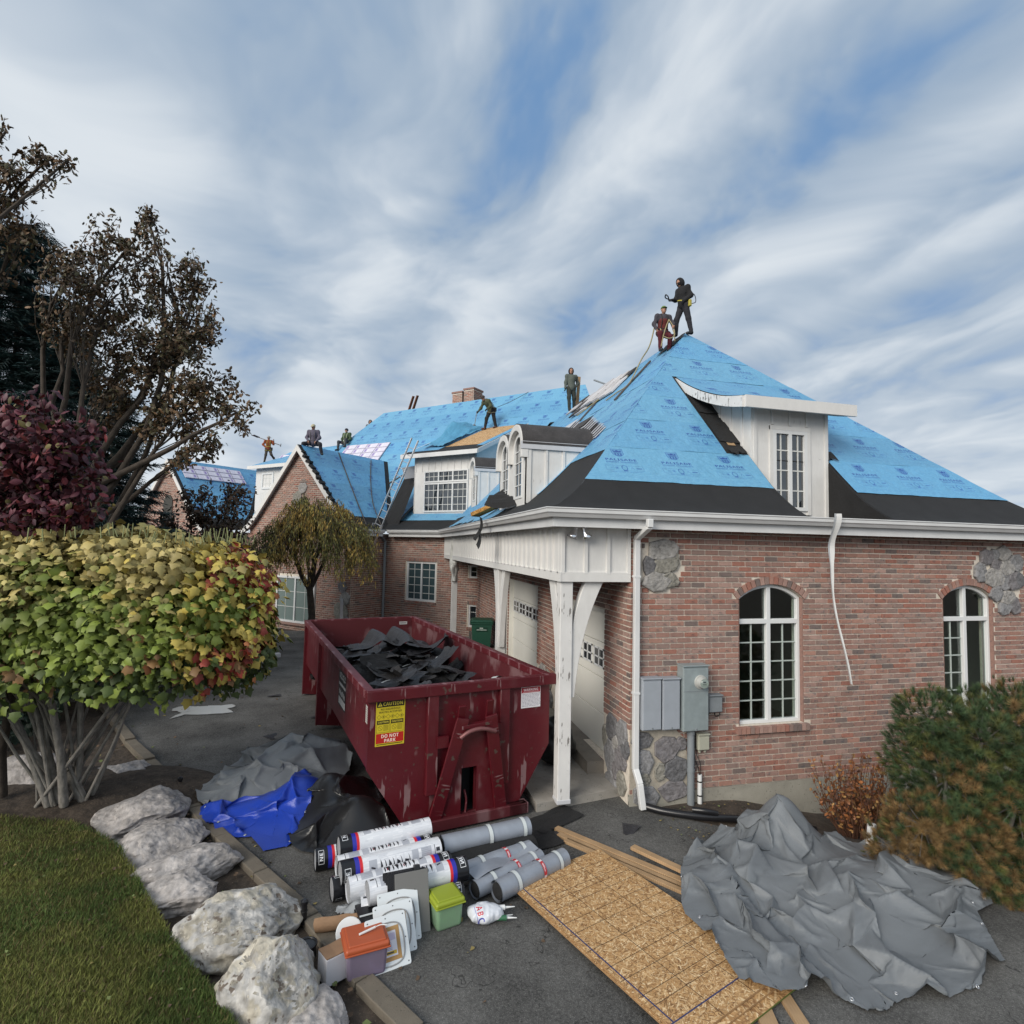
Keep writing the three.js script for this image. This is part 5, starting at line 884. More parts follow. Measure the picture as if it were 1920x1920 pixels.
single('plastic_sheet', crumple({
  edge: blobEdge([[-0.95, -7.9], [-0.75, -8.6], [-0.1, -9.3], [0.3, -8.2], [0.5, -7.5], [0.0, -7.25], [-0.6, -7.2]]),
  mound: (x, z) => 0.01 + hump(x, z, -0.05, -7.7, 0.42, 0.32, 0.40) + hump(x, z, -0.45, -8.5, 0.4, 0.5, 0.40), slack: 1.16, seed: 9, n0: 6, levels: 4, lift: 0.18, uvS: 2,
}), M.tarpBlack, 'glossy black plastic sheeting bunched against the left side of the dumpster', 'plastic sheet');
single('plastic_film', crumple({ edge: quadEdge([-3.9, -13.4], [-2.9, -13.5], [-2.75, -13.0], [-3.8, -12.8], 0.3, 3), mound: (x, z) => groundY(x, z) + 0.005, slack: 1.1, seed: 19, n0: 7, levels: 3, lift: 0.06 }), std({ color: lin(0.42, 0.43, 0.42), roughness: 0.35 }), 'pale clear plastic film lying flat on the far driveway', 'plastic film');

// ---------------------------------------------------------------- roll-off dumpster
{
  const D = thing('dumpster', 'dark red open-top roll-off dumpster full of torn roofing felt', 'dumpster', [1.28, 0.02, -7.59], 0.215);
  const hw = 1.315, H = 1.845, Lg = 6.95, ky = 0.87, bw = 0.80, by = 0.13;
  const prof2 = [[-bw, by], [-hw + 0.03, ky], [-hw + 0.03, H - 0.02]];
  const wallS = (sg) => { const s = poly([[sg * bw, by], [sg * (hw - 0.03), ky], [sg * (hw - 0.03), H - 0.03], [sg * (hw - 0.075), H - 0.03], [sg * (hw - 0.075), ky], [sg * (bw - 0.03), by]]); return metric(new THREE.ExtrudeGeometry(s, { depth: Lg - 0.1, bevelEnabled: false }).translate(0, 0, -Lg + 0.05)); };
  part('side_wall', wallS(-1), M.red, D); part('side_wall', wallS(1), M.red, D);
  const inner = (sg) => { const s = poly([[sg * (bw - 0.034), by], [sg * (hw - 0.079), ky], [sg * (hw - 0.079), H - 0.03], [sg * (hw - 0.084), H - 0.03], [sg * (hw - 0.084), ky], [sg * (bw - 0.04), by]]); return metric(new THREE.ExtrudeGeometry(s, { depth: Lg - 0.16, bevelEnabled: false }).translate(0, 0, -Lg + 0.08)); };
  part('lining', [inner(-1), inner(1), box(2 * hw - 0.17, H - ky - 0.05, 0.006, 0, (H + ky) / 2, -Lg + 0.09), box(2 * hw - 0.17, H - ky - 0.05, 0.006, 0, (H + ky) / 2, -0.075)], M.redWorn, D);
  const endS = poly([[-bw, 0.10], [bw, 0.10], [hw - 0.02, ky], [hw - 0.02, H - 0.05], [-hw + 0.02, H - 0.05], [-hw + 0.02, ky]]);
  const slot = new THREE.Path(); slot.moveTo(-0.06, 0.14); slot.lineTo(0.16, 0.14); slot.lineTo(0.16, 0.74); slot.lineTo(-0.06, 0.74); slot.closePath();
  const fs = endS.clone(); fs.holes.push(slot);
  part('front_wall', metric(new THREE.ExtrudeGeometry(fs, { depth: 0.06, bevelEnabled: false }).translate(0, 0, -0.06)), M.red, D);
  part('slot_box', [box(0.30, 0.7, 0.02, 0.05, 0.44, -0.30)], M.black, D);
  part('rear_wall', metric(new THREE.ExtrudeGeometry(endS, { depth: 0.06, bevelEnabled: false }).translate(0, 0, -Lg)), M.redWorn, D);
  part('floor', box(2 * bw, 0.05, Lg - 0.1, 0, by, -Lg / 2), M.black, D);
  // rim
  const rim = (a, b, w = 0.11, h = 0.125) => beam(a, b, w, h, V(0, 1, 0), 0.012);
  part('rim', [rim(V(-hw - 0.03, H - 0.06, 0.03), V(hw + 0.05, H - 0.06, 0.03), 0.10, 0.14)], M.red, D);
  part('rim', [rim(V(-hw + 0.03, H - 0.05, -0.03), V(-hw + 0.03, H - 0.05, -Lg), 0.12, 0.11)], M.rim, D);
  part('rim', [rim(V(hw - 0.03, H - 0.05, -0.03), V(hw - 0.03, H - 0.05, -Lg), 0.12, 0.11)], M.rim, D);
  part('rim', [rim(V(-hw, H - 0.05, -Lg + 0.03), V(hw, H - 0.05, -Lg + 0.03), 0.07, 0.11)], M.rim, D);
  part('rim_cap', [box(2 * hw + 0.06, 0.006, 0.085, 0.01, H + 0.013, 0.03)], M.rim, D);
  // side ribs: gussets that stand upright outside the sloping lower wall
  for (const sg of [-1, 1]) for (const z of [-4.4, -6.84]) {
    const s = poly([[sg * (bw - 0.02), by - 0.03], [sg * (hw + 0.02), by + 0.05], [sg * (hw + 0.02), H - 0.12], [sg * (hw - 0.04), H - 0.12], [sg * (hw - 0.04), ky]]);
    part('rib', [metric(new THREE.ExtrudeGeometry(s, { depth: 0.012, bevelEnabled: false }).translate(0, 0, z - 0.05)), metric(new THREE.ExtrudeGeometry(s, { depth: 0.012, bevelEnabled: false }).translate(0, 0, z + 0.05)), box(0.012, H - 0.3, 0.11, sg * (hw + 0.02), (H - 0.12 + 0.15) / 2, z + 0.006)], M.red, D);
  }
  for (const sg of [-1, 1]) part('runner', rbox(0.10, 0.13, Lg - 0.2, 0.01, sg * 0.45, 0.075, -Lg / 2), M.red, D);
  // front posts, A-frame, hook
  part('front_post', rbox(0.15, H - 0.55, 0.07, 0.01, -0.47, (H - 0.12 + 0.45) / 2 + 0.02, 0.03), M.red, D); part('front_post', rbox(0.15, H - 0.45, 0.07, 0.01, 0.56, (H - 0.12 + 0.45) / 2 + 0.05, 0.03), M.red, D);
  part('front_rail', rbox(1.6, 0.14, 0.12, 0.012, 0.12, 0.08, 0.05), M.redWorn, D);
  const leg = (x0, x1) => beam(V(x0, 0.14, 0.06), V(x1, 1.42, 0.17), 0.035, 0.17, V(1, 0, 0), 0.006);
  part('hook_frame', [leg(-0.42, -0.10), leg(0.52, 0.30)], M.red, D);
  part('hook_frame', [beam(V(-0.10, 1.38, 0.10), V(-0.11, 1.58, 0.16), 0.035, 0.10, V(1, 0, 0), 0.006), beam(V(0.30, 1.38, 0.10), V(0.29, 1.62, 0.16), 0.035, 0.10, V(1, 0, 0), 0.006)], M.red, D);
  part('plate', metric(new THREE.ExtrudeGeometry((() => { const s = poly([[-0.38, 0.14], [0.48, 0.14], [0.28, 1.22], [-0.09, 1.22]]); const h = new THREE.Path(); h.moveTo(-0.06, 0.15); h.lineTo(0.16, 0.15); h.lineTo(0.16, 0.74); h.lineTo(-0.06, 0.74); h.closePath(); s.holes.push(h); return s; })(), { depth: 0.012, bevelEnabled: false }).translate(0, 0, 0.045)), M.red, D);
  part('hook_bar', [tube([V(-0.14, 1.18, 0.19), V(-0.03, 1.25, 0.21), V(0.10, 1.275, 0.215), V(0.22, 1.26, 0.21), V(0.36, 1.21, 0.19)], 0.028, 24, 10)], std({ color: lin(0.22, 0.09, 0.09), roughness: 0.45, metalness: 0.4 }), D);
  part('hook_plate', [beam(V(-0.12, 1.30, 0.14), V(0.31, 1.32, 0.14), 0.09, 0.05, V(0, 1, 0), 0.006), box(0.16, 0.14, 0.06, 0.43, 1.20, 0.07), box(0.16, 0.14, 0.05, -0.34, 1.12, 0.07)], M.red, D);
  part('latch_pin', tube([V(0.02, 0.14, 0.02), V(0.04, 0.3, 0.0), V(0.02, 0.42, -0.03)], 0.016, 10, 8), M.rim, D);
  part('corner_shoe', rbox(0.30, 0.14, 0.16, 0.012, 0.78, 0.08, 0.03), M.redWorn, D);
  // wheels at the rear
  for (const sg of [-1, 1]) { const w = part('wheel', new THREE.CylinderGeometry(0.16, 0.16, 0.16, 20).rotateZ(Math.PI / 2).translate(sg * 0.9, 0.16, -Lg + 0.45), M.black, D); part('axle', new THREE.CylinderGeometry(0.03, 0.03, 0.3, 10).rotateZ(Math.PI / 2).translate(sg * 0.8, 0.16, -Lg + 0.45), M.rim, w); }
  // printed stickers
  const decal = (name, w, h, x, y, z, tex, ry = 0) => { const m = part(name, new THREE.PlaneGeometry(w, h), std({ map: tex, roughness: 0.4 }), D); m.position.set(x, y, z); m.rotation.y = ry; return m; };
  decal('caution_sticker', 0.37, 0.56, -1.02, 1.43, 0.003, canvasTex(360, 540, (c, w, h) => {
    c.fillStyle = '#c9b52a'; c.fillRect(0, 0, w, h); c.fillStyle = '#151510'; c.fillRect(10, 8, w - 20, 72); c.fillStyle = '#d9c74a'; c.font = 'bold 56px sans-serif'; c.textAlign = 'center'; c.fillText('CAUTION', w / 2 + 30, 64); c.beginPath(); c.moveTo(22, 68); c.lineTo(50, 18); c.lineTo(78, 68); c.fill(); c.fillStyle = '#151510'; c.fillRect(46, 36, 8, 18); c.fillRect(46, 58, 8, 6);
    c.fillStyle = '#2a2810'; c.font = 'bold 32px sans-serif'; c.fillText('NO HAZARDOUS', w / 2, 118); c.fillText('WASTES ACCEPTED', w / 2, 152);
    for (let i = 0; i < 6; i++) { c.save(); c.translate(40 + i * 56, 196); c.rotate(Math.PI / 4); c.strokeStyle = '#6b6018'; c.lineWidth = 4; c.strokeRect(-18, -18, 36, 36); if (i % 2) { c.fillStyle = '#3b3510'; c.fillRect(-8, -8, 16, 16); } c.restore(); }
    for (const x of [14, w / 2 + 6]) { c.fillStyle = '#1c1a10'; c.fillRect(x, 236, w / 2 - 22, 44); c.fillStyle = '#d9c74a'; c.font = 'bold 30px sans-serif'; c.fillText('CAUTION', x + (w / 2 - 22) / 2, 269); c.strokeStyle = '#6b6018'; c.lineWidth = 4; c.strokeRect(x, 284, w / 2 - 22, 96); c.beginPath(); c.arc(x + 44, 328, 26, 0, 7); c.stroke(); c.beginPath(); c.moveTo(x + 26, 310); c.lineTo(x + 62, 346); c.stroke(); for (let i = 0; i < 5; i++) c.strokeRect(x + 84, 298 + i * 14, 60, 2); }
    c.fillStyle = '#b3231a'; c.fillRect(10, 392, w - 20, 116); c.fillStyle = '#ecd9c8'; c.font = 'bold 58px sans-serif'; c.fillText('DO NOT', w / 2, 446); c.fillText('PARK', w / 2, 500); c.fillStyle = '#4a4214'; c.fillRect(20, 516, w - 40, 10);
  }));
  decal('warning_sticker', 0.31, 0.29, 0.99, 1.55, 0.003, canvasTex(320, 300, (c, w, h) => {
    c.fillStyle = '#dcdadd'; c.fillRect(0, 0, w, h); c.fillStyle = '#a01c2a'; c.fillRect(6, 6, w - 12, 78); c.fillStyle = '#e8dfe2'; c.font = 'bold 50px sans-serif'; c.textAlign = 'center'; c.fillText('WARNING', w / 2, 58); c.fillRect(30, 70, w - 60, 4);
    const r = rng(4); c.fillStyle = '#8b8794'; for (let i = 0; i < 10; i++) { let x = 16; while (x < w - 30) { const q = 12 + r() * 34; c.fillRect(x, 100 + i * 19, q, 7); x += q + 7; } }
  }));
  decal('company_sign', 0.62, 0.60, -hw + 0.026, 1.42, -1.95, canvasTex(320, 310, (c, w, h) => {
    c.fillStyle = '#15151a'; c.fillRect(0, 0, w, h); c.fillStyle = '#b9b8b4'; c.lineWidth = 11; c.strokeStyle = '#b9b8b4'; for (let i = 0; i < 6; i++) { c.beginPath(); c.arc(48 + i * 45, 66, 15 + (i * 7) % 10, 0.6, 5.2 + (i % 2)); c.stroke(); } c.fillRect(14, 124, w - 28, 22); for (let i = 0; i < 6; i++) c.fillRect(40 + i * 42, 176 + (i % 3) * 6, 26, 40); c.fillRect(14, 240, w - 28, 56);
  }), -Math.PI / 2);
  decal('corner_sticker', 0.16, 0.22, -hw + 0.026, 1.52, -0.12, canvasTex(64, 96, (c, w, h) => { c.fillStyle = '#b9b7b3'; c.fillRect(0, 0, w, h); c.fillStyle = '#7d7b78'; for (let i = 0; i < 7; i++) c.fillRect(8, 10 + i * 12, 44, 4); }), -Math.PI / 2);
  decal('corner_sticker', 0.20, 0.07, 1.0, 1.70, -Lg + 0.10, canvasTex(96, 32, (c, w, h) => { c.fillStyle = '#c9c9c9'; c.fillRect(0, 0, w, h); c.fillStyle = '#555'; for (let i = 0; i < 6; i++) c.fillRect(6 + i * 14, 8, 9, 16); }));
  // heap of debris inside and torn sheets lying on it
  const toW = (x, y, z) => D.localToWorld(V(x, y, z)); D.updateMatrixWorld();
  const heap = (x, z) => 1.09 + 0.36 * Math.exp(-Math.pow((z + 3.6) / 2.2, 2)) * (1 - 0.35 * Math.pow(x / 1.2, 2)) + 0.34 * ss(-2.6, -0.6, z) * (0.75 - 0.35 * x) + (fbm(x * 2.2 + 5, z * 1.6, 3, 5) - 0.5) * 0.62 - 0.55 * ss(-5.2, -6.7, z) - 0.35 * ss(0.5, 1.2, x) * ss(-1.5, -3, z);
  const hg = flat(surf((u, v) => { const x = lerp(-1.2, 1.2, u), z = lerp(-6.8, -0.1, v); return toW(x, Math.min(heap(x, z), 1.70), z); }, 44, 110, (u, v) => [u * 2.4, v * 6.7]));
  const hm = single('debris_heap', hg, M.felt, 'mass of broken black roofing debris filling the red dumpster', 'debris'); hm.userData.kind = 'stuff';
  const r = rng(61);
  for (let i = 0; i < 64; i++) {
    const z = -0.35 - Math.pow(r(), 0.85) * 5.6, x = (r() - 0.5) * 1.9, w = 0.3 + r() * 0.8, l = 0.2 + r() * 0.55, a = (r() - 0.5) * 2.6, bend = (r() - 0.4) * 1.6, tl = (r() - 0.5) * 0.7, tw = (r() - 0.5) * 0.7, sd = Math.floor(r() * 1000), y0 = Math.min(1.66, heap(x, z)) + 0.03;
    const g = flat(surf((u, v) => {
      const q = (u - 0.5) * w, p = (v - 0.5) * l, ed = (vnoise(u * 5 + sd, v * 5, 2) - 0.5) * 0.10;
      let yy = bend * q * q * 1.2 + tw * q * p + (fbm(u * 3 + sd, v * 3, 1, 3) - 0.5) * 0.12; const c = Math.cos(a), s = Math.sin(a);
      const X = Math.max(-1.2, Math.min(1.2, x + q * c - p * s + ed)), Z = z + q * s + p * c; return toW(X, y0 + yy + tl * q + 0.02 + (r() - 0.5) * 0.001, Math.min(-0.1, Z));
    }, 10, 8, (u, v) => [u * w + sd, v * l]));
    const m = part(numbered('felt_scrap'), g, i % 5 === 0 ? M.shingle : i % 3 ? M.scrap : M.felt, scene); tag(m, 'torn bent sheet of black roofing felt lying in the red dumpster', 'roofing scrap', 'torn felt sheets in the dumpster');
  }
  // two curled sheets standing up at the back
  for (const [x, z, s] of [[-0.35, -4.7, 1], [0.15, -5.0, 1.25], [0.95, -4.4, 0.7]]) { const g = surf((u, v) => { const q = (u - 0.5) * 1.1 * s, p = v * 0.9 * s; return toW(Math.min(1.2, x + q + 0.12 * Math.sin(v * 3)), Math.min(1.6, heap(x, z)) + 0.10 + 0.34 * s * Math.exp(-Math.pow((u - 0.62) / 0.16, 2)) * (1 - v * 0.6) + 0.1 * v, z + p - 0.2 * u); }, 22, 8); const m = part(numbered('felt_scrap'), flat(g), M.scrap, scene); tag(m, 'torn bent sheet of black roofing felt lying in the red dumpster', 'roofing scrap', 'torn felt sheets in the dumpster'); }
  for (const [x, y, z, a] of [[0.98, 1.56, -1.15, 0.9], [-0.1, 1.62, -2.2, 0.15], [-0.62, 1.56, -1.5, 0.3], [0.75, 1.5, -3.3, 1.2]]) { const p = toW(x, y, z); single('paper_scrap', flat(surf((u, v) => V((u - 0.5) * 0.34, 0.03 * Math.sin(u * 4) + v * 0.02, (v - 0.5) * 0.09), 8, 2)), std({ color: lin(0.5, 0.52, 0.52), roughness: 0.5 }), 'pale strip of torn sheet on top of the dumpster debris', 'paper scrap', [p.x, p.y, p.z], a, 'pale strips on the dumpster debris'); }
}

// ---------------------------------------------------------------- rolls of roofing membrane
const rollPrint = canvasTex(1024, 512, (c, w, h) => {                     // u along the roll, v round it
  c.fillStyle = '#d6d9de'; c.fillRect(0, 0, w, h); const r = rng(3);
  for (let i = 0; i < 240; i++) { c.fillStyle = r() < 0.5 ? 'rgba(255,255,255,0.25)' : 'rgba(150,155,168,0.16)'; c.fillRect(r() * w, r() * h, 30 + r() * 120, 3 + r() * 10); }
  c.fillStyle = '#15161a'; c.fillRect(0, 0, 130, h); c.fillStyle = '#2a2f9c'; c.fillRect(130, 0, 44, h); c.fillStyle = '#c8262e'; c.fillRect(174, 0, 26, h); c.fillStyle = '#d86a5a'; c.fillRect(200, 0, 5, h);
  for (const y of [40, 296]) {
    c.save(); c.translate(66, y + 70); c.rotate(-Math.PI / 2); c.strokeStyle = '#dfe2e6'; c.fillStyle = '#dfe2e6'; c.lineWidth = 4; c.strokeRect(-52, -36, 104, 56); c.font = 'bold 50px sans-serif'; c.textAlign = 'center'; c.fillText('NE', 0, 10); c.restore();
    for (const [x, q] of [[262, 80], [700, 70], [800, 110]]) { c.fillStyle = '#a9adb6'; c.fillRect(x, y, q, 110); }
    c.fillStyle = '#2a2a30'; c.save(); c.translate(302, y + 55); c.rotate(0.3); c.fillRect(-22, -6, 44, 11); c.restore();
    for (let i = 0; i < 4; i++) { const x = 372 + i * 82; c.strokeStyle = '#c0c3ca'; c.lineWidth = 3; c.strokeRect(x, y, 74, 110); c.fillStyle = '#26262c'; c.beginPath(); c.moveTo(x + 6, y + 8 + i * 12); c.lineTo(x + 26 + i * 8, y + 52); c.lineTo(x + 18, y + 104); c.lineTo(x + 4, y + 70); c.fill(); c.beginPath(); c.moveTo(x + 44, y + 14); c.quadraticCurveTo(x + 72, y + 40 + i * 6, x + 62, y + 102); c.lineTo(x + 50, y + 84); c.quadraticCurveTo(x + 56, y + 46, x + 44, y + 14); c.fill(); if (i % 2) { c.fillStyle = '#7a2730'; c.fillRect(x + 30, y + 66, 10, 24); } }
    c.fillStyle = '#9296a0'; for (let i = 0; i < 8; i++) c.fillRect(806, y + 8 + i * 12, 60 + r() * 36, 4); c.fillStyle = '#33343a'; c.fillRect(944, y, 6, 110); c.fillRect(960, y + 24, 40, 26);
  }
}, true);
const rollMat = std({ map: rollPrint, roughness: 0.3, bumpMap: rep(blotchT, 1, 0.6), bumpScale: 0.005 });
const rollEnd = std({ color: lin(0.30, 0.31, 0.33), roughness: 0.6 });
function rollGeo(L, R, seed, u0 = 0, u1 = 1) {                             // a roll lies along +x; slightly flattened and dented
  return surf((u, v) => { const a = v * Math.PI * 2, k = R * (1 + 0.02 * Math.sin(a * 2 + seed) + (vnoise(u * 5 + seed, Math.cos(a) * 1.5 + 3, Math.sin(a)) - 0.5) * 0.06); return V((u - 0.5) * L, Math.sin(a) * k, Math.cos(a) * k); }, 24, 28, (u, v) => [lerp(u0, u1, u), v]);
}
function spiral(L, R, side) { const g = []; for (let k = 0; k < 4; k++) { const r0 = R * (0.97 - k * 0.21), r1 = r0 - 0.006; const s = new THREE.Shape(); s.absarc(0, 0, r0, 0, Math.PI * 2, false); const h = new THREE.Path(); h.absarc(0, 0, r1, 0, Math.PI * 2, true); s.holes.push(h); g.push(metric(new THREE.ExtrudeGeometry(s, { depth: 0.006, bevelEnabled: false })).rotateY(Math.PI / 2).translate(side * (L / 2 - 0.01), 0, 0)); } return g; }
function lay(o, p, q) { const d = q.clone().sub(p), L = d.length(); o.position.copy(p).add(q).multiplyScalar(0.5); d.normalize(); const z = d.clone().cross(V(0, 1, 0)).normalize(), y = z.clone().cross(d); o.quaternion.setFromRotationMatrix(new THREE.Matrix4().makeBasis(d, y, z)); return L; }
const WR = 'white printed membrane rolls in the pile';
[['on top of the pile, black end to the left', [-0.26, 0.335, -6.66], [0.76, 0.335, -6.92], 0, 0.15],
  ['at the back left, only its black end showing', [-0.52, 0.12, -6.88], [0.5, 0.12, -7.10], 0, 1.2],
  ['in the second row, in front of the topmost roll', [-0.26, 0.235, -6.46], [0.77, 0.235, -6.72], 1, 0.25],
  ['third from the back, plain white side up', [-0.22, 0.29, -6.24], [0.83, 0.29, -6.53], 0, 1.75],
  ['fourth from the back with a black right end', [-0.13, 0.225, -6.05], [0.93, 0.225, -6.33], 1, 0.3],
  ['nearest of the upper row, behind the leaning sheets', [0.06, 0.30, -5.82], [1.06, 0.30, -6.06], 1, 0.5],
  ['lowest in the pile, black end beside the green tub', [0.0, 0.117, -5.88], [1.02, 0.117, -5.97], 1, 0.6],
  ['low on the left of the pile, end on', [-0.30, 0.118, -6.28], [0.72, 0.118, -6.56], 0, 2.9],
].forEach(([where, a, b, flip, turn], i) => {
  const o = thing('membrane_roll', `white printed membrane roll ${where}`, 'roll', [0, 0, 0], 0, undefined), L = lay(o, V(...a), V(...b)), R = 0.115;
  const w = part('wrapper', rollGeo(L, R, i, flip ? 1 : 0, flip ? 0 : 1).rotateX(turn), rollMat, o);
  part('roll_end', [new THREE.CylinderGeometry(R * 0.97, R * 0.97, 0.004, 28).rotateZ(Math.PI / 2).translate(-L / 2 + 0.012, 0, 0), new THREE.CylinderGeometry(R * 0.97, R * 0.97, 0.004, 28).rotateZ(Math.PI / 2).translate(L / 2 - 0.012, 0, 0)], rollEnd, o);
  part('wound_edge', [...spiral(L, R, -1), ...spiral(L, R, 1)], M.film.clone ? std({ color: lin(0.55, 0.56, 0.58), roughness: 0.4 }) : 0, o);
});
// silver rolls, one with a loose flap
[['on top at the back beside the dumpster hook, half unrolled', [0.88, 0.26, -6.62], [1.97, 0.26, -6.86], 0.115, 0],
  ['third from the back, lying against the white roll', [1.08, 0.16, -6.24], [1.92, 0.14, -6.58], 0.10, 1],
  ['with a torn loose edge, second from the front', [1.15, 0.11, -5.98], [2.00, 0.11, -6.44], 0.098, 1],
  ['nearest the strand board, with two white straps', [1.37, 0.115, -5.90], [2.27, 0.115, -6.36], 0.11, 1],
].forEach(([where, a, b, R, red], i) => {
  const o = thing('silver_roll', `silver grey membrane roll ${where}`, 'roll'), L = lay(o, V(...a), V(...b));
  part('sheet', surf((u, v) => { const t = v * (i === 0 ? 2.2 : 1.85) + 0.1, an = -t * Math.PI * 2 * 0.5 * 1.15 + 2.2, k = R * (1 - t * 0.10 + (vnoise(u * 4 + i * 9, v * 5, i) - 0.5) * 0.07); return V((u - 0.5) * L, Math.sin(an * 2) * k, Math.cos(an * 2) * k); }, 26, 60, (u, v) => [u * L, v * 1.4]), M.silver, o);
  part('core', new THREE.CylinderGeometry(R * 0.72, R * 0.72, L * 0.985, 20).rotateZ(Math.PI / 2), M.felt, o);
  for (const x of i === 0 ? [0.02, 0.42] : [-0.26, 0.36]) { const g = surf((u, v) => { const an = v * Math.PI * 2; return V(x * L + (u - 0.5) * 0.045, Math.sin(an) * (R * 1.035), Math.cos(an) * (R * 1.035)); }, 1, 30); part('strap', g, std({ color: lin(0.56, 0.60, 0.60), roughness: 0.4 }), o); }
  if (red) part('red_tape', surf((u, v) => { const an = v * Math.PI * 2; return V(0.10 * L + (u - 0.5) * 0.04, Math.sin(an) * (R * 1.036), Math.cos(an) * (R * 1.036)); }, 1, 30, (u, v) => [u, v * 4]), std({ map: canvasTex(64, 128, (c, w, h) => { c.fillStyle = '#b9353c'; c.fillRect(0, 0, w, h); c.fillStyle = '#ddd2d4'; c.fillRect(0, 0, w, 20); c.fillRect(20, 40, 12, 60); c.fillRect(38, 36, 8, 40); }, true), roughness: 0.4 }), o);
  if (i === 2) part('loose_flap', surf((u, v) => V((u - 0.5) * L * 0.95, R * 0.9 + 0.03 * Math.sin(u * 7) + v * 0.03, -v * 0.16 + (vnoise(u * 9, 3) - 0.5) * 0.06 * v), 24, 5, (u, v) => [u, v * 0.2]), M.silver, o);
});
single('black_sheet_roll', (() => { const g = surf((u, v) => { const a = v * Math.PI * 2; const k = 0.12 * (1 + (vnoise(u * 4, v * 6, 3) - 0.5) * 0.16); return V((u - 0.5) * 1.06, Math.sin(a) * k * 0.9, Math.cos(a) * k * 1.25); }, 14, 24); return g; })(), M.felt, 'flattened black felt roll underneath the topmost silver roll', 'roll', [1.48, 0.11, -6.62], 0.21);

// ---------------------------------------------------------------- strand board sheets and lumber
{
  const ang = Math.atan2(0.47, 1.26), c0 = V(1.56, 0, -6.06), ux = V(Math.cos(ang), 0, -Math.sin(ang)), uz = V(Math.sin(ang), 0, Math.cos(ang));
  const osbT = canvasTex(1024, 2048, (c, w, h) => {
    osbDraw(c, w, h, 15000, 11);
    c.strokeStyle = 'rgba(52,38,24,0.85)'; c.lineWidth = 5; const k = h / 2.31;
    for (const y of [0.2, 0.41, 0.49, 0.61, 0.82, 0.975, 1.22, 1.46, 1.63, 1.83, 1.95]) { c.beginPath(); c.moveTo(0, y * k); c.lineTo(w, y * k + 4); c.stroke(); }
    for (const x of [0.34, 0.66]) { c.beginPath(); c.moveTo(x * w, 0); c.lineTo(x * w + 8, h); c.stroke(); }
    c.strokeStyle = 'rgba(40,48,95,0.9)'; c.lineWidth = 11; c.beginPath(); c.moveTo(0, h - 150); c.lineTo(w, h - 150); c.stroke(); c.beginPath(); c.moveTo(46, 0); c.lineTo(46, h - 150); c.stroke();
  });
  const osbM = std({ map: osbT, roughness: 0.75, bumpMap: rep(blotchT, 6, 12), bumpScale: 0.004 }), edgeM = std({ map: rep(woodT, 3), color: lin(0.8, 0.72, 0.6), roughness: 0.9 }), green = std({ color: lin(0.09, 0.115, 0.02), roughness: 0.8 });
  for (let i = 0; i < 3; i++) {
    const Ls = [2.44, 2.36, 2.31][i], w = 1.29, y = 0.045 + i * 0.017, off = [0.02, -0.01, 0][i];
    const o = thing('strand_board', ['bottom strand board sheet of the stack with a green painted edge', 'middle strand board sheet of the stack on the driveway', 'top strand board sheet with dark grid lines on the stack'][i], 'wood panel', [0, 0, 0]);
    const ctr = c0.clone().addScaledVector(ux, w / 2 + off).addScaledVector(uz, Ls / 2); o.position.set(ctr.x, y, ctr.z); o.rotation.y = ang;
    if (i === 2) part('face', new THREE.PlaneGeometry(w - 0.002, Ls - 0.002).rotateX(-Math.PI / 2).translate(0, 0.0077, 0), osbM, o);
    part('core', box(w, 0.014, Ls), i === 2 ? edgeM : M.osbPlain, o);
    part('painted_edge', [box(w + 0.003, 0.013, 0.004, 0, 0, Ls / 2 + 0.001)], i === 0 ? green : edgeM, o);
    if (i < 2) part('painted_edge', [box(0.004, 0.013, Ls, -w / 2 - 0.001, 0, 0)], i ? edgeM : green, o);
  }
  const stud = (a, b, label, y = 0.02, w = 0.09, h = 0.038) => { const p = V(...a), q = V(...b), o = p.clone().add(q).multiplyScalar(0.5); const g = beam(p.clone().sub(o), q.clone().sub(o), w, h, V(0, 1, 0), 0.004); single('lumber_stud', g, M.wood, label, 'lumber', [o.x, o.y + y, o.z]); };
  stud([2.46, 0.0, -7.22], [3.62, 0.0, -5.62], 'pale wooden stud farthest back of the three beside the strand board', 0.02);
  stud([2.44, 0.0, -7.06], [3.52, 0.0, -5.56], 'pale wooden stud in the middle of the three beside the strand board', 0.02);
  stud([2.48, 0.0, -6.90], [3.42, 0.0, -5.60], 'pale wooden stud closest to the strand board of the three', 0.02);
  stud([3.20, 0.04, -6.5], [3.62, 0.05, -5.75], 'short wooden offcut whose end shows by the big grey tarp corner', 0.03);
  stud([2.75, 0.02, -3.95], [3.35, 0.02, -4.35], 'pale wooden block poking out below the strand board front corner', 0.01, 0.1, 0.04);
  stud([3.05, 0.0, -3.75], [3.45, 0.0, -4.9], 'brown wooden stud running under the tarp, left one at the frame bottom', 0.02, 0.14);
  stud([3.35, 0.0, -3.75], [3.60, 0.0, -4.9], 'brown wooden stud running under the tarp, right one at the frame bottom', 0.02, 0.1);
}
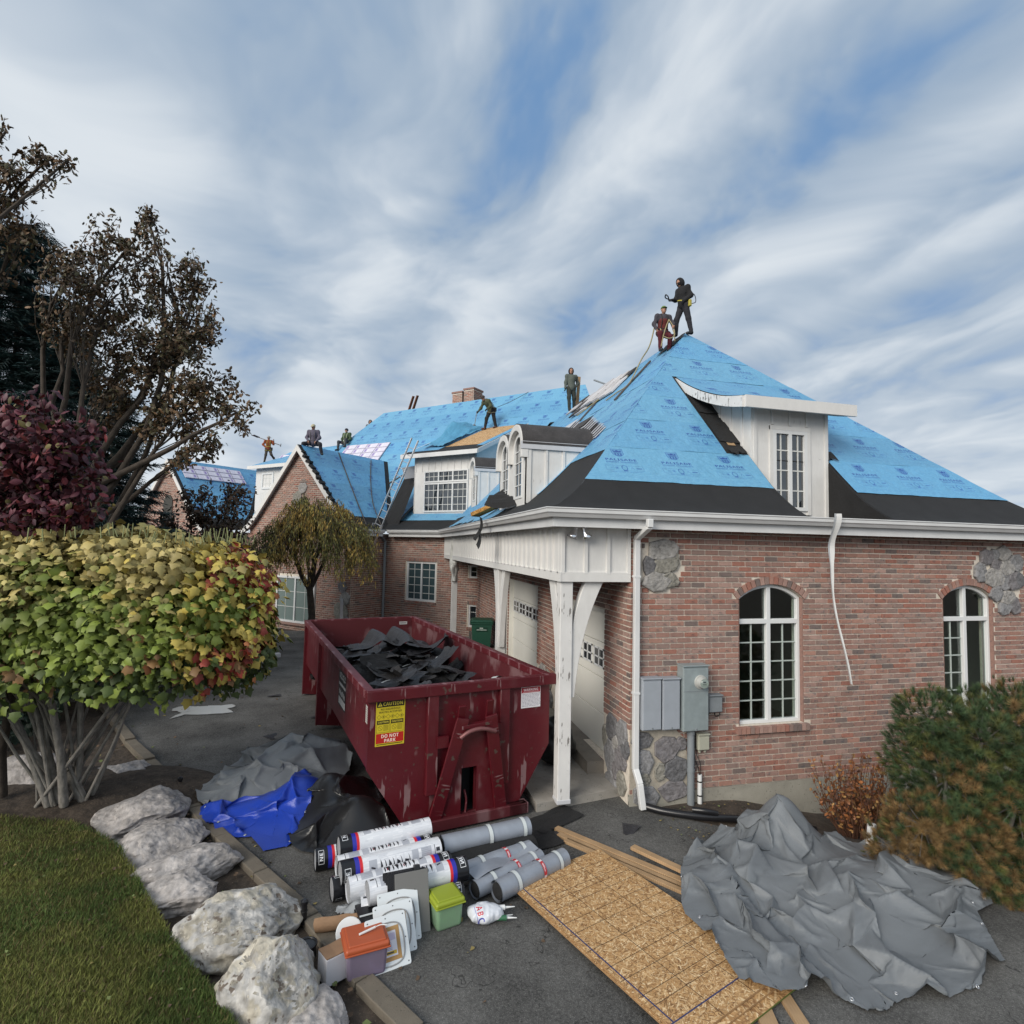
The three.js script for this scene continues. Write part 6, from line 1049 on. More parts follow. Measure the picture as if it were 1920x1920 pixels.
// ---------------------------------------------------------------- tubs, plates, bags, boxes
function tub(name, label, p, turn, w, d, h, lidM, bodyM, fill) {
  const o = thing(name, label, 'tub', p, turn), t = 0.92;
  const body = new RoundedBoxGeometry(w, h, d, 4, 0.035).translate(0, h / 2, 0); const q = body.attributes.position; for (let i = 0; i < q.count; i++) { const k = lerp(t, 1, q.getY(i) / h); q.setX(i, q.getX(i) * k); q.setZ(i, q.getZ(i) * k); } body.computeVertexNormals();
  part('body', metric(body), bodyM, o);
  const r = rng(w * 1000); const items = []; for (let i = 0; i < 60; i++) items.push(box(0.02 + r() * 0.05, 0.012, 0.02 + r() * 0.04).rotateY(r() * 6).rotateX(r() * 3).translate((r() - 0.5) * w * t * 0.82, 0.03 + r() * h * 0.72, (r() - 0.5) * d * t * 0.82));
  part('contents', items, fill, o, { kind: 'stuff' });
  part('lid', [rbox(w + 0.025, 0.05, d + 0.025, 0.022, 0, h + 0.015, 0, 4), rbox(w - 0.03, 0.02, d - 0.03, 0.01, 0, h + 0.042, 0, 3)], lidM, o); part('lid_rim', rbox(w + 0.034, 0.014, d + 0.034, 0.006, 0, h - 0.008, 0), lidM, o);
  return o;
}
const tubBody = (c) => new THREE.MeshPhysicalMaterial({ color: lin(...c), transmission: 0.55, thickness: 0, roughness: 0.4, side: THREE.DoubleSide });
tub('plastic_tub', 'square plastic tub with an orange lid beside the large pale boulder', [0.05, 0.0, -5.27], 0.18, 0.35, 0.31, 0.245, std({ color: lin(0.40, 0.085, 0.03), roughness: 0.45 }), tubBody([0.36, 0.30, 0.42]), std({ color: lin(0.16, 0.08, 0.14) }));
tub('plastic_tub', 'square plastic tub with a lime green lid beside the leaning grey sheets', [0.81, 0.0, -5.72], 0.28, 0.28, 0.27, 0.235, std({ color: lin(0.27, 0.33, 0.025), roughness: 0.45 }), tubBody([0.42, 0.66, 0.42]), std({ color: lin(0.11, 0.26, 0.09) }));
{ const g = [beam(V(-0.07, 0, 0.02), V(0.06, 0.02, -0.05), 0.016, 0.016, V(0, 1, 0), 0.005), tube([V(0.06, 0.02, -0.05), V(0.10, 0.03, -0.06), V(0.16, 0.035, -0.05)], 0.004, 8, 6)]; single('marker_pen', g, M.trim, 'white marker pen lying on the orange tub lid', 'marker', [0.07, 0.307, -5.24], -0.2); }
// white roof flashings with a window and a label
[['behind and highest of the three leaning plates', [0.38, 0.0, -5.50], 0.20, 0.52, 0.42], ['middle one of the three leaning plates', [0.34, 0.0, -5.36], 0.22, 0.62, 0.40], ['in front and lowest of the three leaning plates', [0.28, 0.0, -5.19], 0.28, 0.62, 0.40]].forEach(([where, p, turn, lean, S], i) => {
  const o = thing('roof_flashing', `white square roof flashing plate ${where}`, 'flashing', p, turn); o.rotation.order = 'YXZ'; o.rotation.x = -lean;
  const w = S * 0.92, s = new THREE.Shape(), rr = 0.02; s.moveTo(-w / 2 + rr, 0); s.lineTo(w / 2 - rr, 0); s.quadraticCurveTo(w / 2, 0, w / 2, rr); s.lineTo(w / 2, S - rr); s.quadraticCurveTo(w / 2, S, w / 2 - rr, S); s.lineTo(-w / 2 + rr, S); s.quadraticCurveTo(-w / 2, S, -w / 2, S - rr); s.lineTo(-w / 2, rr); s.quadraticCurveTo(-w / 2, 0, -w / 2 + rr, 0);
  part('plate', new THREE.ExtrudeGeometry(s, { depth: 0.004, bevelEnabled: true, bevelSize: 0.002, bevelThickness: 0.002, bevelSegments: 1 }), std({ color: lin(0.66, 0.70, 0.72), roughness: 0.35 }), o);
  part('kraft_window', rbox(w * 0.60, S * 0.62, 0.006, 0.003, 0, S * 0.46, 0.007), std({ color: lin(0.42, 0.25, 0.10), roughness: 0.8 }), o);
  part('bead', tube([V(-w * 0.31, S * 0.14, 0.010), V(w * 0.31, S * 0.14, 0.010), V(w * 0.31, S * 0.78, 0.010), V(-w * 0.31, S * 0.78, 0.010)], 0.006, 60, 6, true), std({ color: lin(0.30, 0.30, 0.30) }), o);
  const lb = part('label', new THREE.PlaneGeometry(w * 0.36, S * 0.46), std({ map: canvasTex(128, 160, (c, W0, H0) => { c.fillStyle = '#d5d3da'; c.fillRect(0, 0, W0, H0); c.fillStyle = '#b9b0c6'; c.fillRect(8, 14, 112, 46); c.fillStyle = '#8d86a0'; for (let k = 0; k < 6; k++) c.fillRect(10, 70 + k * 9, 70 + (k * 37) % 36, 4); c.fillStyle = '#c8a430'; c.fillRect(8, 126, 112, 22); c.fillStyle = '#333'; c.fillRect(14, 132, 80, 9); }), roughness: 0.5 }), o); lb.position.set(0.01, S * 0.46, 0.0112);
  const nails = []; for (let k = 0; k < 8; k++) { const a = [[-1, -1], [0, -1], [1, -1], [1, 0], [1, 1], [0, 1], [-1, 1], [-1, 0]][k]; nails.push(new THREE.CylinderGeometry(0.005, 0.005, 0.002, 8).rotateX(Math.PI / 2).translate(a[0] * w * 0.44, S / 2 + a[1] * S * 0.44, 0.0075)); } part('nail_hole', nails, M.black, o);
});
// leaning stack of grey sheets with black ones behind
{
  const o = thing('sheet_stack', 'stack of grey and black flat roofing sheets leaning on the white rolls', 'sheet stack', [0.50, 0, -5.60], 0.15); o.rotation.order = 'YXZ'; o.rotation.x = -0.34;
  for (let i = 0; i < 9; i++) { const g = rbox(0.33, 0.52, 0.009, 0.003, -0.012 * i, 0.26 + (i % 3) * 0.006, -0.013 * i); part('sheet', g, i ? M.blackPlastic : std({ color: lin(0.16, 0.16, 0.155), roughness: 0.75, bumpMap: rep(grainT, 2), bumpScale: 0.001 }), o); }
  part('clip', [rbox(0.06, 0.05, 0.07, 0.01, 0.06, 0.54, -0.03)], M.blackPlastic, o);
}
{
  const o = thing('vent_stack', 'stack of black plastic roof vents with a pale stripe beside the grey sheets', 'roof vent', [0.16, 0, -5.74], 0.22);
  for (let i = 0; i < 5; i++) { part('vent', [rbox(0.42, 0.034, 0.30, 0.008, i * 0.006, 0.02 + i * 0.04, 0)], M.blackPlastic, o); const ribs = []; for (let k = 0; k < 9; k++) ribs.push(box(0.02, 0.03, 0.01, -0.19 + k * 0.045 + i * 0.006, 0.02 + i * 0.04, 0.153)); part('rib', ribs, M.black, o); }
  part('stripe', box(0.40, 0.004, 0.022, 0.02, 0.203, 0.06), std({ color: lin(0.6, 0.62, 0.62) }), o);
}
single('wrap_bundle', crumple({ edge: quadEdge([-0.22, -6.15], [0.12, -6.12], [0.12, -5.76], [-0.16, -5.78], 0.1, 3), mound: (x, z) => hump(x, z, -0.02, -5.95, 0.14, 0.14, 0.16), slack: 1.5, seed: 41, n0: 10, levels: 3, iters: 50, lift: 0.15 }), std({ color: lin(0.30, 0.32, 0.34), roughness: 0.22 }), 'crumpled clear plastic wrapping under the left ends of the white rolls', 'plastic wrap');
// kraft paper roll, cap, carton
single('kraft_sheet', surf((u, v) => { const a = v * 2.6 + 0.2; return V((u - 0.5) * 0.42 + 0.01 * Math.sin(v * 6), 0.02 + 0.075 * (1 - Math.cos(a)) * 0.95 + 0.012 * (vnoise(u * 6, v * 6) - 0.5), Math.sin(a) * 0.085); }, 14, 20), M.card, 'curled brown kraft paper sheet on the bed by the concrete strip', 'paper', [-0.20, 0.02, -5.78], 0.0);
single('plastic_pot', [cyl(0.085, 0.075, 0.10, 0, 0, 0, 24), new THREE.TorusGeometry(0.08, 0.012, 8, 24).rotateX(Math.PI / 2).translate(0, 0.10, 0)], M.blackPlastic, 'round black plastic pot standing between the boulder and the kraft paper', 'pot', [-0.45, 0.03, -5.48]);
{
  const o = thing('carton', 'small white carton with brown flaps squeezed behind the orange-lidded tub', 'box', [-0.20, 0.0, -5.22], 0.5);
  part('body', rbox(0.22, 0.22, 0.17, 0.006, 0, 0.11, 0), std({ map: (() => canvasTex(128, 128, (c, w, h) => { c.fillStyle = '#c9c8cc'; c.fillRect(0, 0, w, h); c.fillStyle = '#4b4b55'; for (let i = 0; i < 5; i++) c.fillRect(20, 30 + i * 16, 50 + (i * 23) % 40, 6); }, true))(), roughness: 0.6 }), o);
  part('flap', [beam(V(-0.02, 0.225, 0), V(0.09, 0.235, 0), 0.165, 0.005), beam(V(-0.11, 0.23, 0), V(-0.02, 0.226, 0), 0.165, 0.005)], M.card, o);
}
single('white_lid', [new THREE.CylinderGeometry(0.11, 0.11, 0.02, 28), new THREE.TorusGeometry(0.11, 0.008, 8, 28).rotateX(Math.PI / 2)], M.trim, 'white round lid leaning behind the orange-lidded tub', 'lid', [-0.09, 0.20, -5.45], 0.4).rotation.x = 0.9;
// bag of caulk tubes
{
  const o = thing('carrier_bag', 'white plastic carrier bag lettered ABC holding caulk tubes', 'bag', [1.20, 0.0, -5.66], -0.12), r = rng(8);
  const f = (x, y, z) => { const n = (fbm(x * 16, y * 16, z * 16, 3) - 0.5) * 0.045; return Math.hypot(x / 0.19, (y - 0.075) / 0.085, z / 0.12) - 1 + n * 6 + Math.abs(vnoise(x * 20, z * 20, y * 8) - 0.5) * 0.25; };
  const g = nets((x, y, z) => f(x, y, z) * 0.08, V(-0.25, -0.01, -0.17), V(0.25, 0.2, 0.17), 0.009);
  const uv = g.attributes.uv, p = g.attributes.position; for (let i = 0; i < uv.count; i++) uv.setXY(i, (p.getX(i) + 0.2) / 0.4, (p.getY(i) * 0.8 - p.getZ(i) * 0.9 + 0.14) / 0.28);
  part('film', g, std({ map: canvasTex(512, 384, (c, w, h) => { c.fillStyle = '#cfd3da'; c.fillRect(0, 0, w, h); c.save(); c.translate(190, 168); c.rotate(Math.PI / 2 - 0.22); c.font = 'bold 104px sans-serif'; c.textAlign = 'center'; c.lineWidth = 8; ['A', 'B', 'C'].forEach((q, i) => { c.fillStyle = i === 1 ? '#b5303c' : i ? '#3a3f9a' : '#b5303c'; c.fillText(q, i * 84 - 84, 30 + i * 6); }); c.fillStyle = '#3a3f9a'; c.globalAlpha = 0.6; c.fillRect(-130, 44, 260, 7); c.restore(); }), roughness: 0.3 }), o);
  for (const [x, y, z, a] of [[0.16, 0.10, -0.02, 0.05], [0.17, 0.055, 0.06, -0.1], [0.14, 0.035, 0.02, 0.2]]) { const t = part('caulk_tube', [new THREE.CylinderGeometry(0.024, 0.024, 0.12, 18).rotateZ(Math.PI / 2).rotateY(a).translate(x - 0.02, y, z)], a < 0 ? std({ color: lin(0.03, 0.12, 0.06), roughness: 0.4 }) : M.trim, o); part('nozzle', new THREE.CylinderGeometry(0.004, 0.012, 0.10, 12).rotateZ(-Math.PI / 2).rotateY(a).translate(x + 0.09, y, z - a * 0.09), M.trim, t); }
}
// path lights, cup, small litter
[['left path light stake near the first boulders and the grey tarp', [-2.63, 0.0, -9.34]], ['path light stake behind the curled kraft paper', [-0.53, 0.0, -5.98]]].forEach(([label, p]) => { const o = thing('path_light', label.replace('left path', 'black path').replace(/^path/, 'black path'), 'path light', p); part('stake', cyl(0.028, 0.028, 0.20, 0, 0, 0, 18), M.blackPlastic, o); part('cap', [cyl(0.036, 0.036, 0.03, 0, 0.185, 0, 20), cyl(0.034, 0.02, 0.012, 0, 0.215, 0, 20)], M.blackPlastic, o); part('socket_ring', new THREE.TorusGeometry(0.03, 0.004, 6, 20).rotateX(Math.PI / 2).translate(0, 0.12, 0), M.black, o); });
{ const o = thing('paper_cup', 'crushed white paper cup lying on the bed by the concrete strip', 'cup', [-2.42, 0.05, -8.9], 0.5); part('cup', new THREE.CylinderGeometry(0.045, 0.033, 0.12, 20, 1, true).rotateZ(1.35), std({ color: lin(0.62, 0.62, 0.58), roughness: 0.6 }), o); part('sleeve', new THREE.CylinderGeometry(0.0425, 0.037, 0.06, 20, 1, true).rotateZ(1.35), M.card, o); }
{ const o = thing('drink_carton', 'small crushed white and red carton on the far driveway', 'carton', [-2.83, 0.14, -18.6], 0.4); part('box', rbox(0.34, 0.14, 0.2, 0.02, 0, 0.07, 0), std({ color: lin(0.55, 0.54, 0.55) }), o); part('label', rbox(0.12, 0.145, 0.205, 0.01, -0.12, 0.07, 0), std({ color: lin(0.16, 0.03, 0.04) }), o); }
[[-1.0, -12.4, 0.5], [0.2, -6.0, 2], [2.0, -7.35, 1.2], [2.35, -7.0, 0.3], [-1.7, -11.4, 2.1], [3.4, -7.0, 0.9], [-2.1, -14.0, 0.2]].forEach(([x, z, a], i) => single('felt_chip', flat(surf((u, v) => V((u - 0.5) * 0.28, 0.012 + 0.02 * Math.sin(u * 3 + i) * v, (v - 0.5) * 0.16 * (0.6 + u)), 6, 4)), M.scrap, 'small black felt scrap lying flat on the driveway', 'felt scrap', [x, groundY(x, z) + 0.004, z], a, 'felt scraps on the asphalt'));
for (const [x, z, w, l, a] of [[2.05, -7.0, 0.7, 0.5, 0.2], [2.5, -7.45, 0.8, 0.4, 0.5]]) single('felt_sheet', flat(surf((u, v) => V((u - 0.5) * w, 0.01 + 0.03 * (vnoise(u * 4, v * 4, 8)), (v - 0.5) * l), 10, 8, (u, v) => [u, v])), M.felt, x < 2.2 ? 'flat black felt sheet on the asphalt beside the silver rolls' : 'flat black felt sheet on the asphalt by the porch slab', 'felt sheet', [x, 0.006, z], a);

// ---------------------------------------------------------------- boulders along the lawn
function boulder(rx, ry, rz, seed, facets = 0.5) {
  const g = new THREE.IcosahedronGeometry(1, 26); const p = g.attributes.position, v = V(0, 0, 0);
  const r = rng(seed * 13 + 1), cuts = []; for (let i = 0; i < 9; i++) { const a = r() * 6.28, b = (r() - 0.25) * 1.3; cuts.push([V(Math.cos(a) * Math.cos(b), Math.sin(b), Math.sin(a) * Math.cos(b)), 0.66 + r() * 0.26]); }
  for (let i = 0; i < p.count; i++) {
    v.fromBufferAttribute(p, i); const n = v.clone();
    for (const [d, k] of cuts) { const q = v.dot(d); if (q > k) v.addScaledVector(d, (k - q) * facets * 1.7); }
    const s = 1 + (fbm(n.x * 1.6 + seed, n.y * 1.6, n.z * 1.6 + seed, 4) - 0.5) * 0.5 + (fbm(n.x * 6 + seed, n.y * 6 + n.z * 4, n.z * 6, 4) - 0.5) * 0.09 - ss(0.62, 0.72, fbm(n.x * 4 + 9, n.y * 4, n.z * 4 + seed, 3)) * 0.05;
    v.multiplyScalar(s); p.setXYZ(i, v.x * rx, v.y * ry, v.z * rz);
  }
  g.deleteAttribute('uv'); g.deleteAttribute('normal'); const m = metric(mergeVert(g)); return m;
}
function mergeVert(g) { const map = new Map(), pos = [], idx = [], p = g.attributes.position; for (let i = 0; i < p.count; i++) { const k = `${Math.round(p.getX(i) * 2e4)},${Math.round(p.getY(i) * 2e4)},${Math.round(p.getZ(i) * 2e4)}`; let j = map.get(k); if (j === undefined) { j = pos.length / 3; map.set(k, j); pos.push(p.getX(i), p.getY(i), p.getZ(i)); } idx.push(j); } const o = new THREE.BufferGeometry(); o.setAttribute('position', new THREE.Float32BufferAttribute(pos, 3)); o.setIndex(idx); o.computeVertexNormals(); return o; }
[[-3.55, 0.06, -9.85, 0.50, 0.24, 0.46, 0.4, 'rockGrey', 'small grey boulder farthest back, by the end of the concrete strip'],
  [-2.85, 0.05, -8.70, 0.56, 0.24, 0.74, 0.3, 'rockGrey', 'long low grey boulder beside the hedge trunks'],
  [-2.36, 0.03, -7.72, 0.52, 0.24, 0.56, -0.4, 'rockGrey', 'flat grey boulder sloping to the lawn, third from the back'],
  [-1.86, 0.05, -7.08, 0.58, 0.25, 0.40, 0.35, 'rockGrey', 'wide grey boulder in the middle of the row'],
  [-1.80, 0.03, -6.62, 0.44, 0.22, 0.32, 0.2, 'rockGrey', 'small rounded grey boulder half hidden in front of the wide one'],
  [-1.14, 0.07, -5.94, 0.60, 0.33, 0.44, 0.25, 'rockPale', 'large pale pitted boulder, second nearest'],
  [-0.66, 0.10, -5.04, 0.40, 0.40, 0.38, 0.9, 'rockPale', 'nearest large whitish boulder beside the orange-lidded tub'],
  [-0.28, -0.06, -4.66, 0.32, 0.22, 0.44, 0.1, 'rockGrey', 'dark grey boulder tucked behind the nearest whitish one'],
  [-0.66, -0.04, -4.34, 0.42, 0.20, 0.30, 0.4, 'rockPale', 'pale boulder cut by the bottom edge of the picture'],
  [-4.6, 0.2, -9.6, 0.5, 0.4, 0.4, 0.1, 'rockGrey', 'grey boulder behind the hedge trunks at the left edge'],
].forEach(([x, y, z, rx, ry, rz, a, m, label], i) => single('boulder', boulder(rx, ry, rz, i + 2), M[m], label, 'boulder', [x, y, z], a));

// ---------------------------------------------------------------- things on and by the brick wall
const WZ = FZ + 0.012;
function cabinet(name, label, x0, x1, y0, y1, d, mat, extra) { const o = thing(name, label, 'utility box', [(x0 + x1) / 2, y0, WZ]); const w = x1 - x0, h = y1 - y0; part('case', rbox(w, h, d, 0.012, 0, h / 2, d / 2), mat, o); part('cover', rbox(w - 0.02, h - 0.05, 0.012, 0.005, 0, h / 2 - 0.012, d + 0.006), mat, o); part('hood', rbox(w + 0.012, 0.02, d + 0.026, 0.006, 0, h + 0.004, d / 2 + 0.012), mat, o); if (extra) extra(o, w, h, d); return o; }
const latch = (o, w, h, d) => part('latch', rbox(0.02, 0.035, 0.014, 0.004, 0, 0.03, d + 0.014), M.conduit, o);
cabinet('meter_cabinet', 'plain grey metal cabinet next to the white downspout, left of three', 3.83, 4.13, 1.10, 1.83, 0.14, M.panelGrey, latch);
cabinet('meter_cabinet', 'plain grey metal cabinet in the middle of three on the brick wall', 4.15, 4.43, 1.09, 1.82, 0.14, M.panelGrey, latch);
cabinet('meter_cabinet', 'tall greenish grey electric meter box with a round glass meter', 4.46, 4.88, 1.06, 2.0, 0.17, M.panelGalv, (o, w, h, d) => {
  part('seam', box(w - 0.01, 0.008, 0.005, 0, h - 0.36, d + 0.0145), M.conduit, o);
  const m = part('meter', [new THREE.CylinderGeometry(0.098, 0.105, 0.03, 32).rotateX(Math.PI / 2).translate(0.07, h - 0.23, d + 0.02), new THREE.CylinderGeometry(0.07, 0.088, 0.09, 32).rotateX(Math.PI / 2).translate(0.07, h - 0.23, d + 0.07)], std({ color: lin(0.42, 0.42, 0.40), roughness: 0.3 }), o);
  part('dial', new THREE.CircleGeometry(0.062, 28).translate(0.07, h - 0.23, d + 0.117), std({ map: canvasTex(128, 128, (c, a, b) => { c.fillStyle = '#b5b5b0'; c.fillRect(0, 0, a, b); c.fillStyle = '#222'; c.fillRect(40, 34, 48, 20); c.fillRect(30, 70, 68, 6); c.fillRect(30, 92, 68, 5); }), roughness: 0.3 }), m);
  part('glass_cover', new THREE.SphereGeometry(0.068, 24, 12, 0, Math.PI * 2, 0, Math.PI / 2).rotateX(Math.PI / 2).scale(1, 1, 0.5).translate(0.07, h - 0.23, d + 0.116), M.glass, m); latch(o, w, h, d);
});
cabinet('junction_box', 'small dark grey plastic box right of the electric meter', 4.93, 5.16, 1.29, 1.54, 0.10, M.conduit, (o, w, h) => { part('cable', [tube([V(-0.06, 0, 0.03), V(-0.09, -0.10, 0.02), V(-0.12, -0.02, 0.01)], 0.006, 14, 6), tube([V(0.02, 0, 0.03), V(0.05, -0.08, 0.02), V(0.12, -0.05, 0.02), V(0.12, 0.02, 0.02)], 0.006, 14, 6)], M.black, o); });
cabinet('junction_box', 'small beige box at the conduit under the electric meter', 4.76, 4.94, 0.75, 0.98, 0.10, M.beige, (o, w, h) => { part('gland', [cyl(0.02, 0.02, 0.04, -0.045, -0.04, 0.05, 12), cyl(0.02, 0.02, 0.04, 0.045, -0.04, 0.05, 12)], M.beige, o); });
{ const o = thing('conduit', 'thick grey conduit pipe running from the meter box into the ground', 'pipe', [4.655, 0, WZ + 0.06]); part('pipe', cyl(0.052, 0.052, 1.1, 0, -0.05, 0, 20), M.conduit, o); part('collar', [cyl(0.060, 0.060, 0.06, 0, 0.99, 0, 20), cyl(0.058, 0.058, 0.04, 0, 0.45, 0, 20)], M.conduit, o); }
{ const o = thing('conduit', 'short white pipe with black cables beside the thick grey conduit', 'pipe', [4.80, 0, WZ + 0.05]); part('pipe', cyl(0.034, 0.034, 0.44, 0.01, -0.05, 0, 18), M.trim, o); part('band', [cyl(0.036, 0.036, 0.02, 0.01, 0.08, 0, 18), cyl(0.036, 0.036, 0.02, 0.01, 0.28, 0, 18)], M.black, o); part('cable', [tube([V(0.0, 0.38, 0.01), V(-0.03, 0.5, 0.02), V(-0.07, 0.62, 0), V(-0.08, 0.98, 0)], 0.007, 20, 6), tube([V(0.02, 0.38, 0), V(0.0, 0.56, 0.03), V(-0.05, 0.7, 0.01), V(-0.06, 0.98, 0)], 0.006, 20, 6)], M.black, o); }
single('drain_hose', [tube([V(3.86, 0.07, -7.46), V(4.05, 0.06, -7.30), V(4.5, 0.06, -7.05), V(4.95, 0.05, -6.92), V(5.5, 0.0, -6.85), V(6.2, -0.2, -6.9)], 0.05, 60, 12), tube([V(4.4, 0.13, -7.12), V(4.55, 0.14, -7.02), V(4.7, 0.11, -6.98)], 0.04, 12, 8)], M.blackPlastic, 'black corrugated drain hose along the planting bed at the downspout foot', 'hose');
// flood light under the eave
{ const o = thing('flood_light', 'twin chrome flood light under the eave above the porch skirt', 'light', [2.80, 3.99, FZ + 0.08]); part('mount', cyl(0.06, 0.06, 0.03, 0.05, 0.0, -0.03, 20), M.chrome, o); for (const s of [-1, 1]) { const h = part('lamp_head', new THREE.LatheGeometry([[0.028, 0], [0.034, -0.05], [0.06, -0.11], [0.075, -0.15], [0.06, -0.135], [0.0, -0.12]].map(([x, y]) => new THREE.Vector2(x, y)), 24).rotateZ(s * 0.42).translate(0.05 + s * 0.055, 0.0, 0.03), M.chrome, o); } }
// strip of gutter trim hanging from the eave
single('hanging_strip', flat(surf((u, v) => { const w = lerp(0.13, 0.035, ss(0.1, 0.5, v)) * (1 + 0.12 * Math.sin(v * 37)), x = 6.86 + 0.09 * v + 0.30 * v * v, q = (u - 0.5) * w; return V(x + q, 4.30 - 2.62 * v + 0.2 * Math.max(0, 0.04 - v), -7.12 - 0.20 * ss(0, 0.2, v) + 0.03 * Math.abs(u - 0.5) * 2 + 0.03 * Math.sin(v * 9)); }, 4, 60, (u, v) => [u * 0.1, v * 2.6])), M.gutter, 'bent strip of white metal trim hanging from the gutter beside the arched window', 'metal strip');
// loose pieces over the porch gutter
single('hanging_shingle', [flat(surf((u, v) => V((u - 0.5) * 0.30 + 0.02 * Math.sin(v * 5), -v * 0.36, 0.05 * Math.sin(v * 3) + (u - 0.5) * 0.1), 6, 6)), flat(surf((u, v) => V((u - 0.5) * 0.12 + 0.1, 0.25 - v * 0.5, 0.02 + 0.06 * Math.sin(v * 4)), 3, 6))], M.felt, 'black shingle scrap dangling over the gutter above the porch', 'shingle', [2.12, 4.02, -11.4], 1.9).rotation.z = 0.35;
single('insulation_board', beam(V(-0.28, -0.16, -0.5), V(0.34, 0.24, 0.5), 0.30, 0.10, V(0, 1, 0), 0.01), std({ map: M.osbPlain.map, color: lin(0.85, 0.72, 0.42), roughness: 0.9 }), 'tan board slab lying on the eave above the porch', 'board', [2.75, 4.62, -13.2], 0.15);
for (const [x, z, a, s] of [[2.9, -12.0, 0.5, 1], [3.1, -13.0, 0.2, 1.2], [2.7, -11.5, 1.1, 0.8]]) single('felt_strip', flat(surf((u, v) => V((u - 0.5) * 0.5 * s, 0.03 + u * 0.35 * s + 0.08 * vnoise(u * 4, v * 4, x), (v - 0.5) * 1.1 * s), 8, 8)), M.felt, 'crumpled black felt strip lying on the blue roof edge above the porch', 'felt strip', [x, prof(x - 2.29, PG) + 0.03, z], a, 'felt strips above the porch gutter');
single('plastic_wrap', (() => { const g = surf((u, v) => { const a = u * Math.PI * 2, r = 0.17 * (1 + (vnoise(u * 8, v * 9, 4) - 0.5) * 0.9) * (1 - 0.45 * Math.abs(v - 0.55)); return V(2.70 + Math.cos(a) * r * 0.9, lerp(4.3, 2.5, v), -19.0 + Math.sin(a) * r); }, 26, 30); return flat(g); })(), std({ color: lin(0.55, 0.55, 0.52), roughness: 0.25 }), 'crumpled translucent plastic wrapped round the far porch post', 'plastic wrap');
// garbage bag beside the post, wheeled bin by the far wall
single('garbage_bag', nets((x, y, z) => Math.hypot(x / 0.34, (y - 0.30) / (y > 0.3 ? 0.45 : 0.30), z / 0.34) * 0.34 - 0.34 + (fbm(x * 7, y * 7, z * 7, 3) - 0.5) * 0.09, V(-0.45, -0.02, -0.45), V(0.45, 0.85, 0.45), 0.03), M.tarpBlack, 'stuffed black garbage bag on the porch slab behind the front post', 'garbage bag', [3.05, 0.12, -9.1]);
{
  const o = thing('wheeled_bin', 'dark green wheeled garbage bin standing by the far brick wall', 'bin', [3.28, 0.36, -16.9], -0.2), gm = std({ color: lin(0.012, 0.07, 0.042), roughness: 0.45 });
  const b = new THREE.BoxGeometry(0.62, 1.0, 0.66, 4, 6, 4), p = b.attributes.position; for (let i = 0; i < p.count; i++) { const k = lerp(0.78, 1, (p.getY(i) + 0.5)); p.setX(i, p.getX(i) * k); p.setZ(i, p.getZ(i) * k); } b.translate(0, 0.55, 0);
  part('body', metric(b), gm, o); part('lid', [rbox(0.70, 0.05, 0.76, 0.02, 0, 1.08, 0), rbox(0.6, 0.04, 0.6, 0.015, 0, 1.11, 0)], gm, o); part('rim', rbox(0.67, 0.06, 0.72, 0.01, 0, 1.03, 0), gm, o);
  for (const s of [-1, 1]) part('wheel', new THREE.CylinderGeometry(0.12, 0.12, 0.06, 20).rotateZ(Math.PI / 2).translate(s * 0.28, 0.10, -0.30), M.black, o);
  part('lettering', new THREE.PlaneGeometry(0.34, 0.12).translate(0, 0.86, 0.335), std({ map: canvasTex(128, 48, (c, w, h) => { c.fillStyle = '#0d3a2a'; c.fillRect(0, 0, w, h); c.fillStyle = '#b9c4be'; c.fillRect(40, 6, 40, 12); c.fillRect(8, 28, 112, 8); }), roughness: 0.5 }), o);
}

{ const o = thing('sealant_gun', 'white and black sealant tool standing between the grey tarp and the pine bush', 'tool', [6.25, -0.12, -6.02], 0.4); part('cartridge', beam(V(0, 0.14, 0), V(0.05, 0.40, 0), 0.09, 0.09, V(0, 0, 1), 0.02), M.trim, o); part('grip', [beam(V(-0.03, 0.0, 0), V(0, 0.15, 0), 0.10, 0.10, V(0, 0, 1), 0.02), beam(V(0.08, 0.12, 0), V(0.12, 0.30, 0), 0.03, 0.05, V(0, 0, 1), 0.008)], M.blackPlastic, o); part('trigger', beam(V(0.10, 0.26, 0.02), V(0.115, 0.33, 0.02), 0.03, 0.03), std({ color: lin(0.3, 0.03, 0.03) }), o); }

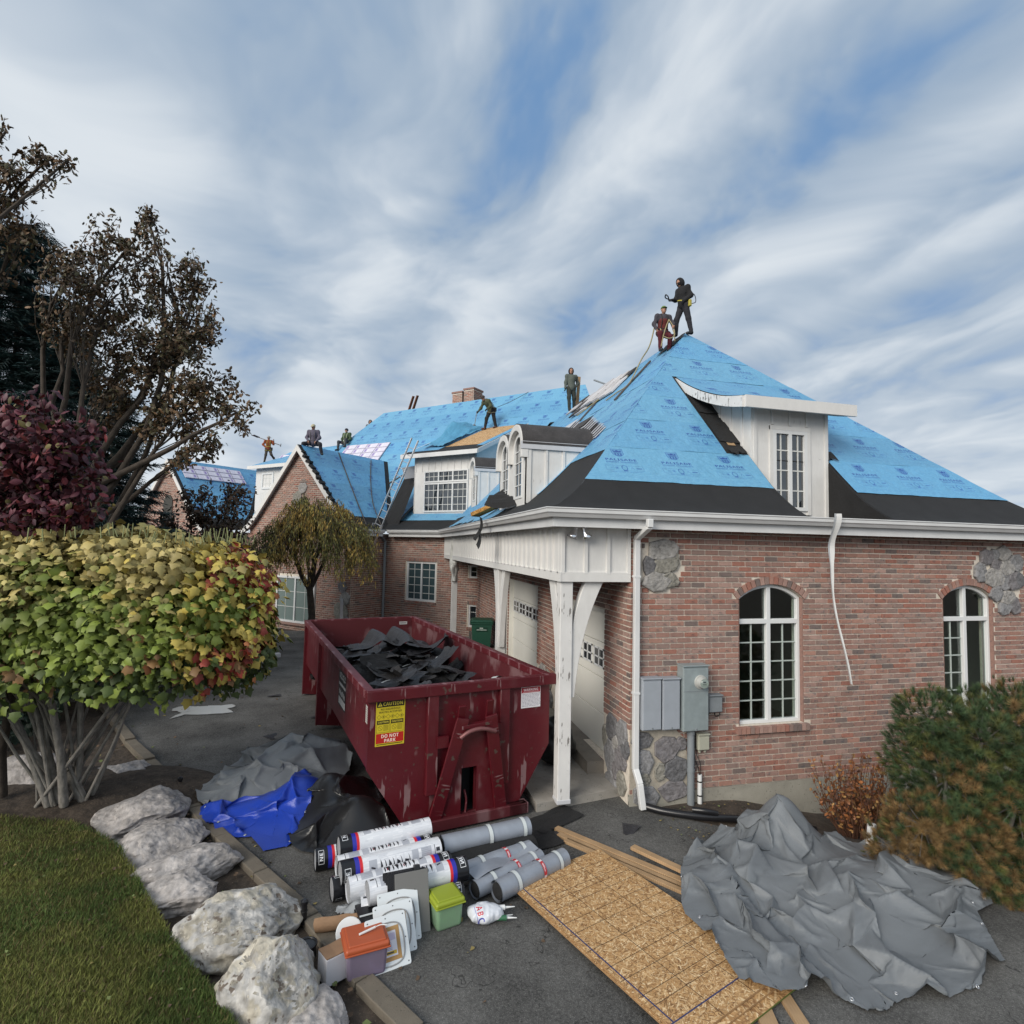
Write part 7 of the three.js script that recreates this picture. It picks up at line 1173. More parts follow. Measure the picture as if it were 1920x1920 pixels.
// ---------------------------------------------------------------- plants
function leafGeo(kind) {
  const O = { maple: [[0, 0], [0.18, 0.02], [0.42, 0.06], [0.40, 0.26], [0.54, 0.48], [0.32, 0.58], [0.2, 0.78], [0.0, 1.0], [-0.2, 0.78], [-0.32, 0.58], [-0.54, 0.48], [-0.40, 0.26], [-0.42, 0.06], [-0.18, 0.02]], oak: [[0, 0], [0.10, 0.2], [0.24, 0.3], [0.16, 0.44], [0.30, 0.58], [0.17, 0.7], [0.2, 0.86], [0, 1], [-0.2, 0.86], [-0.17, 0.7], [-0.30, 0.58], [-0.16, 0.44], [-0.24, 0.3], [-0.10, 0.2]], oval: [[0, 0], [0.22, 0.22], [0.30, 0.5], [0.2, 0.78], [0, 1], [-0.2, 0.78], [-0.30, 0.5], [-0.22, 0.22]], slim: [[0, 0], [0.14, 0.4], [0, 1], [-0.14, 0.4]] }[kind];
  const pos = [0, 0.42, 0.05], idx = []; for (const [x, y] of O) pos.push(x, y, -Math.abs(x) * 0.28 - (y > 0.5 ? (y - 0.5) * (y - 0.5) * 0.5 : 0)); const n = O.length; for (let i = 0; i < n; i++) idx.push(0, 1 + i, 1 + (i + 1) % n);
  const g = new THREE.BufferGeometry(); g.setAttribute('position', new THREE.Float32BufferAttribute(pos, 3)); g.setAttribute('uv', new THREE.Float32BufferAttribute(new Float32Array(pos.length / 3 * 2), 2)); g.setIndex(idx); g.computeVertexNormals(); return g;
}
const leafMat = () => std({ color: 0xffffff, roughness: 0.6 });
function instanced(name, geo, list, parent, mat = leafMat()) {            // list of [matrix, r, g, b]
  const m = new THREE.InstancedMesh(geo, mat, list.length), c = new THREE.Color();
  list.forEach(([q, r, g, b], i) => { m.setMatrixAt(i, q); m.setColorAt(i, c.setRGB(r, g, b)); });
  m.name = name; m.userData.kind = 'stuff'; m.castShadow = m.receiveShadow = true; parent.add(m); return m;
}
const Q1 = new THREE.Quaternion(), E1 = new THREE.Euler();
const rotM = (p, x, y, z, s, order = 'YXZ') => new THREE.Matrix4().compose(p, Q1.setFromEuler(E1.set(x, y, z, order)), typeof s === 'number' ? V(s, s, s) : s);
// leaf whose tip points along d and whose face turns towards n
function aim(p, d, n, s, roll = 0) { const y = d.clone().normalize(), x = y.clone().cross(n).normalize(), z = x.clone().cross(y); return new THREE.Matrix4().makeBasis(x, y, z).multiply(new THREE.Matrix4().makeRotationY(roll)).scale(V(s, s, s)).setPosition(p); }
function ball(r) { let x, y, z; do { x = r() * 2 - 1; y = r() * 2 - 1; z = r() * 2 - 1; } while (x * x + y * y + z * z > 1); return V(x, y, z); }
function bent(a, b, r, n = 4, k = 0.12) { const L = a.distanceTo(b), out = []; const o = ball(r).multiplyScalar(L * k); for (let i = 0; i <= n; i++) { const t = i / n; out.push(a.clone().lerp(b, t).addScaledVector(o, Math.sin(Math.PI * t)).add(i && i < n ? ball(r).multiplyScalar(L * 0.025) : V(0, 0, 0))); } return out; }
const taper = (n, a, b) => Array.from({ length: n + 1 }, (_, i) => lerp(a, b, i / n));

// broadleaf tree: limbs run to the middle of each clump, twigs fill it, leaves sit along the twigs
function clumpTree({ name, label, category, base, fork, blobs, twigs, leavesPer, leaf: lk, size, colour, bark, trunkR, seed, leafStart = 0.35, group, singles = 0 }) {
  const r = rng(seed), o = thing(name, label, category, [base.x, base.y, base.z], 0, group), wood = [], leaves = [], loc = (p) => p.clone().sub(base);
  const tr = bent(V(0, 0, 0), loc(fork), r, 5, 0.06); wood.push(limb(tr, taper(5, trunkR, trunkR * 0.62), 9));
  const lg = leafGeo(lk);
  for (const [c, R] of blobs) {
    const C = loc(V(...c)), st = tr[3 + Math.floor(r() * 3)], path = bent(st, C, r, 6, 0.16); wood.push(limb(path, taper(6, trunkR * 0.42, trunkR * 0.12), 6));
    const n = Math.round(twigs * R * R);
    for (let i = 0; i < n; i++) {
      const from = path[4 + Math.floor(r() * 3)], to = C.clone().add(ball(r).multiplyScalar(R * 1.08)); to.y += R * 0.1;
      const tw = bent(from, to, r, 4, 0.14); wood.push(limb(tw, taper(4, trunkR * 0.065, 0.004), 4));
      for (let k = 0; k < leavesPer; k++) {
        const t = leafStart + (1 - leafStart) * Math.sqrt(r()), q = Math.min(3, Math.floor(t * 4)), p = tw[q].clone().lerp(tw[q + 1], t * 4 - q).add(ball(r).multiplyScalar(size * 1.3));
        const d = ball(r).add(V(0, -0.35, 0)), b = 0.55 + r() * 0.8, cl = colour(r, p.clone().add(base));
        leaves.push([aim(p, d, ball(r).add(V(0, 0.6, 0.4)), size * (0.6 + r() * 0.6)), cl[0] * b, cl[1] * b, cl[2] * b]);
      }
    }
  }
  part('trunk', join(wood), bark, o);
  if (singles) { const d = leaves.map((e) => { const q = V(0, 0, 0).setFromMatrixPosition(e[0]).add(base).sub(camera.position); return [q.length() - Math.abs(q.y) * 0.2, e]; }).sort((a, b) => a[0] - b[0]).slice(0, singles).map((e) => e[1]), set = new Set(d), ms = {}; for (const e of d) { const k = Math.round(e[1] * 40) + ',' + Math.round(e[2] * 40); ms[k] ??= std({ color: lin(e[1], e[2], e[3]), roughness: 0.6 }); part('leaf', lg, ms[k], o).applyMatrix4(e[0]); } instanced('crown', lg, leaves.filter((e) => !set.has(e)), o); return o; }
  instanced('crown', lg, leaves, o); return o;
}
const oakC = (r) => { const k = r(); return k < 0.5 ? [0.098, 0.062, 0.032] : k < 0.8 ? [0.075, 0.066, 0.028] : [0.15, 0.085, 0.038]; };
clumpTree({ name: 'oak_tree', label: 'brown leaved oak tree in front of the dark spruces, reaching over the roof gables', category: 'tree', base: V(-6.4, 0.3, -12.8), fork: V(-5.5, 4.6, -12.5), seed: 7, twigs: 56, leavesPer: 42, leaf: 'oak', size: 0.105, colour: oakC, bark: M.barkDark, trunkR: 0.17, leafStart: 0.3,
  blobs: [[[-4.8, 9.5, -12.14], 0.66], [[-4.1, 8.9, -12], 0.62], [[-3.55, 8.75, -11.9], 0.36], [[-5.2, 8.3, -12.3], 0.85], [[-4.0, 7.6, -12.1], 0.92], [[-3.35, 7.9, -11.9], 0.42], [[-3.2, 6.75, -11.95], 0.66], [[-2.72, 6.2, -11.85], 0.38], [[-3.9, 6.2, -12.1], 0.75], [[-3.4, 5.55, -12], 0.5], [[-5.9, 9.0, -12.4], 0.5], [[-5.0, 6.9, -12.4], 0.85], [[-5.9, 7.9, -12.6], 0.6], [[-4.6, 10.15, -12.1], 0.26]] });
clumpTree({ name: 'oak_tree', label: 'brown leaved oak branches entering from the upper left edge of the picture', category: 'tree', base: V(-8.6, 0.5, -10.6), fork: V(-7.6, 6.8, -10.6), seed: 19, twigs: 90, leavesPer: 28, leaf: 'oak', size: 0.10, colour: oakC, bark: M.barkDark, trunkR: 0.15, leafStart: 0.3,
  blobs: [[[-5.85, 9.4, -10.34], 0.46], [[-5.3, 9.75, -10.2], 0.28], [[-5.7, 8.7, -10.36], 0.33], [[-4.98, 9.72, -10.1], 0.17], [[-6.55, 9.0, -10.55], 0.75], [[-5.95, 10.15, -10.3], 0.2], [[-6.5, 7.9, -10.6], 0.6]] });
clumpTree({ name: 'small_tree', label: 'sparse reddish brown tree in front of the left gable, beside the weeping tree', category: 'tree', base: V(-4.6, 0.1, -16.6), fork: V(-4.5, 2.6, -16.5), seed: 23, twigs: 60, leavesPer: 26, leaf: 'oak', size: 0.12, colour: (r) => r() < 0.6 ? [0.085, 0.045, 0.026] : [0.055, 0.040, 0.020], bark: M.barkDark, trunkR: 0.09,
  blobs: [[[-4.5, 4.7, -16.5], 0.62], [[-3.8, 4.5, -16.4], 0.62], [[-4.8, 3.8, -16.7], 0.8], [[-3.5, 5.0, -16.3], 0.36], [[-5.5, 3.8, -16.8], 0.6], [[-3.9, 3.6, -16.4], 0.72], [[-4.4, 2.6, -16.5], 0.8], [[-3.3, 3.0, -16.2], 0.5]] });
clumpTree({ name: 'red_shrub', label: 'dark red leaved shrub above the hedge at the left edge', category: 'shrub', base: V(-4.6, 0.3, -8.9), fork: V(-4.3, 3.2, -8.3), seed: 31, twigs: 170, leavesPer: 16, singles: 200, leaf: 'oval', size: 0.11, colour: (r) => { const k = r(); return k < 0.55 ? [0.090, 0.018, 0.030] : k < 0.75 ? [0.15, 0.020, 0.026] : k < 0.93 ? [0.070, 0.024, 0.036] : [0.12, 0.10, 0.03]; }, bark: M.barkDark, trunkR: 0.06, leafStart: 0.2,
  blobs: [[[-4.05, 4.95, -7.85], 0.52], [[-3.65, 4.6, -7.75], 0.46], [[-4.0, 4.2, -7.85], 0.55], [[-4.45, 4.75, -7.9], 0.55], [[-3.52, 4.1, -7.8], 0.38], [[-3.5, 4.98, -7.7], 0.22], [[-4.5, 4.1, -8.0], 0.5]] });
// spruces
function spruce(label, base, H, R, y0, seed, size) {
  const r = rng(seed), o = thing('spruce_tree', label, 'tree', [base.x, base.y, base.z]), wood = [limb([V(0, 0, 0), V(0, H * 0.5, 0), V(0, H, 0)], [0.16, 0.09, 0.015], 7)], list = [];
  const spray = []; for (let i = 0; i < 14; i++) { const t = i / 14, sd = i % 2 ? 1 : -1, L = 0.34 * (1 - t * 0.5); spray.push(new THREE.BufferGeometry().setFromPoints([V(-0.03 * sd, t * 0.9 - 0.03, 0), V(0.03 * sd, t * 0.9 + 0.09, 0.0), V(sd * L, t * 0.9 + 0.22, -0.09 + (i % 3) * 0.05)])); }
  for (const g of spray) { g.computeVertexNormals(); g.setAttribute('uv', new THREE.Float32BufferAttribute(new Float32Array(6), 2)); } const sg = mergeGeometries(spray);
  for (let y = y0; y < H - 0.1; y += 0.17 + 0.1 * (1 - y / H)) {
    const L0 = R * Math.pow(1 - y / H, 0.85) + 0.12, n = 6 + Math.floor(L0 * 3.2);
    for (let k = 0; k < n; k++) {
      const a = r() * 6.283, L = L0 * (0.75 + r() * 0.4), d = V(Math.cos(a), 0, Math.sin(a)), tip = V(0, y - L * 0.16 + L * 0.05 * r(), 0).addScaledVector(d, L), st = V(0, y + 0.05, 0);
      wood.push(limb([st, st.clone().lerp(tip, 0.5).add(V(0, -0.06 * L, 0)), tip], [0.022, 0.014, 0.005], 4));
      for (let q = 0; q < Math.ceil(L * 20) + 4; q++) { const t = 0.15 + 0.88 * r(), p = st.clone().lerp(tip, t).add(V(0, -0.05 * L * Math.sin(t * 3.14), 0)), dd = d.clone().multiplyScalar(0.9).add(V((r() - 0.5) * 1.5, 0.1 - r() * 0.5, (r() - 0.5) * 1.5)), b = 0.5 + r() * 0.9; list.push([aim(p, dd, V(0, 1, 0).add(ball(r).multiplyScalar(0.6)), size * (0.7 + r() * 0.6)), 0.024 * b, 0.056 * b, 0.056 * b]); }
    }
  }
  part('trunk', join(wood), M.barkDark, o); instanced('crown', sg, list, o, std({ color: 0xffffff, roughness: 0.8 }));
}
spruce('tall dark blue green spruce behind the oak at the left edge', V(-9.0, 0.2, -16.6), 11.6, 3.3, 1.2, 41, 0.50);
spruce('shorter dark spruce behind the red shrub, left of the gables', V(-5.9, 0.2, -14.6), 6.9, 2.0, 0.8, 43, 0.40);
spruce('dark spruce between the two others behind the hedge', V(-7.4, 0.2, -15.6), 8.6, 2.6, 0.8, 44, 0.45);

// hedge of maple leaves on a fan of bare stems
{
  const base = V(-3.85, 0.22, -8.85), o = thing('maple_hedge', 'clipped yellow green maple hedge with bare pale stems beside the lawn', 'hedge', [base.x, base.y, base.z]), r = rng(51), lg = leafGeo('maple');
  structure('planting_bed', surf((u, v) => { const a = u * Math.PI * 2, R = v; return V(-4.3 + Math.cos(a) * 2.3 * R, 0.02 + 0.26 * (1 - R * R) + 0.03 * vnoise(Math.cos(a) * R * 9, Math.sin(a) * R * 9), -9.3 + Math.sin(a) * 1.25 * R); }, 40, 12, (u, v, p) => [p.x, p.z]), M.soil);
  const C = V(-3.85, 2.66, -8.25).sub(base), H = V(2.40, 1.08, 0.95);
  const shell = (a, b) => { const d = V(Math.cos(a) * Math.cos(b), Math.sin(b), Math.sin(a) * Math.cos(b)); const k = 1 / Math.pow(Math.pow(Math.abs(d.x), 4) + Math.pow(Math.abs(d.y), 4) + Math.pow(Math.abs(d.z), 4), 0.25); return [d, k]; };
  const list = [];
  for (let i = 0; i < 24000; i++) {
    const a = r() * 6.283, b = Math.asin(r() * 1.75 - 0.75), [d, k] = shell(a, b), dep = 1 - Math.pow(r(), 1.8) * 0.42, lump = 0.80 + 0.42 * fbm(d.x * 3.2 + 5, d.y * 3 + d.z * 2, d.z * 3, 4);
    const p = C.clone().add(V(d.x * k * H.x, d.y * k * H.y, d.z * k * H.z).multiplyScalar(dep * lump)).add(ball(r).multiplyScalar(0.07));
    if (d.y < -0.55 && r() < 0.6) continue;
    const dir = V(d.x * 0.5, -0.75 + d.y * 0.35, d.z * 0.5).add(ball(r).multiplyScalar(0.85)), nn = d.clone().add(V(0, 0.35, 0)).add(ball(r).multiplyScalar(0.85));
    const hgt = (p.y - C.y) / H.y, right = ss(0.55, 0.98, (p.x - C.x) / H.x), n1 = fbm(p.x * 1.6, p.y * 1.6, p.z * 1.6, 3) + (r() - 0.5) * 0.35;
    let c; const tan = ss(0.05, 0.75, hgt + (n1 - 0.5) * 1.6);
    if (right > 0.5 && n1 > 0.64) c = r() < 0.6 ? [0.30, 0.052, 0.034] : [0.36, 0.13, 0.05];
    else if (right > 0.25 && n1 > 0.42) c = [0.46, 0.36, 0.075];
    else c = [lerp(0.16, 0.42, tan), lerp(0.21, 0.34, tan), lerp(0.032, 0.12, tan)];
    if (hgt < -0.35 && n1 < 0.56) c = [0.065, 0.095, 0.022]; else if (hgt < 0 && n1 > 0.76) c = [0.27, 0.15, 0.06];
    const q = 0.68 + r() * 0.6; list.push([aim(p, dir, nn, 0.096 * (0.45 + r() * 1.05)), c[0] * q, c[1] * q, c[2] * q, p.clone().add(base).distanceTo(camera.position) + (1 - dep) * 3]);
  }
  list.sort((a, b) => a[4] - b[4]);
  const vis = list.filter((e) => e[4] < 9.2), pick = vis.slice(0, 290), set = new Set(pick), mats = {};
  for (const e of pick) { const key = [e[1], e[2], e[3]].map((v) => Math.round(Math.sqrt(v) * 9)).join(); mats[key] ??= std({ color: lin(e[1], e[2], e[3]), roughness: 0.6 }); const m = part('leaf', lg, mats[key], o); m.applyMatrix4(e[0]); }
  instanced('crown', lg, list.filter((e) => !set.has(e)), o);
  const wood = [], cut = [];
  for (let i = 0; i < 30; i++) {
    const side = (r() - 0.42) * 4.4, st = V((r() - 0.5) * 0.62, 0, (r() - 0.5) * 0.45), en = C.clone().add(V(side, -0.2 + r() * 0.5, (r() - 0.5) * 0.9)), L = st.distanceTo(en);
    const mid = st.clone().lerp(en, 0.5).add(V(-side * 0.12, 0.18, 0)); const R = i < 6 ? 0.040 + r() * 0.022 : 0.012 + r() * 0.018;
    const path = [st, st.clone().lerp(mid, 0.5).add(ball(r).multiplyScalar(0.05)), mid, mid.clone().lerp(en, 0.5).add(ball(r).multiplyScalar(0.08)), en]; wood.push(limb(path, taper(4, R, R * 0.5), 8));
    for (let k = 0; k < 2; k++) { const p = path[2 + k]; wood.push(limb(bent(p, p.clone().add(V((r() - 0.5) * 1.2, 0.5 + r() * 0.5, (r() - 0.5) * 0.8)), r, 3), taper(3, R * 0.4, 0.006), 5)); }
  }
  for (let i = 0; i < 240; i++) { const x = (r() * 2 - 1) * H.x * 0.92, z = (r() * 2 - 1) * H.z * 0.9, p = C.clone().add(V(x, H.y * (0.86 + 0.16 * fbm(x * 2, z * 2, 3, 2)), z)); cut.push(beam(p, p.clone().add(V((r() - 0.5) * 0.07, 0.07 + r() * 0.11, (r() - 0.5) * 0.07)), 0.009, 0.009)); }
  part('trunk', join(wood), M.barkPale, o); part('cut_stem', join(cut), std({ color: lin(0.24, 0.26, 0.12), roughness: 0.8 }), o);
}
// weeping tree
{
  const base = V(-2.05, 0.12, -20.8), o = thing('weeping_tree', 'small weeping tree with olive and rusty leaves in front of the ladder', 'tree', [base.x, base.y, base.z]), r = rng(71), wood = [], list = [], lg = leafGeo('slim');
  const top = V(0.0, 3.6, 0.7); wood.push(limb([V(0, 0, 0), V(0.06, 1.0, 0.1), V(-0.04, 2.0, 0.2)], [0.16, 0.12, 0.11], 9));
  for (let i = 0; i < 7; i++) { const a = i / 7 * 6.28; wood.push(limb(bent(V(-0.04, 1.9, 0.2), top.clone().add(V(Math.cos(a) * 0.75, (r() - 0.5) * 0.5 + 0.3, Math.sin(a) * 0.7)), r, 4, 0.15), taper(4, 0.075, 0.03), 6)); }
  for (let i = 0; i < 430; i++) {
    const a = r() * 6.283, R = 0.3 + 1.95 * Math.sqrt(r()) * (0.8 + 0.35 * vnoise(a * 1.3, 4)), e = V(Math.cos(a) * R, 0, Math.sin(a) * R * 0.85), hy = 4.95 - 0.24 * R * R + (r() - 0.5) * 0.9 - (e.x < -1 ? 0.5 : 0), s = top.clone().add(V(e.x * 0.25, 0.2, e.z * 0.25)), peak = V(e.x * 0.75, hy, 0.7 + e.z * 0.75), drop = Math.max(0.3, Math.min(hy - 2.2 - r() * 0.9, 0.4 + r() * 2.2)), end = V(e.x * 1.12, hy - drop, 0.7 + e.z * 1.12);
    const path = [s, s.clone().lerp(peak, 0.6).add(V(0, 0.2, 0)), peak, V(e.x * 1.02, hy - drop * 0.35, 0.7 + e.z * 1.02), end]; wood.push(limb(path, [0.018, 0.013, 0.009, 0.006, 0.003], 4));
    const n = 20 + Math.floor(drop * 26); for (let k = 0; k < n; k++) { const t = r(), p = t < 0.25 ? path[1].clone().lerp(path[2], t * 4) : t < 0.6 ? path[2].clone().lerp(path[3], (t - 0.25) / 0.35) : path[3].clone().lerp(path[4], (t - 0.6) / 0.4); p.add(ball(r).multiplyScalar(0.10)); const b = 0.55 + r() * 0.8, q = fbm(p.x * 1.4 + 3, p.y * 1.2, p.z * 1.4, 3) + (r() - 0.5) * 0.3, c = q > 0.56 ? [0.44, 0.29, 0.07] : q > 0.43 ? [0.33, 0.27, 0.07] : [0.19, 0.185, 0.055]; list.push([aim(p, V((r() - 0.5) * 0.8, -1, (r() - 0.5) * 0.8), ball(r), 0.12 * (0.6 + r() * 0.7)), c[0] * b, c[1] * b, c[2] * b]); }
  }
  part('trunk', join(wood), M.barkDark, o); instanced('crown', lg, list, o);
}
// pine bush at the right edge
{
  const base = V(6.9, -0.3, -5.3), o = thing('pine_bush', 'bushy green and brown pine at the right edge beside the big grey tarp', 'bush', [base.x, base.y, base.z]), r = rng(81), wood = [], list = [];
  const needles = []; for (let i = 0; i < 46; i++) { const a = i * 2.4, t = i / 46, sp = 0.25 + 0.75 * t, d = V(Math.cos(a) * sp, 1.05 - 0.75 * t, Math.sin(a) * sp).normalize(), x = V(-Math.sin(a), 0, Math.cos(a)), b = V(0, 0.30 * (1 - t), 0), L = 0.75 + 0.35 * hash3(i, 1, 2); needles.push(b.clone().addScaledVector(x, -0.026), b.clone().addScaledVector(x, 0.026), b.clone().addScaledVector(d, L)); }
  const ng = new THREE.BufferGeometry().setFromPoints(needles); ng.computeVertexNormals(); ng.setAttribute('uv', new THREE.Float32BufferAttribute(new Float32Array(needles.length * 2), 2));
  const blobs = [[[6.28, 1.82, -5.2], 0.36, 0], [[6.75, 1.60, -5.0], 0.56, 0], [[6.40, 1.15, -5.15], 0.50, 0], [[7.1, 0.95, -4.9], 0.66, 0.1], [[6.12, 0.66, -5.2], 0.36, 0.75], [[6.72, 0.35, -5.0], 0.46, 0.35], [[7.15, 1.85, -4.9], 0.45, 0.1], [[6.45, 0.62, -5.0], 0.40, 0.5], [[7.5, 1.4, -5.0], 0.8, 0.1], [[6.05, 0.25, -5.45], 0.34, 0.9], [[7.1, 0.05, -4.7], 0.45, 0.3], [[7.6, 0.5, -4.9], 0.7, 0.2], [[6.7, 1.2, -5.6], 0.5, 0.1]];
  for (const [c, R, dead] of blobs) {
    const Cc = V(...c).sub(base), st = V((r() - 0.5) * 0.4, 0.05, (r() - 0.5) * 0.3); wood.push(limb(bent(st, Cc, r, 5, 0.12), taper(5, 0.05, 0.018), 6));
    const n = Math.round(1900 * R * R) + 60;
    for (let i = 0; i < n; i++) {
      const d = ball(r).normalize(), lump = 0.72 + 0.5 * fbm(d.x * 2.5 + c[0] * 3, d.y * 2.5, d.z * 2.5, 3), p = Cc.clone().addScaledVector(d, R * lump * (1 - Math.pow(r(), 2) * 0.35)), b = 0.55 + r() * 0.85, br = r() < dead * 0.9 + ss(0.62, 0.72, fbm(p.x * 3, p.y * 3, p.z * 3, 2)) * 0.6;
      if (i % 26 === 0) wood.push(limb([Cc.clone().addScaledVector(d, R * 0.2), p], [0.010, 0.005], 4));
      const c3 = br ? [0.20, 0.125, 0.048] : r() < 0.3 ? [0.095, 0.105, 0.028] : [0.045, 0.080, 0.030]; list.push([aim(p, d.clone().add(V(0, 0.65, 0)).add(ball(r).multiplyScalar(0.4)), ball(r), 0.082 * (0.7 + r() * 0.6), r() * 6), c3[0] * b, c3[1] * b, c3[2] * b]);
    }
  }
  part('trunk', join(wood), M.bark, o); instanced('crown', ng, list, o, std({ color: 0xffffff, roughness: 0.7 }));
}
// dry orange shrub against the foundation
{
  const base = V(6.95, -0.34, -6.85), o = thing('dry_shrub', 'twiggy shrub with dry orange brown leaves against the foundation', 'shrub', [base.x, base.y, base.z]), r = rng(91), wood = [], list = [], lg = leafGeo('oval');
  for (let i = 0; i < 130; i++) { const e = V((r() - 0.5) * 1.25, 0.5 + r() * 0.62, (r() - 0.5) * 0.7), s = V(e.x * 0.45, 0, e.z * 0.4), tw = bent(s, e, r, 3, 0.1); wood.push(limb(tw, taper(3, 0.009, 0.003), 4)); for (let k = 0; k < 13; k++) { const t = 0.3 + 0.7 * r(), q = Math.min(2, Math.floor(t * 3)), p = tw[q].clone().lerp(tw[q + 1], t * 3 - q).add(ball(r).multiplyScalar(0.04)), b = 0.5 + r(); const c = r() < 0.6 ? [0.24, 0.092, 0.032] : r() < 0.5 ? [0.30, 0.17, 0.06] : [0.12, 0.05, 0.03]; list.push([aim(p, ball(r).add(V(0, 0.3, 0)), ball(r), 0.055 * (0.6 + r() * 0.8)), c[0] * b, c[1] * b, c[2] * b]); } }
  part('stem', join(wood), std({ color: lin(0.13, 0.06, 0.035), roughness: 0.9 }), o); instanced('crown', lg, list, o);
}
// far shrubs that close the view under the hedge and beside the far wing
for (const [x, z, R, h, label] of [[-9.5, -13.5, 1.7, 2.4, 'dark evergreen shrub seen between the hedge stems at the left edge'], [-6.6, -12.0, 1.3, 1.8, 'dark evergreen shrub seen behind the hedge stems'], [-13.5, -19, 2.6, 4.6, 'dark evergreen shrub far back at the left edge']]) {
  const r = rng(x * -100), o = thing('evergreen_shrub', label, 'shrub', [x, 0.1, z]), list = [], wood = [];
  for (let i = 0; i < 1500 * R; i++) { const d = ball(r).normalize(), p = V(d.x * R, h / 2 + d.y * h / 2, d.z * R).multiplyScalar(0.75 + 0.3 * fbm(d.x * 3 + x, d.y * 3, d.z * 3, 3)), b = 0.5 + r() * 0.9; list.push([aim(p, d.clone().add(ball(r)), ball(r), 0.16 * (0.7 + r() * 0.6)), 0.02 * b, 0.042 * b, 0.026 * b]); }
  for (let i = 0; i < 12; i++) wood.push(limb(bent(V(0, 0, 0), V((r() - 0.5) * R, h * 0.7, (r() - 0.5) * R), r, 3), taper(3, 0.03, 0.01), 5)); part('trunk', join(wood), M.barkDark, o); instanced('crown', leafGeo('oval'), list, o);
}

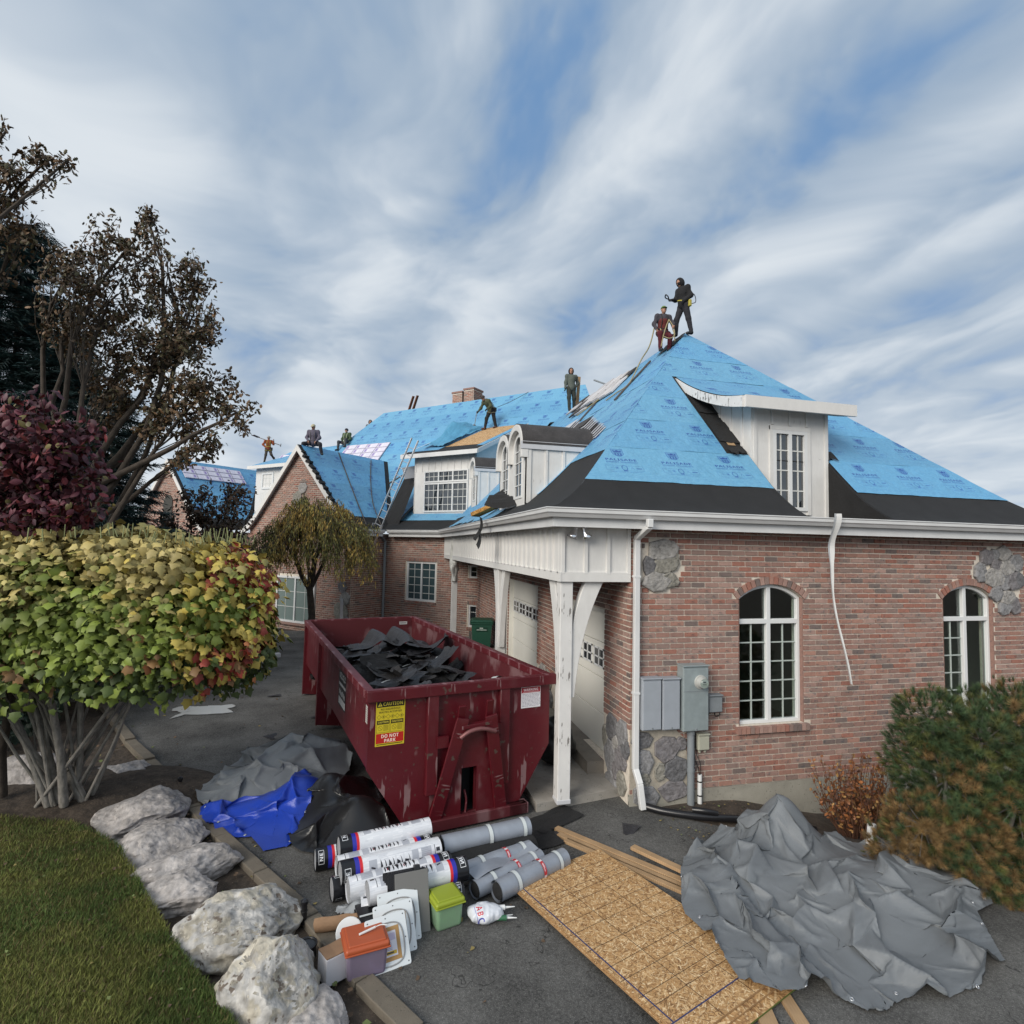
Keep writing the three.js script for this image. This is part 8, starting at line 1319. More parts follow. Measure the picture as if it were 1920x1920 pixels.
// ---------------------------------------------------------------- people
// joints in metres, standing about 1.72 m tall, facing +z; R is the person's right (-x)
function person(label, at, turn, k, J, C, extra) {
  const o = thing('person', label, 'person', at, turn); o.scale.setScalar(k);
  const j = { pel: [0, 0.93, 0], che: [0, 1.27, 0.0], nec: [0, 1.45, 0.0], hea: [0, 1.60, 0.03], shR: [-0.185, 1.41, 0], shL: [0.185, 1.41, 0], elR: [-0.25, 1.13, -0.03], elL: [0.25, 1.13, -0.03], haR: [-0.25, 0.88, 0.08], haL: [0.25, 0.88, 0.08], hiR: [-0.09, 0.90, 0], hiL: [0.09, 0.90, 0], knR: [-0.11, 0.49, 0.03], knL: [0.11, 0.49, 0.03], anR: [-0.12, 0.08, -0.02], anL: [0.12, 0.08, -0.02], ...J };
  for (const s of 'RL') { const a = j['an' + s]; j['to' + s] ??= [a[0] * 1.15 + (j.dir?.[0] ?? 0) * 0.16, a[1] - 0.045, a[2] + (j.dir?.[1] ?? 1) * 0.16]; }
  const P = (n, r) => [...j[n], r], mid = (a, b, t, r) => [0, 1, 2].map((i) => lerp(j[a][i], j[b][i], t)).concat(r);
  const arms = (e) => 'RL'.split('').flatMap((s) => [[P('sh' + s, 0.055 + e), P('el' + s, 0.042 + e)], [P('el' + s, 0.042 + e), P('ha' + s, 0.028 + e * 0.8)]]);
  const torso = (e) => [[P('pel', 0.125 + e), mid('pel', 'che', 0.5, 0.115 + e)], [mid('pel', 'che', 0.5, 0.115 + e), P('che', 0.135 + e)], [P('che', 0.13 + e), P('nec', 0.055 + e * 0.6)], [mid('che', 'nec', 0.45, 0.10 + e), P('shR', 0.06 + e)], [mid('che', 'nec', 0.45, 0.10 + e), P('shL', 0.06 + e)]];
  const legs = (e) => 'RL'.split('').flatMap((s) => [[P('pel', 0.11 + e), P('hi' + s, 0.09 + e)], [P('hi' + s, 0.088 + e), P('kn' + s, 0.058 + e)], [P('kn' + s, 0.058 + e), P('an' + s, 0.038 + e)]]);
  const feet = (e) => 'RL'.split('').map((s) => [P('an' + s, 0.040 + e), P('to' + s, 0.034 + e)]);
  const solid = (list, h, kk = 0.045, wr = 0) => { const [lo, hi] = capsBox(list); const f = capsules(list, kk); return nets(wr ? (x, y, z) => f(x, y, z) + (fbm(x * 11, y * 8, z * 11, 2) - 0.5) * wr : f, lo, hi, h); };
  // head with brow, nose, chin and ears; hands with five fingers
  const hd = V(...j.hea), look = V(...(j.look || [0, 0, 1])).normalize(), hx = V(0, 1, 0).cross(look).normalize(), hy = look.clone().cross(hx), hm = new THREE.Matrix4().makeBasis(hx, hy, look).setPosition(hd);
  const head = nets((x, y, z) => { let d = Math.hypot(x / 0.076, (y - 0.02) / 0.105, (z + 0.005) / 0.095) * 0.085 - 0.085; d = smin(d, Math.hypot(x / 0.055, (y + 0.06) / 0.06, (z - 0.025) / 0.06) * 0.055 - 0.055, 0.04); d = smin(d, cap(x, y, z, [0, 0.025, 0.085, 0.008], [0, -0.015, 0.105, 0.013]), 0.015); d = smin(d, cap(x, y, z, [-0.035, 0.035, 0.078, 0.010], [0.035, 0.035, 0.078, 0.010]), 0.02); d = smin(d, cap(x, y, z, [-0.022, -0.05, 0.083, 0.007], [0.022, -0.05, 0.083, 0.007]), 0.01); for (const s of [-1, 1]) { d = Math.max(d, -(Math.hypot(x - s * 0.03, y - 0.018, z - 0.092) - 0.012)); d = smin(d, Math.hypot((x - s * 0.08) / 0.5, y - 0.005, z) - 0.022, 0.01); } return d; }, V(-0.13, -0.15, -0.13), V(0.13, 0.16, 0.14), 0.0075).applyMatrix4(hm);
  const hands = 'RL'.split('').map((s) => { const w = V(...j['ha' + s]), d = w.clone().sub(V(...j['el' + s])).normalize(), sx = s === 'R' ? 1 : -1; let side = V(0, 0, 1).addScaledVector(d, -d.z); if (side.lengthSq() < 0.05) side = V(0, 1, 0).addScaledVector(d, -d.y); side.normalize(); const nn = d.clone().cross(side).multiplyScalar(sx); const q = (a, b, c, r) => [...w.clone().addScaledVector(d, a).addScaledVector(side, b).addScaledVector(nn, c).toArray(), r]; const L = [[q(0.0, 0, 0, 0.026), q(0.075, 0, 0, 0.030)], [q(0.07, -0.02, 0, 0.022), q(0.07, 0.022, 0, 0.022)], [q(0.02, 0.03, 0.008, 0.014), q(0.07, 0.052, 0.028, 0.010)]]; [[-0.030, 0.05], [-0.010, 0.062], [0.010, 0.058], [0.030, 0.045]].forEach(([b, l]) => { L.push([q(0.08, b, 0, 0.010), q(0.08 + l * 0.6, b * 1.1, 0.014, 0.009)], [q(0.08 + l * 0.6, b * 1.1, 0.014, 0.009), q(0.08 + l * 0.75, b * 1.1, 0.046, 0.008)]); }); return solid(L, 0.008, 0.008); });
  part('body', [solid([...torso(0), ...arms(0), ...legs(0), ...feet(0), [P('nec', 0.05), [...hd.clone().add(V(0, -0.06, 0)).toArray(), 0.05]]], 0.026), head, ...(C.gloves ? [] : hands)], M.skin, o);
  if (C.gloves) part('glove', hands, C.gloves, o);
  const sleeve = 'RL'.split('').flatMap((s) => [[P('sh' + s, 0.064), P('el' + s, 0.056)], [P('el' + s, 0.062), [...V(...j['el' + s]).lerp(V(...j['ha' + s]), 0.92).toArray(), 0.046]]]);
  part('jacket', solid([...torso(0.022), ...sleeve, [P('pel', 0.14), P('pel', 0.14)]], 0.020, 0.075, 0.026), C.jacket, o);
  part('trousers', solid(legs(0.02), 0.022, 0.05, 0.022), C.trousers, o);
  for (const [i, g] of feet(0.012).entries()) part('boot', solid([g, [[g[0][0], g[0][1] + 0.1, g[0][2], 0.05], g[0]]], 0.016, 0.03), C.boots || M.black, o);
  if (C.vest) part('vest', solid([...torso(0.036).slice(0, 3)], 0.022, 0.05, 0.012), C.vest, o);
  const top = (g) => g.applyMatrix4(hm);
  if (C.hood) part('hood', top(nets((x, y, z) => { const d = Math.abs(Math.hypot(x / 0.105, (y - 0.005) / 0.14, (z + 0.02) / 0.125) * 0.115 - 0.115) - 0.010; return Math.max(d, z - 0.062 + 0.15 * Math.max(0, y - 0.03)); }, V(-0.16, -0.2, -0.19), V(0.16, 0.2, 0.15), 0.011)), C.hood, o);
  if (C.mask) part('face_mask', top(new THREE.SphereGeometry(0.088, 18, 12, 0, Math.PI * 2, Math.PI * 0.45, Math.PI * 0.5).scale(0.95, 1.3, 1.08).translate(0, 0.005, 0.012)), C.mask, o);
  if (C.cap) part('cap', top(join([new THREE.SphereGeometry(0.100, 20, 10, 0, Math.PI * 2, 0, Math.PI / 2).scale(0.92, 0.98, 1.08).translate(0, 0.035, -0.005), new THREE.CylinderGeometry(0.085, 0.085, 0.008, 20, 1, false, -Math.PI / 2, Math.PI).scale(0.95, 1, 1).translate(0, 0.045, 0.07)])), C.cap, o);
  if (C.hat) part('hat', top(join([new THREE.SphereGeometry(0.105, 20, 10, 0, Math.PI * 2, 0, Math.PI / 2).translate(0, 0.04, 0), new THREE.CylinderGeometry(0.18, 0.19, 0.01, 26).translate(0, 0.045, 0)])), C.hat, o);
  if (C.beanie) part('beanie', top(new THREE.SphereGeometry(0.102, 20, 12, 0, Math.PI * 2, 0, Math.PI * 0.56).scale(0.95, 1.05, 1.1).translate(0, 0.028, -0.008)), C.beanie, o);
  if (C.belt) { const pts = []; for (let i = 0; i < 20; i++) { const a = i / 20 * Math.PI * 2; pts.push(V(j.pel[0] + Math.sin(a) * 0.165, j.pel[1] + 0.10 - 0.05 * Math.sin(a), j.pel[2] + Math.cos(a) * 0.16)); } part('belt', [tube(pts, 0.022, 40, 6, true)], C.belt, o); }
  if (C.strap) { const pts = []; for (let i = 0; i <= 20; i++) { const a = i / 20 * Math.PI * 2; pts.push(V(j.pel[0] + Math.sin(a) * 0.168, j.pel[1] + 0.09, j.pel[2] + Math.cos(a) * 0.162)); } const ch = V(...j.che), pe = V(...j.pel), st = [tube(pts, 0.018, 40, 6)]; for (const s of [-1, 1]) { st.push(tube([pe.clone().add(V(s * 0.10, 0.09, 0.135)), ch.clone().add(V(s * 0.09, 0.0, 0.165)), V(...j.nec).add(V(s * 0.095, 0.01, 0.05)), ch.clone().add(V(s * 0.08, 0.05, -0.165)), pe.clone().add(V(s * 0.08, 0.09, -0.15))], 0.014, 30, 6)); const h = V(...j['hi' + (s < 0 ? 'R' : 'L')]), kn = V(...j['kn' + (s < 0 ? 'R' : 'L')]), d = kn.clone().sub(h).normalize(), c = h.clone().addScaledVector(d, 0.14); let x = d.clone().cross(V(1, 0, 0.2)).normalize(), y = d.clone().cross(x); const lp = []; for (let i = 0; i < 14; i++) { const a = i / 14 * Math.PI * 2; lp.push(c.clone().addScaledVector(x, Math.cos(a) * 0.108).addScaledVector(y, Math.sin(a) * 0.108)); } st.push(tube(lp, 0.013, 30, 6, true)); } part('harness', st, C.strap, o); }
  if (C.pouch) part('tool_pouch', [rbox(0.16, 0.2, 0.09, 0.02, j.pel[0] + 0.19, j.pel[1] - 0.02, j.pel[2] - 0.05)], C.pouch, o);
  if (extra) extra(o, j);
  return o;
}
const yel = std({ color: lin(0.42, 0.36, 0.06), roughness: 0.7 }), blk = cloth(0.012, 0.012, 0.014), drk = cloth(0.022, 0.022, 0.028);
// 1 hooded man on the peak, turned to the left, looking down
person('person in black hooded jacket standing on the peak of the garage roof', [7.40, 9.10, -12.42], -1.45, 0.855, { shR: [-0.18, 1.40, 0.05], elR: [-0.22, 1.14, 0.12], haR: [-0.10, 1.06, 0.34], shL: [0.17, 1.40, -0.02], elL: [0.24, 1.14, -0.08], haL: [0.18, 0.96, 0.12], che: [0, 1.25, 0.04], nec: [0, 1.45, 0.07], hea: [0, 1.57, 0.13], look: [0.05, -0.5, 1], knR: [-0.14, 0.50, 0.14], anR: [-0.17, 0.06, 0.14], knL: [0.13, 0.49, -0.08], anL: [0.16, 0.06, -0.16] }, { jacket: blk, trousers: drk, hood: blk, mask: blk, belt: yel, pouch: yel, gloves: drk }, (o) => {
  part('rope_grab', [tube([V(-0.1, 1.06, 0.42), V(-0.16, 1.12, 0.52), V(-0.06, 1.16, 0.58), V(0.0, 1.08, 0.54), V(-0.05, 1.0, 0.48)], 0.018, 24, 8)], M.black, o); part('lanyard', tube([V(0.05, 1.3, -0.15), V(0.08, 1.28, -0.32), V(0.1, 1.05, -0.36), V(0.12, 0.95, -0.18)], 0.012, 20, 6), M.black, o);
});
// 2 man in red, half sitting on the hip
person('person in red vest and red trousers half sitting on the garage hip, wrapped in ropes', [6.82, 8.58, -12.35], -0.1, 0.80, { pel: [0, 0.66, -0.12], che: [0, 1.02, -0.08], nec: [0, 1.21, -0.06], hea: [0, 1.36, -0.02], look: [-0.05, 0, 1], shR: [-0.19, 1.16, -0.06], shL: [0.19, 1.16, -0.06], elR: [-0.30, 0.90, -0.06], haR: [-0.27, 0.66, 0.10], elL: [0.31, 0.94, -0.02], haL: [0.22, 0.80, 0.16], hiR: [-0.10, 0.64, -0.10], hiL: [0.10, 0.64, -0.10], knR: [-0.24, 0.50, 0.26], anR: [-0.20, 0.0, 0.22], knL: [0.12, 0.44, 0.20], anL: [0.14, 0.08, 0.05] }, { jacket: cloth(0.05, 0.045, 0.055), vest: cloth(0.12, 0.022, 0.02), trousers: cloth(0.085, 0.010, 0.016), cap: std({ color: lin(0.10, 0.17, 0.03), roughness: 0.6 }), strap: std({ color: lin(0.02, 0.02, 0.02) }) }, (o) => {
  part('rope_coil', [tube([V(-0.18, 0.68, 0.16), V(-0.16, 0.42, 0.30), V(0.02, 0.32, 0.36), V(0.2, 0.44, 0.3), V(0.22, 0.72, 0.14)], 0.016, 30, 6), tube([V(0.12, 1.02, 0.10), V(-0.02, 0.75, 0.22), V(-0.16, 0.4, 0.34), V(-0.24, 0.05, 0.36)], 0.016, 30, 6), tube([V(0.12, 1.02, 0.10), V(0.24, 0.7, 0.2), V(0.26, 0.3, 0.22)], 0.016, 24, 6)], M.ropeT, o);
});
// 3 man on the ridge
person('person in grey green jacket standing on the garage ridge beside an upright plank', [7.17, 8.96, -20.1], 0.05, 0.945, { elL: [0.33, 1.17, -0.08], haL: [0.19, 1.00, 0.05], elR: [-0.24, 1.14, 0.0], haR: [-0.28, 0.87, 0.06], knR: [-0.13, 0.50, 0.10], anR: [-0.10, 0.0, 0.10], knL: [0.13, 0.50, 0.02], anL: [0.15, 0.12, -0.04], hea: [-0.03, 1.60, 0.05], look: [-0.25, -0.15, 1] }, { jacket: cloth(0.095, 0.11, 0.095), trousers: cloth(0.03, 0.035, 0.03), hood: drk, gloves: drk });
// 4 bent worker
person('person in olive jacket bent over on the bare roof boards with a hand tool', [...W(0.30, 9.02, -4.15).toArray()], -1.05, 1.0, { pel: [0, 0.90, -0.10], che: [0, 1.16, 0.12], nec: [0, 1.27, 0.28], hea: [0, 1.33, 0.42], look: [0, -0.75, 1], shR: [-0.18, 1.20, 0.24], shL: [0.18, 1.22, 0.22], elR: [-0.24, 0.93, 0.32], haR: [-0.18, 0.74, 0.52], elL: [0.26, 0.98, 0.16], haL: [0.18, 0.82, 0.32], hiR: [-0.10, 0.88, -0.10], hiL: [0.10, 0.88, -0.10], knR: [-0.14, 0.48, 0.06], anR: [-0.16, 0.02, 0.12], knL: [0.14, 0.48, -0.16], anL: [0.16, 0.10, -0.26] }, { jacket: cloth(0.065, 0.075, 0.042), trousers: blk, boots: cloth(0.10, 0.05, 0.035), beanie: cloth(0.05, 0.035, 0.028), gloves: drk, strap: std({ color: lin(0.3, 0.28, 0.2) }), pouch: drk }, (o) => { part('hand_tool', [beam(V(-0.18, 0.72, 0.60), V(-0.2, 0.10, 0.70), 0.025, 0.025), box(0.06, 0.04, 0.14, -0.2, 0.08, 0.72)], M.conduit, o); });
// sitting ones along the left hip and the gable
const sit = (x = 0) => ({ pel: [0, 0.14, 0], che: [0, 0.48, 0.03], nec: [0, 0.66, 0.05], hea: [0, 0.81, 0.09], shR: [-0.19, 0.62, 0.03], shL: [0.19, 0.62, 0.03], elR: [-0.27, 0.36, 0.08], elL: [0.27, 0.36, 0.08], haR: [-0.16, 0.18, 0.22], haL: [0.16, 0.18, 0.22], hiR: [-0.10, 0.13, 0.02], hiL: [0.10, 0.13, 0.02], knR: [-0.20, 0.26, 0.42], knL: [0.20, 0.26, 0.42], anR: [-0.22, -0.14, 0.50], anL: [0.22, -0.14, 0.50] });
person('person in grey hood and dark vest sitting behind the upper end of the left hip', [...W(9.42, 9.72, -5.75).toArray()], -0.35, 0.98, { ...sit(), look: [0.4, -0.2, 1] }, { jacket: cloth(0.10, 0.105, 0.115), vest: drk, trousers: drk, hood: cloth(0.08, 0.085, 0.09) });
person('person in dark green jacket with reflective strips sitting on the left hip', [...W(9.95, 9.05, -4.55).toArray()], -0.55, 1.0, { ...sit(), look: [0.1, 0, 1], knR: [-0.26, 0.14, 0.40], anR: [-0.26, -0.30, 0.44] }, { jacket: cloth(0.045, 0.075, 0.035), trousers: cloth(0.04, 0.045, 0.05), beanie: drk, strap: std({ color: lin(0.42, 0.46, 0.30), roughness: 0.5 }) });
person('person in grey sleeve mostly hidden behind the large pack of wrapped bundles', [...W(9.30, 9.0, -5.45).toArray()], -0.5, 0.95, { ...sit(), hea: [0, 0.66, 0.26], nec: [0, 0.56, 0.16], look: [0, -0.8, 1], che: [0, 0.42, 0.08], shR: [-0.19, 0.54, 0.08], shL: [0.19, 0.54, 0.08] }, { jacket: cloth(0.07, 0.06, 0.075), trousers: drk, beanie: drk });
person('person in purple grey shirt and pale cap straddling the gable peak', [...W(5.55, 7.72, 1.25).toArray()], -0.15, 0.98, { ...sit(), look: [-0.4, -0.4, 1], knR: [-0.34, 0.06, 0.25], knL: [0.34, 0.06, 0.25], anR: [-0.42, -0.34, 0.2], anL: [0.42, -0.34, 0.2] }, { jacket: cloth(0.105, 0.095, 0.13), trousers: drk, cap: std({ color: lin(0.42, 0.38, 0.25), roughness: 0.7 }), strap: std({ color: lin(0.12, 0.11, 0.12) }) });
person('person in orange jacket and wide hat on the left roof, shovel on the shoulder', [...W(16.2, 8.42, -4.1).toArray()], 0.2, 0.92, { shR: [-0.19, 1.40, 0], elR: [-0.32, 1.16, -0.08], haR: [-0.16, 0.98, 0.06], elL: [0.30, 1.22, 0.05], haL: [0.30, 1.42, 0.16], knR: [-0.13, 0.48, 0.08], anR: [-0.20, 0.0, 0.02], knL: [0.20, 0.52, 0.10], anL: [0.38, 0.26, -0.02], look: [0.2, -0.15, 1] }, { jacket: cloth(0.26, 0.062, 0.022), trousers: cloth(0.055, 0.045, 0.038), hat: std({ color: lin(0.30, 0.28, 0.25), roughness: 0.8 }), strap: yel, pouch: drk }, null);
{ const o = thing('shovel', 'flat roofing shovel carried on the shoulder of the person in orange', 'shovel', [...W(16.2, 9.72, -3.98).toArray()], 0.785); part('handle', beam(V(-0.55, 0.10, 0.0), V(0.95, -0.12, 0.0), 0.035, 0.035, V(0, 1, 0), 0.01), M.wood, o); part('blade', beam(V(-0.92, 0.18, 0.0), V(-0.55, 0.10, 0.0), 0.03, 0.26, V(0, 0, 1), 0.008), std({ color: lin(0.10, 0.07, 0.07), roughness: 0.5 }), o); part('grip', beam(V(0.95, -0.22, 0), V(0.98, -0.02, 0), 0.04, 0.03), M.conduit, o); }

// ---------------------------------------------------------------- ladder
{
  const B = W(3.93, 0.06, 1.29), T = W(0.95, 7.85, 0.15), Z = T.clone().sub(B), L = Z.length(); Z.normalize();
  const X = UX.clone().addScaledVector(Z, -UX.dot(Z)).normalize(), Y = Z.clone().cross(X), o = thing('extension_ladder', 'long aluminium extension ladder leaning from the driveway up past the gutter to the dormer eave', 'ladder'); o.position.copy(B); o.quaternion.setFromRotationMatrix(new THREE.Matrix4().makeBasis(X, Z, Y.negate()));
  for (const s of [-1, 1]) { part('rail', rbox(0.035, L * 0.56, 0.085, 0.006, s * 0.22, L * 0.28, 0.05), M.metal, o); part('rail', rbox(0.032, L * 0.60, 0.075, 0.006, s * 0.19, L * 0.70, -0.03), M.metal, o); part('foot', rbox(0.06, 0.08, 0.12, 0.01, s * 0.22, 0.03, 0.05), M.black, o); }
  for (let y = 0.28; y < L * 0.56; y += 0.30) part('rung', new THREE.CylinderGeometry(0.016, 0.016, 0.42, 10).rotateZ(Math.PI / 2).translate(0, y, 0.05), M.metal, o);
  for (let y = L * 0.42; y < L - 0.1; y += 0.30) part('rung', new THREE.CylinderGeometry(0.016, 0.016, 0.37, 10).rotateZ(Math.PI / 2).translate(0, y, -0.03), M.metal, o);
}
{ const a = W(3.1, 1.75, 1.6), b = W(1.5, 0.55, 3.0), c = a.clone().add(b).multiplyScalar(0.5); const m = single('metal_channel', beam(a.sub(c), b.sub(c), 0.10, 0.05), M.metal, 'length of pale metal channel leaning behind the dumpster', 'metal channel', [c.x, c.y, c.z]); }

// ---------------------------------------------------------------- things lying on the roofs
const roofBasis = (f, s, t, turn = 0) => { const p = roofAt(f, s, t, 0.02), a = f.A.clone(), q = roofAt(f, s, t + 0.1, 0.02).sub(p).normalize(), nn = a.clone().cross(q).normalize(); if (nn.y < 0) nn.negate(); const m = new THREE.Matrix4().makeBasis(a, q, a.clone().cross(q)); if (turn) m.multiply(new THREE.Matrix4().makeRotationZ(turn)); return [p, m, a.clone().cross(q).y > 0 ? 1 : -1]; };
const wrapT = canvasTex(256, 128, (c, w, h) => { c.fillStyle = '#c6c2d2'; c.fillRect(0, 0, w, h); c.fillStyle = '#d9d7e0'; c.fillRect(10, 8, 150, 112); c.strokeStyle = '#9a94b4'; c.lineWidth = 4; c.strokeRect(4, 4, w - 8, h - 8); c.fillStyle = '#8f7fb0'; c.fillRect(184, 22, 44, 84); c.fillStyle = '#b1a9c6'; for (let i = 0; i < 6; i++) c.fillRect(20, 18 + i * 17, 90 + (i * 29) % 40, 5); });
const wrapM = std({ map: wrapT, roughness: 0.4 });
function bundle(f, s, t, turn, label, group, lift = 0, w = 0.78, h = 0.34, d = 0.05) {
  const [p, m, up] = roofBasis(f, s, t, turn), o = thing('shingle_bundle', label, 'shingle bundle', [0, 0, 0], 0, group); o.quaternion.setFromRotationMatrix(m); o.position.copy(p).add(V(0, lift, 0));
  part('wrap', rbox(w, h, d, 0.012, 0, 0, up * d / 2), std({ color: lin(0.52, 0.50, 0.58), roughness: 0.4 }), o); const q = part('print', new THREE.PlaneGeometry(w - 0.02, h - 0.02), wrapM, o); q.position.z = up * (d + 0.003); if (up < 0) q.rotation.x = Math.PI; return o;
}
const GB = 'wrapped bundles in the large pack on the main roof', GC = 'wrapped bundles in the small pack behind the gable', GD = 'wrapped bundles on the left wing roof', GE = 'wrapped bundles on the far left gable';
for (let i = 0; i < 4; i++) for (let j = 0; j < 4; j++) bundle(FM, 6.75 + i * 0.80, 3.86 + 0.225 * j + i * 0.015, 0, `wrapped bundle in the large main roof pack, row ${j + 1} from below, number ${4 - i} from left`, GB, 0.02);
for (let i = 0; i < 3; i++) for (let j = 0; j < 2; j++) bundle(FM, 7.0 + i * 0.80, 3.42 + 0.225 * j - 0.2, 0, `wrapped bundle of the small pack above the gable, row ${j + 1}, number ${3 - i} from left`, GC, 0.02);
for (let i = 0; i < 5; i++) for (let j = 0; j < 4; j++) bundle(FM, 11.2 + i * 0.82, 3.75 + 0.225 * j, 0.1, `wrapped bundle on the left wing roof, row ${j + 1} from below, number ${5 - i} from left`, GD, 0.02);
const FG1 = { O: W(15.3 - 3.55, 0, 2.1), A: NX.clone().negate(), I: AX, T: TG };
for (let i = 0; i < 5; i++) for (let j = 0; j < 3; j++) bundle(FG1, 0.75 + i * 0.66, 2.75 + 0.235 * j, 0, `wrapped bundle on the far left gable, row ${j + 1} from below, number ${i + 1} from left`, GE, 0.02, 0.64, 0.32);
// opened shingles fanned out over the garage roof
function fan(s, t, n, label) {
  const [p, m, up] = roofBasis(FL, s, t, 0), o = thing('shingle_stack', label, 'shingle stack'); o.quaternion.setFromRotationMatrix(m); o.position.copy(p); const mats = [std({ color: lin(0.46, 0.47, 0.50), roughness: 0.6 }), std({ color: lin(0.36, 0.36, 0.39), roughness: 0.7 }), M.shingle], r = rng(s * 100);
  for (let i = 0; i < n; i++) { const g = rbox(1.0, 0.33, 0.012, 0.003); g.rotateZ((r() - 0.5) * 0.10).rotateX(0).translate(i * 0.075 - n * 0.03, i * 0.03, up * (0.012 + i * 0.030)); part('shingle', g, mats[i % 5 === 4 ? 2 : i % 2], o); }
}
fan(6.2, 2.55, 9, 'fanned stack of pale grey shingles nearer the arched dormer roof'); fan(4.0, 2.1, 10, 'fanned stack of pale grey shingles by the front hip of the garage roof');
// long courses of new shingles laid along the ridge
{ const r = rng(5); for (let i = 0; i < 22; i++) { const s = 7.6 + (i % 8) * 0.52 + r() * 0.1, t = 4.72 - Math.floor(i / 8) * 0.26, [p, m, up] = roofBasis(FL, s, t, 0.05 * (r() - 0.5)); const q = single('ridge_shingle', rbox(0.95, 0.36, 0.05, 0.008, 0, 0, 0), i % 7 ? std({ color: lin(0.44 + 0.05 * (i % 3), 0.43 + 0.05 * (i % 3), 0.44 + 0.05 * (i % 3)), roughness: 0.7 }) : M.shingle, 'pale grey shingle slab stacked along the garage ridge below the two men', 'shingle', [p.x, p.y + 0.05 + 0.04 * (i % 4), p.z], 0, 'shingle slabs along the garage ridge'); q.quaternion.setFromRotationMatrix(m); } }
for (const [f, s, t, l, w, turn, label] of [[FL, 5.7, 4.0, 1.9, 0.07, 1.25, 'grey batten lying up the garage roof near the hip'], [FL, 8.2, 3.9, 3.0, 0.06, 1.12, 'dark strip lying down the garage roof below the ridge'], [FM, 3.9, 3.1, 2.6, 0.05, -0.75, 'dark rope line lying across the main roof above the triple window']]) { const [p, m] = roofBasis(f, s, t, turn); single('roof_strip', rbox(l, w, 0.04, 0.006), M.greywood.clone ? std({ color: lin(0.10, 0.085, 0.075), roughness: 0.8 }) : 0, label, 'strip', [p.x, p.y + 0.03, p.z]).quaternion.setFromRotationMatrix(m); }
// planks standing at the ridge
for (const [s, label] of [[7.25, 'reddish brown plank standing up behind the main ridge, left of the pair'], [6.95, 'reddish brown plank standing up behind the main ridge, right of the pair']]) { const a = W(s + 0.25, 10.6, -6.5), b = W(s - 0.45, 11.85, -6.3), c = a.clone().add(b).multiplyScalar(0.5); single('plank', beam(a.sub(c), b.sub(c), 0.16, 0.05, UX), std({ map: woodT, color: lin(0.42, 0.24, 0.19), roughness: 0.8 }), label, 'plank', [c.x, c.y, c.z]); }
{ const a = V(7.52, 9.05, -20.4), b = V(7.62, 10.42, -20.45), c = a.clone().add(b).multiplyScalar(0.5); single('plank', beam(a.sub(c), b.sub(c), 0.12, 0.05, V(0, 0, 1)), M.wood, 'pale upright plank behind the man standing on the garage ridge', 'plank', [c.x, c.y, c.z]); }
{ const a = V(7.5, 9.75, -18.6), b = V(7.75, 9.35, -17.8), c = a.clone().add(b).multiplyScalar(0.5); single('pipe', beam(a.sub(c), b.sub(c), 0.06, 0.06, V(0, 1, 0), 0.02), M.conduit, 'short dark pipe sticking out past the pile of ridge shingles', 'pipe', [c.x, c.y, c.z]); }
single('osb_offcut', rbox(0.7, 0.5, 0.02, 0.004).rotateY(0.4).rotateZ(0.25), M.greywood, 'grey board flap resting where the gable roof meets the main roof', 'board', [...W(2.25, 6.75, -1.15).toArray()]);
single('felt_flap', flat(surf((u, v) => W(lerp(2.75, 2.05, u) + 0.25 * v * (1 - u), 6.7 - v * 2.2, -0.35 - 1.1 * (1 - v) + 0.05 * vnoise(u * 5, v * 9)), 6, 14)), M.felt, 'torn black felt strip hanging down the valley beside the ladder', 'felt strip');
// loose underlayment lifted by the bent man
single('torn_underlayment', flat(surf((u, v) => { const s = lerp(1.75, 0.55, u) + 0.2 * v, q = lerp(0.7, 3.6, v); return W(s, 7.40 + 0.45 * q + 0.05 + 0.55 * Math.pow(1 - u, 0.8) * Math.exp(-Math.pow((v - 0.75) / 0.25, 2)) * (u < 0.9 ? 1 : 0.3) + 0.22 * (fbm(u * 5, v * 6, 4, 3)), -0.6 - q + 0.3 * Math.sin(u * 6) * v); }, 22, 26, (u, v) => [u, v * 2])), M.membranePlain, 'loose blue underlayment bunched up in front of the bent worker', 'underlayment');
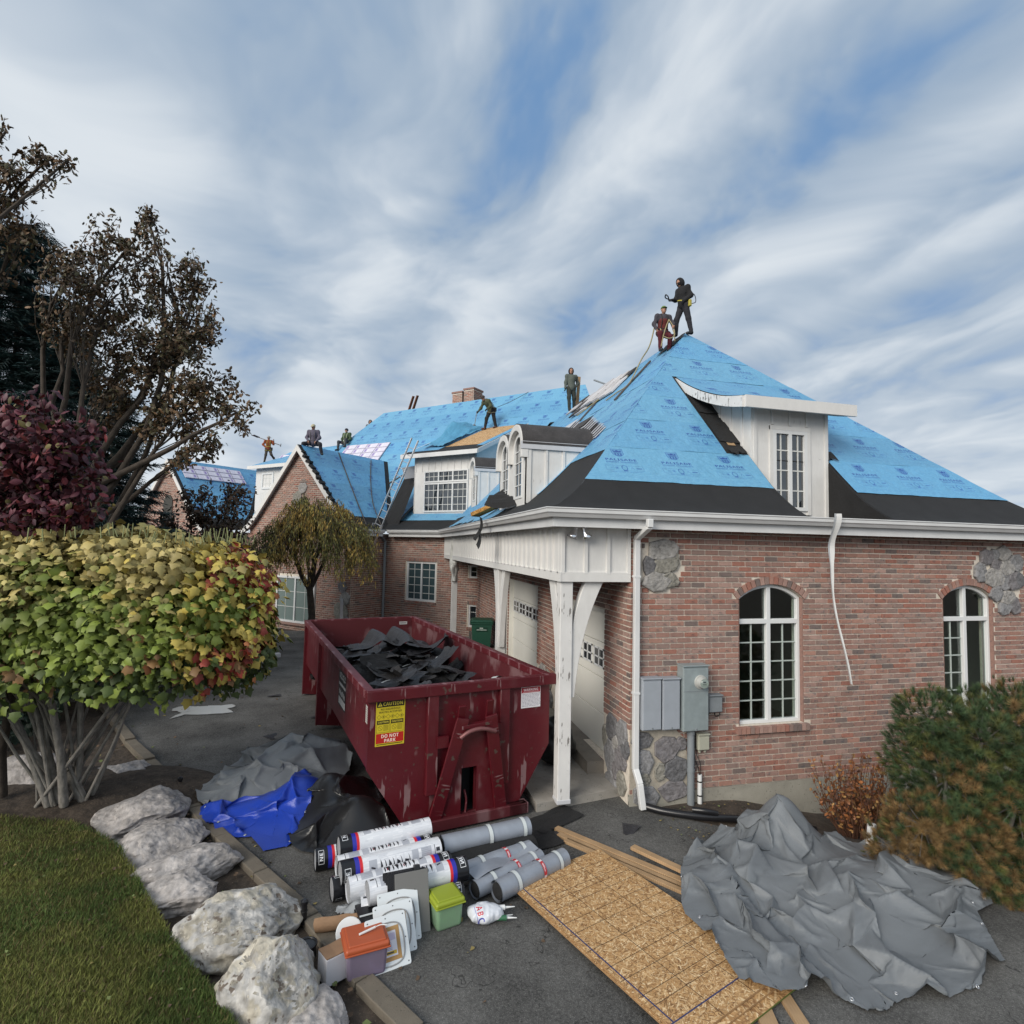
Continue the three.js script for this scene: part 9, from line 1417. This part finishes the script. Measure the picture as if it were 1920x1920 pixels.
// ropes
const ropeG = (pts, r) => tube(pts, r, pts.length * 8, 6);
function rope(label, pts, r = 0.014, mat = M.ropeT, group) { const c = pts[0].clone(); return single('rope', ropeG(pts.map((p) => p.clone().sub(c)), r), mat, label, 'rope', [c.x, c.y, c.z], 0, group); }
const G2R = { O: W(5.65 - 3.55, 0, 1.95), A: NX.clone().negate(), I: AX, T: TG };
const onG2 = (s, t) => roofAt(G2R, s, t, 0.035);
rope('dark rope running down the gable roof, left of the two', [onG2(2.1, 3.5), onG2(1.75, 2.6), onG2(1.35, 1.5), onG2(0.95, 0.5), onG2(0.85, 0.35), onG2(1.1, 0.45)], 0.022, std({ color: lin(0.07, 0.06, 0.05) }));
rope('dark rope running down the gable roof, right of the two', [onG2(4.0, 3.45), onG2(3.0, 2.4), onG2(2.2, 1.4), onG2(1.7, 0.4)], 0.018, std({ color: lin(0.08, 0.07, 0.06) }));
rope('thin safety rope from the bent worker up to the main ridge', [W(0.05, 10.05, -4.4), W(-0.25, 10.45, -5.1), W(-0.63, 11.08, -6.05)], 0.012, std({ color: lin(0.06, 0.06, 0.07) }));
rope('tan safety rope hanging from the seated man in red down the garage roof', [V(6.62, 9.35, -12.4), V(6.5, 8.75, -12.5), V(6.42, 8.5, -12.75), ...[0.5, 1.4, 2.2].map((k) => roofAt(FL, 5.4 + k * 0.55, 3.95 - k * 0.12, 0.05))], 0.016);
rope('pale rope lying down the garage valley under the pile of ridge shingles', [roofAt(FL, 7.2, 4.6, 0.06), roofAt(FL, 7.9, 4.2, 0.06), roofAt(FL, 9.4, 3.9, 0.06)], 0.02);
// sagging ridge cap paper
single('felt_strip', flat(surf((u, v) => V(7.0 + 0.35 * u - 0.02, 8.72 + 0.36 * u + 0.04 * vnoise(u * 4, v * 5), -12.15 - v * 0.9), 5, 8)), M.felt, 'black felt piece on the hip under the seated man in red', 'felt strip');

// torn shingle edge left along the rake of the gable
{ const r = rng(15), g = []; for (let i = 0; i < 16; i++) { const t = 0.25 + i * 0.2, p = roofAt(G2R, 0.02 + r() * 0.06, t, 0.02); const b = rbox(0.16 + r() * 0.12, 0.05 + r() * 0.06, 0.14 + r() * 0.14, 0.01); b.rotateX(r() * 0.9).rotateY(r() * 1.5).translate(p.x, p.y - 0.01, p.z); g.push(b); } part('torn_edge', g, M.felt, house, { kind: 'stuff' }); }
renderer.render(scene, camera);
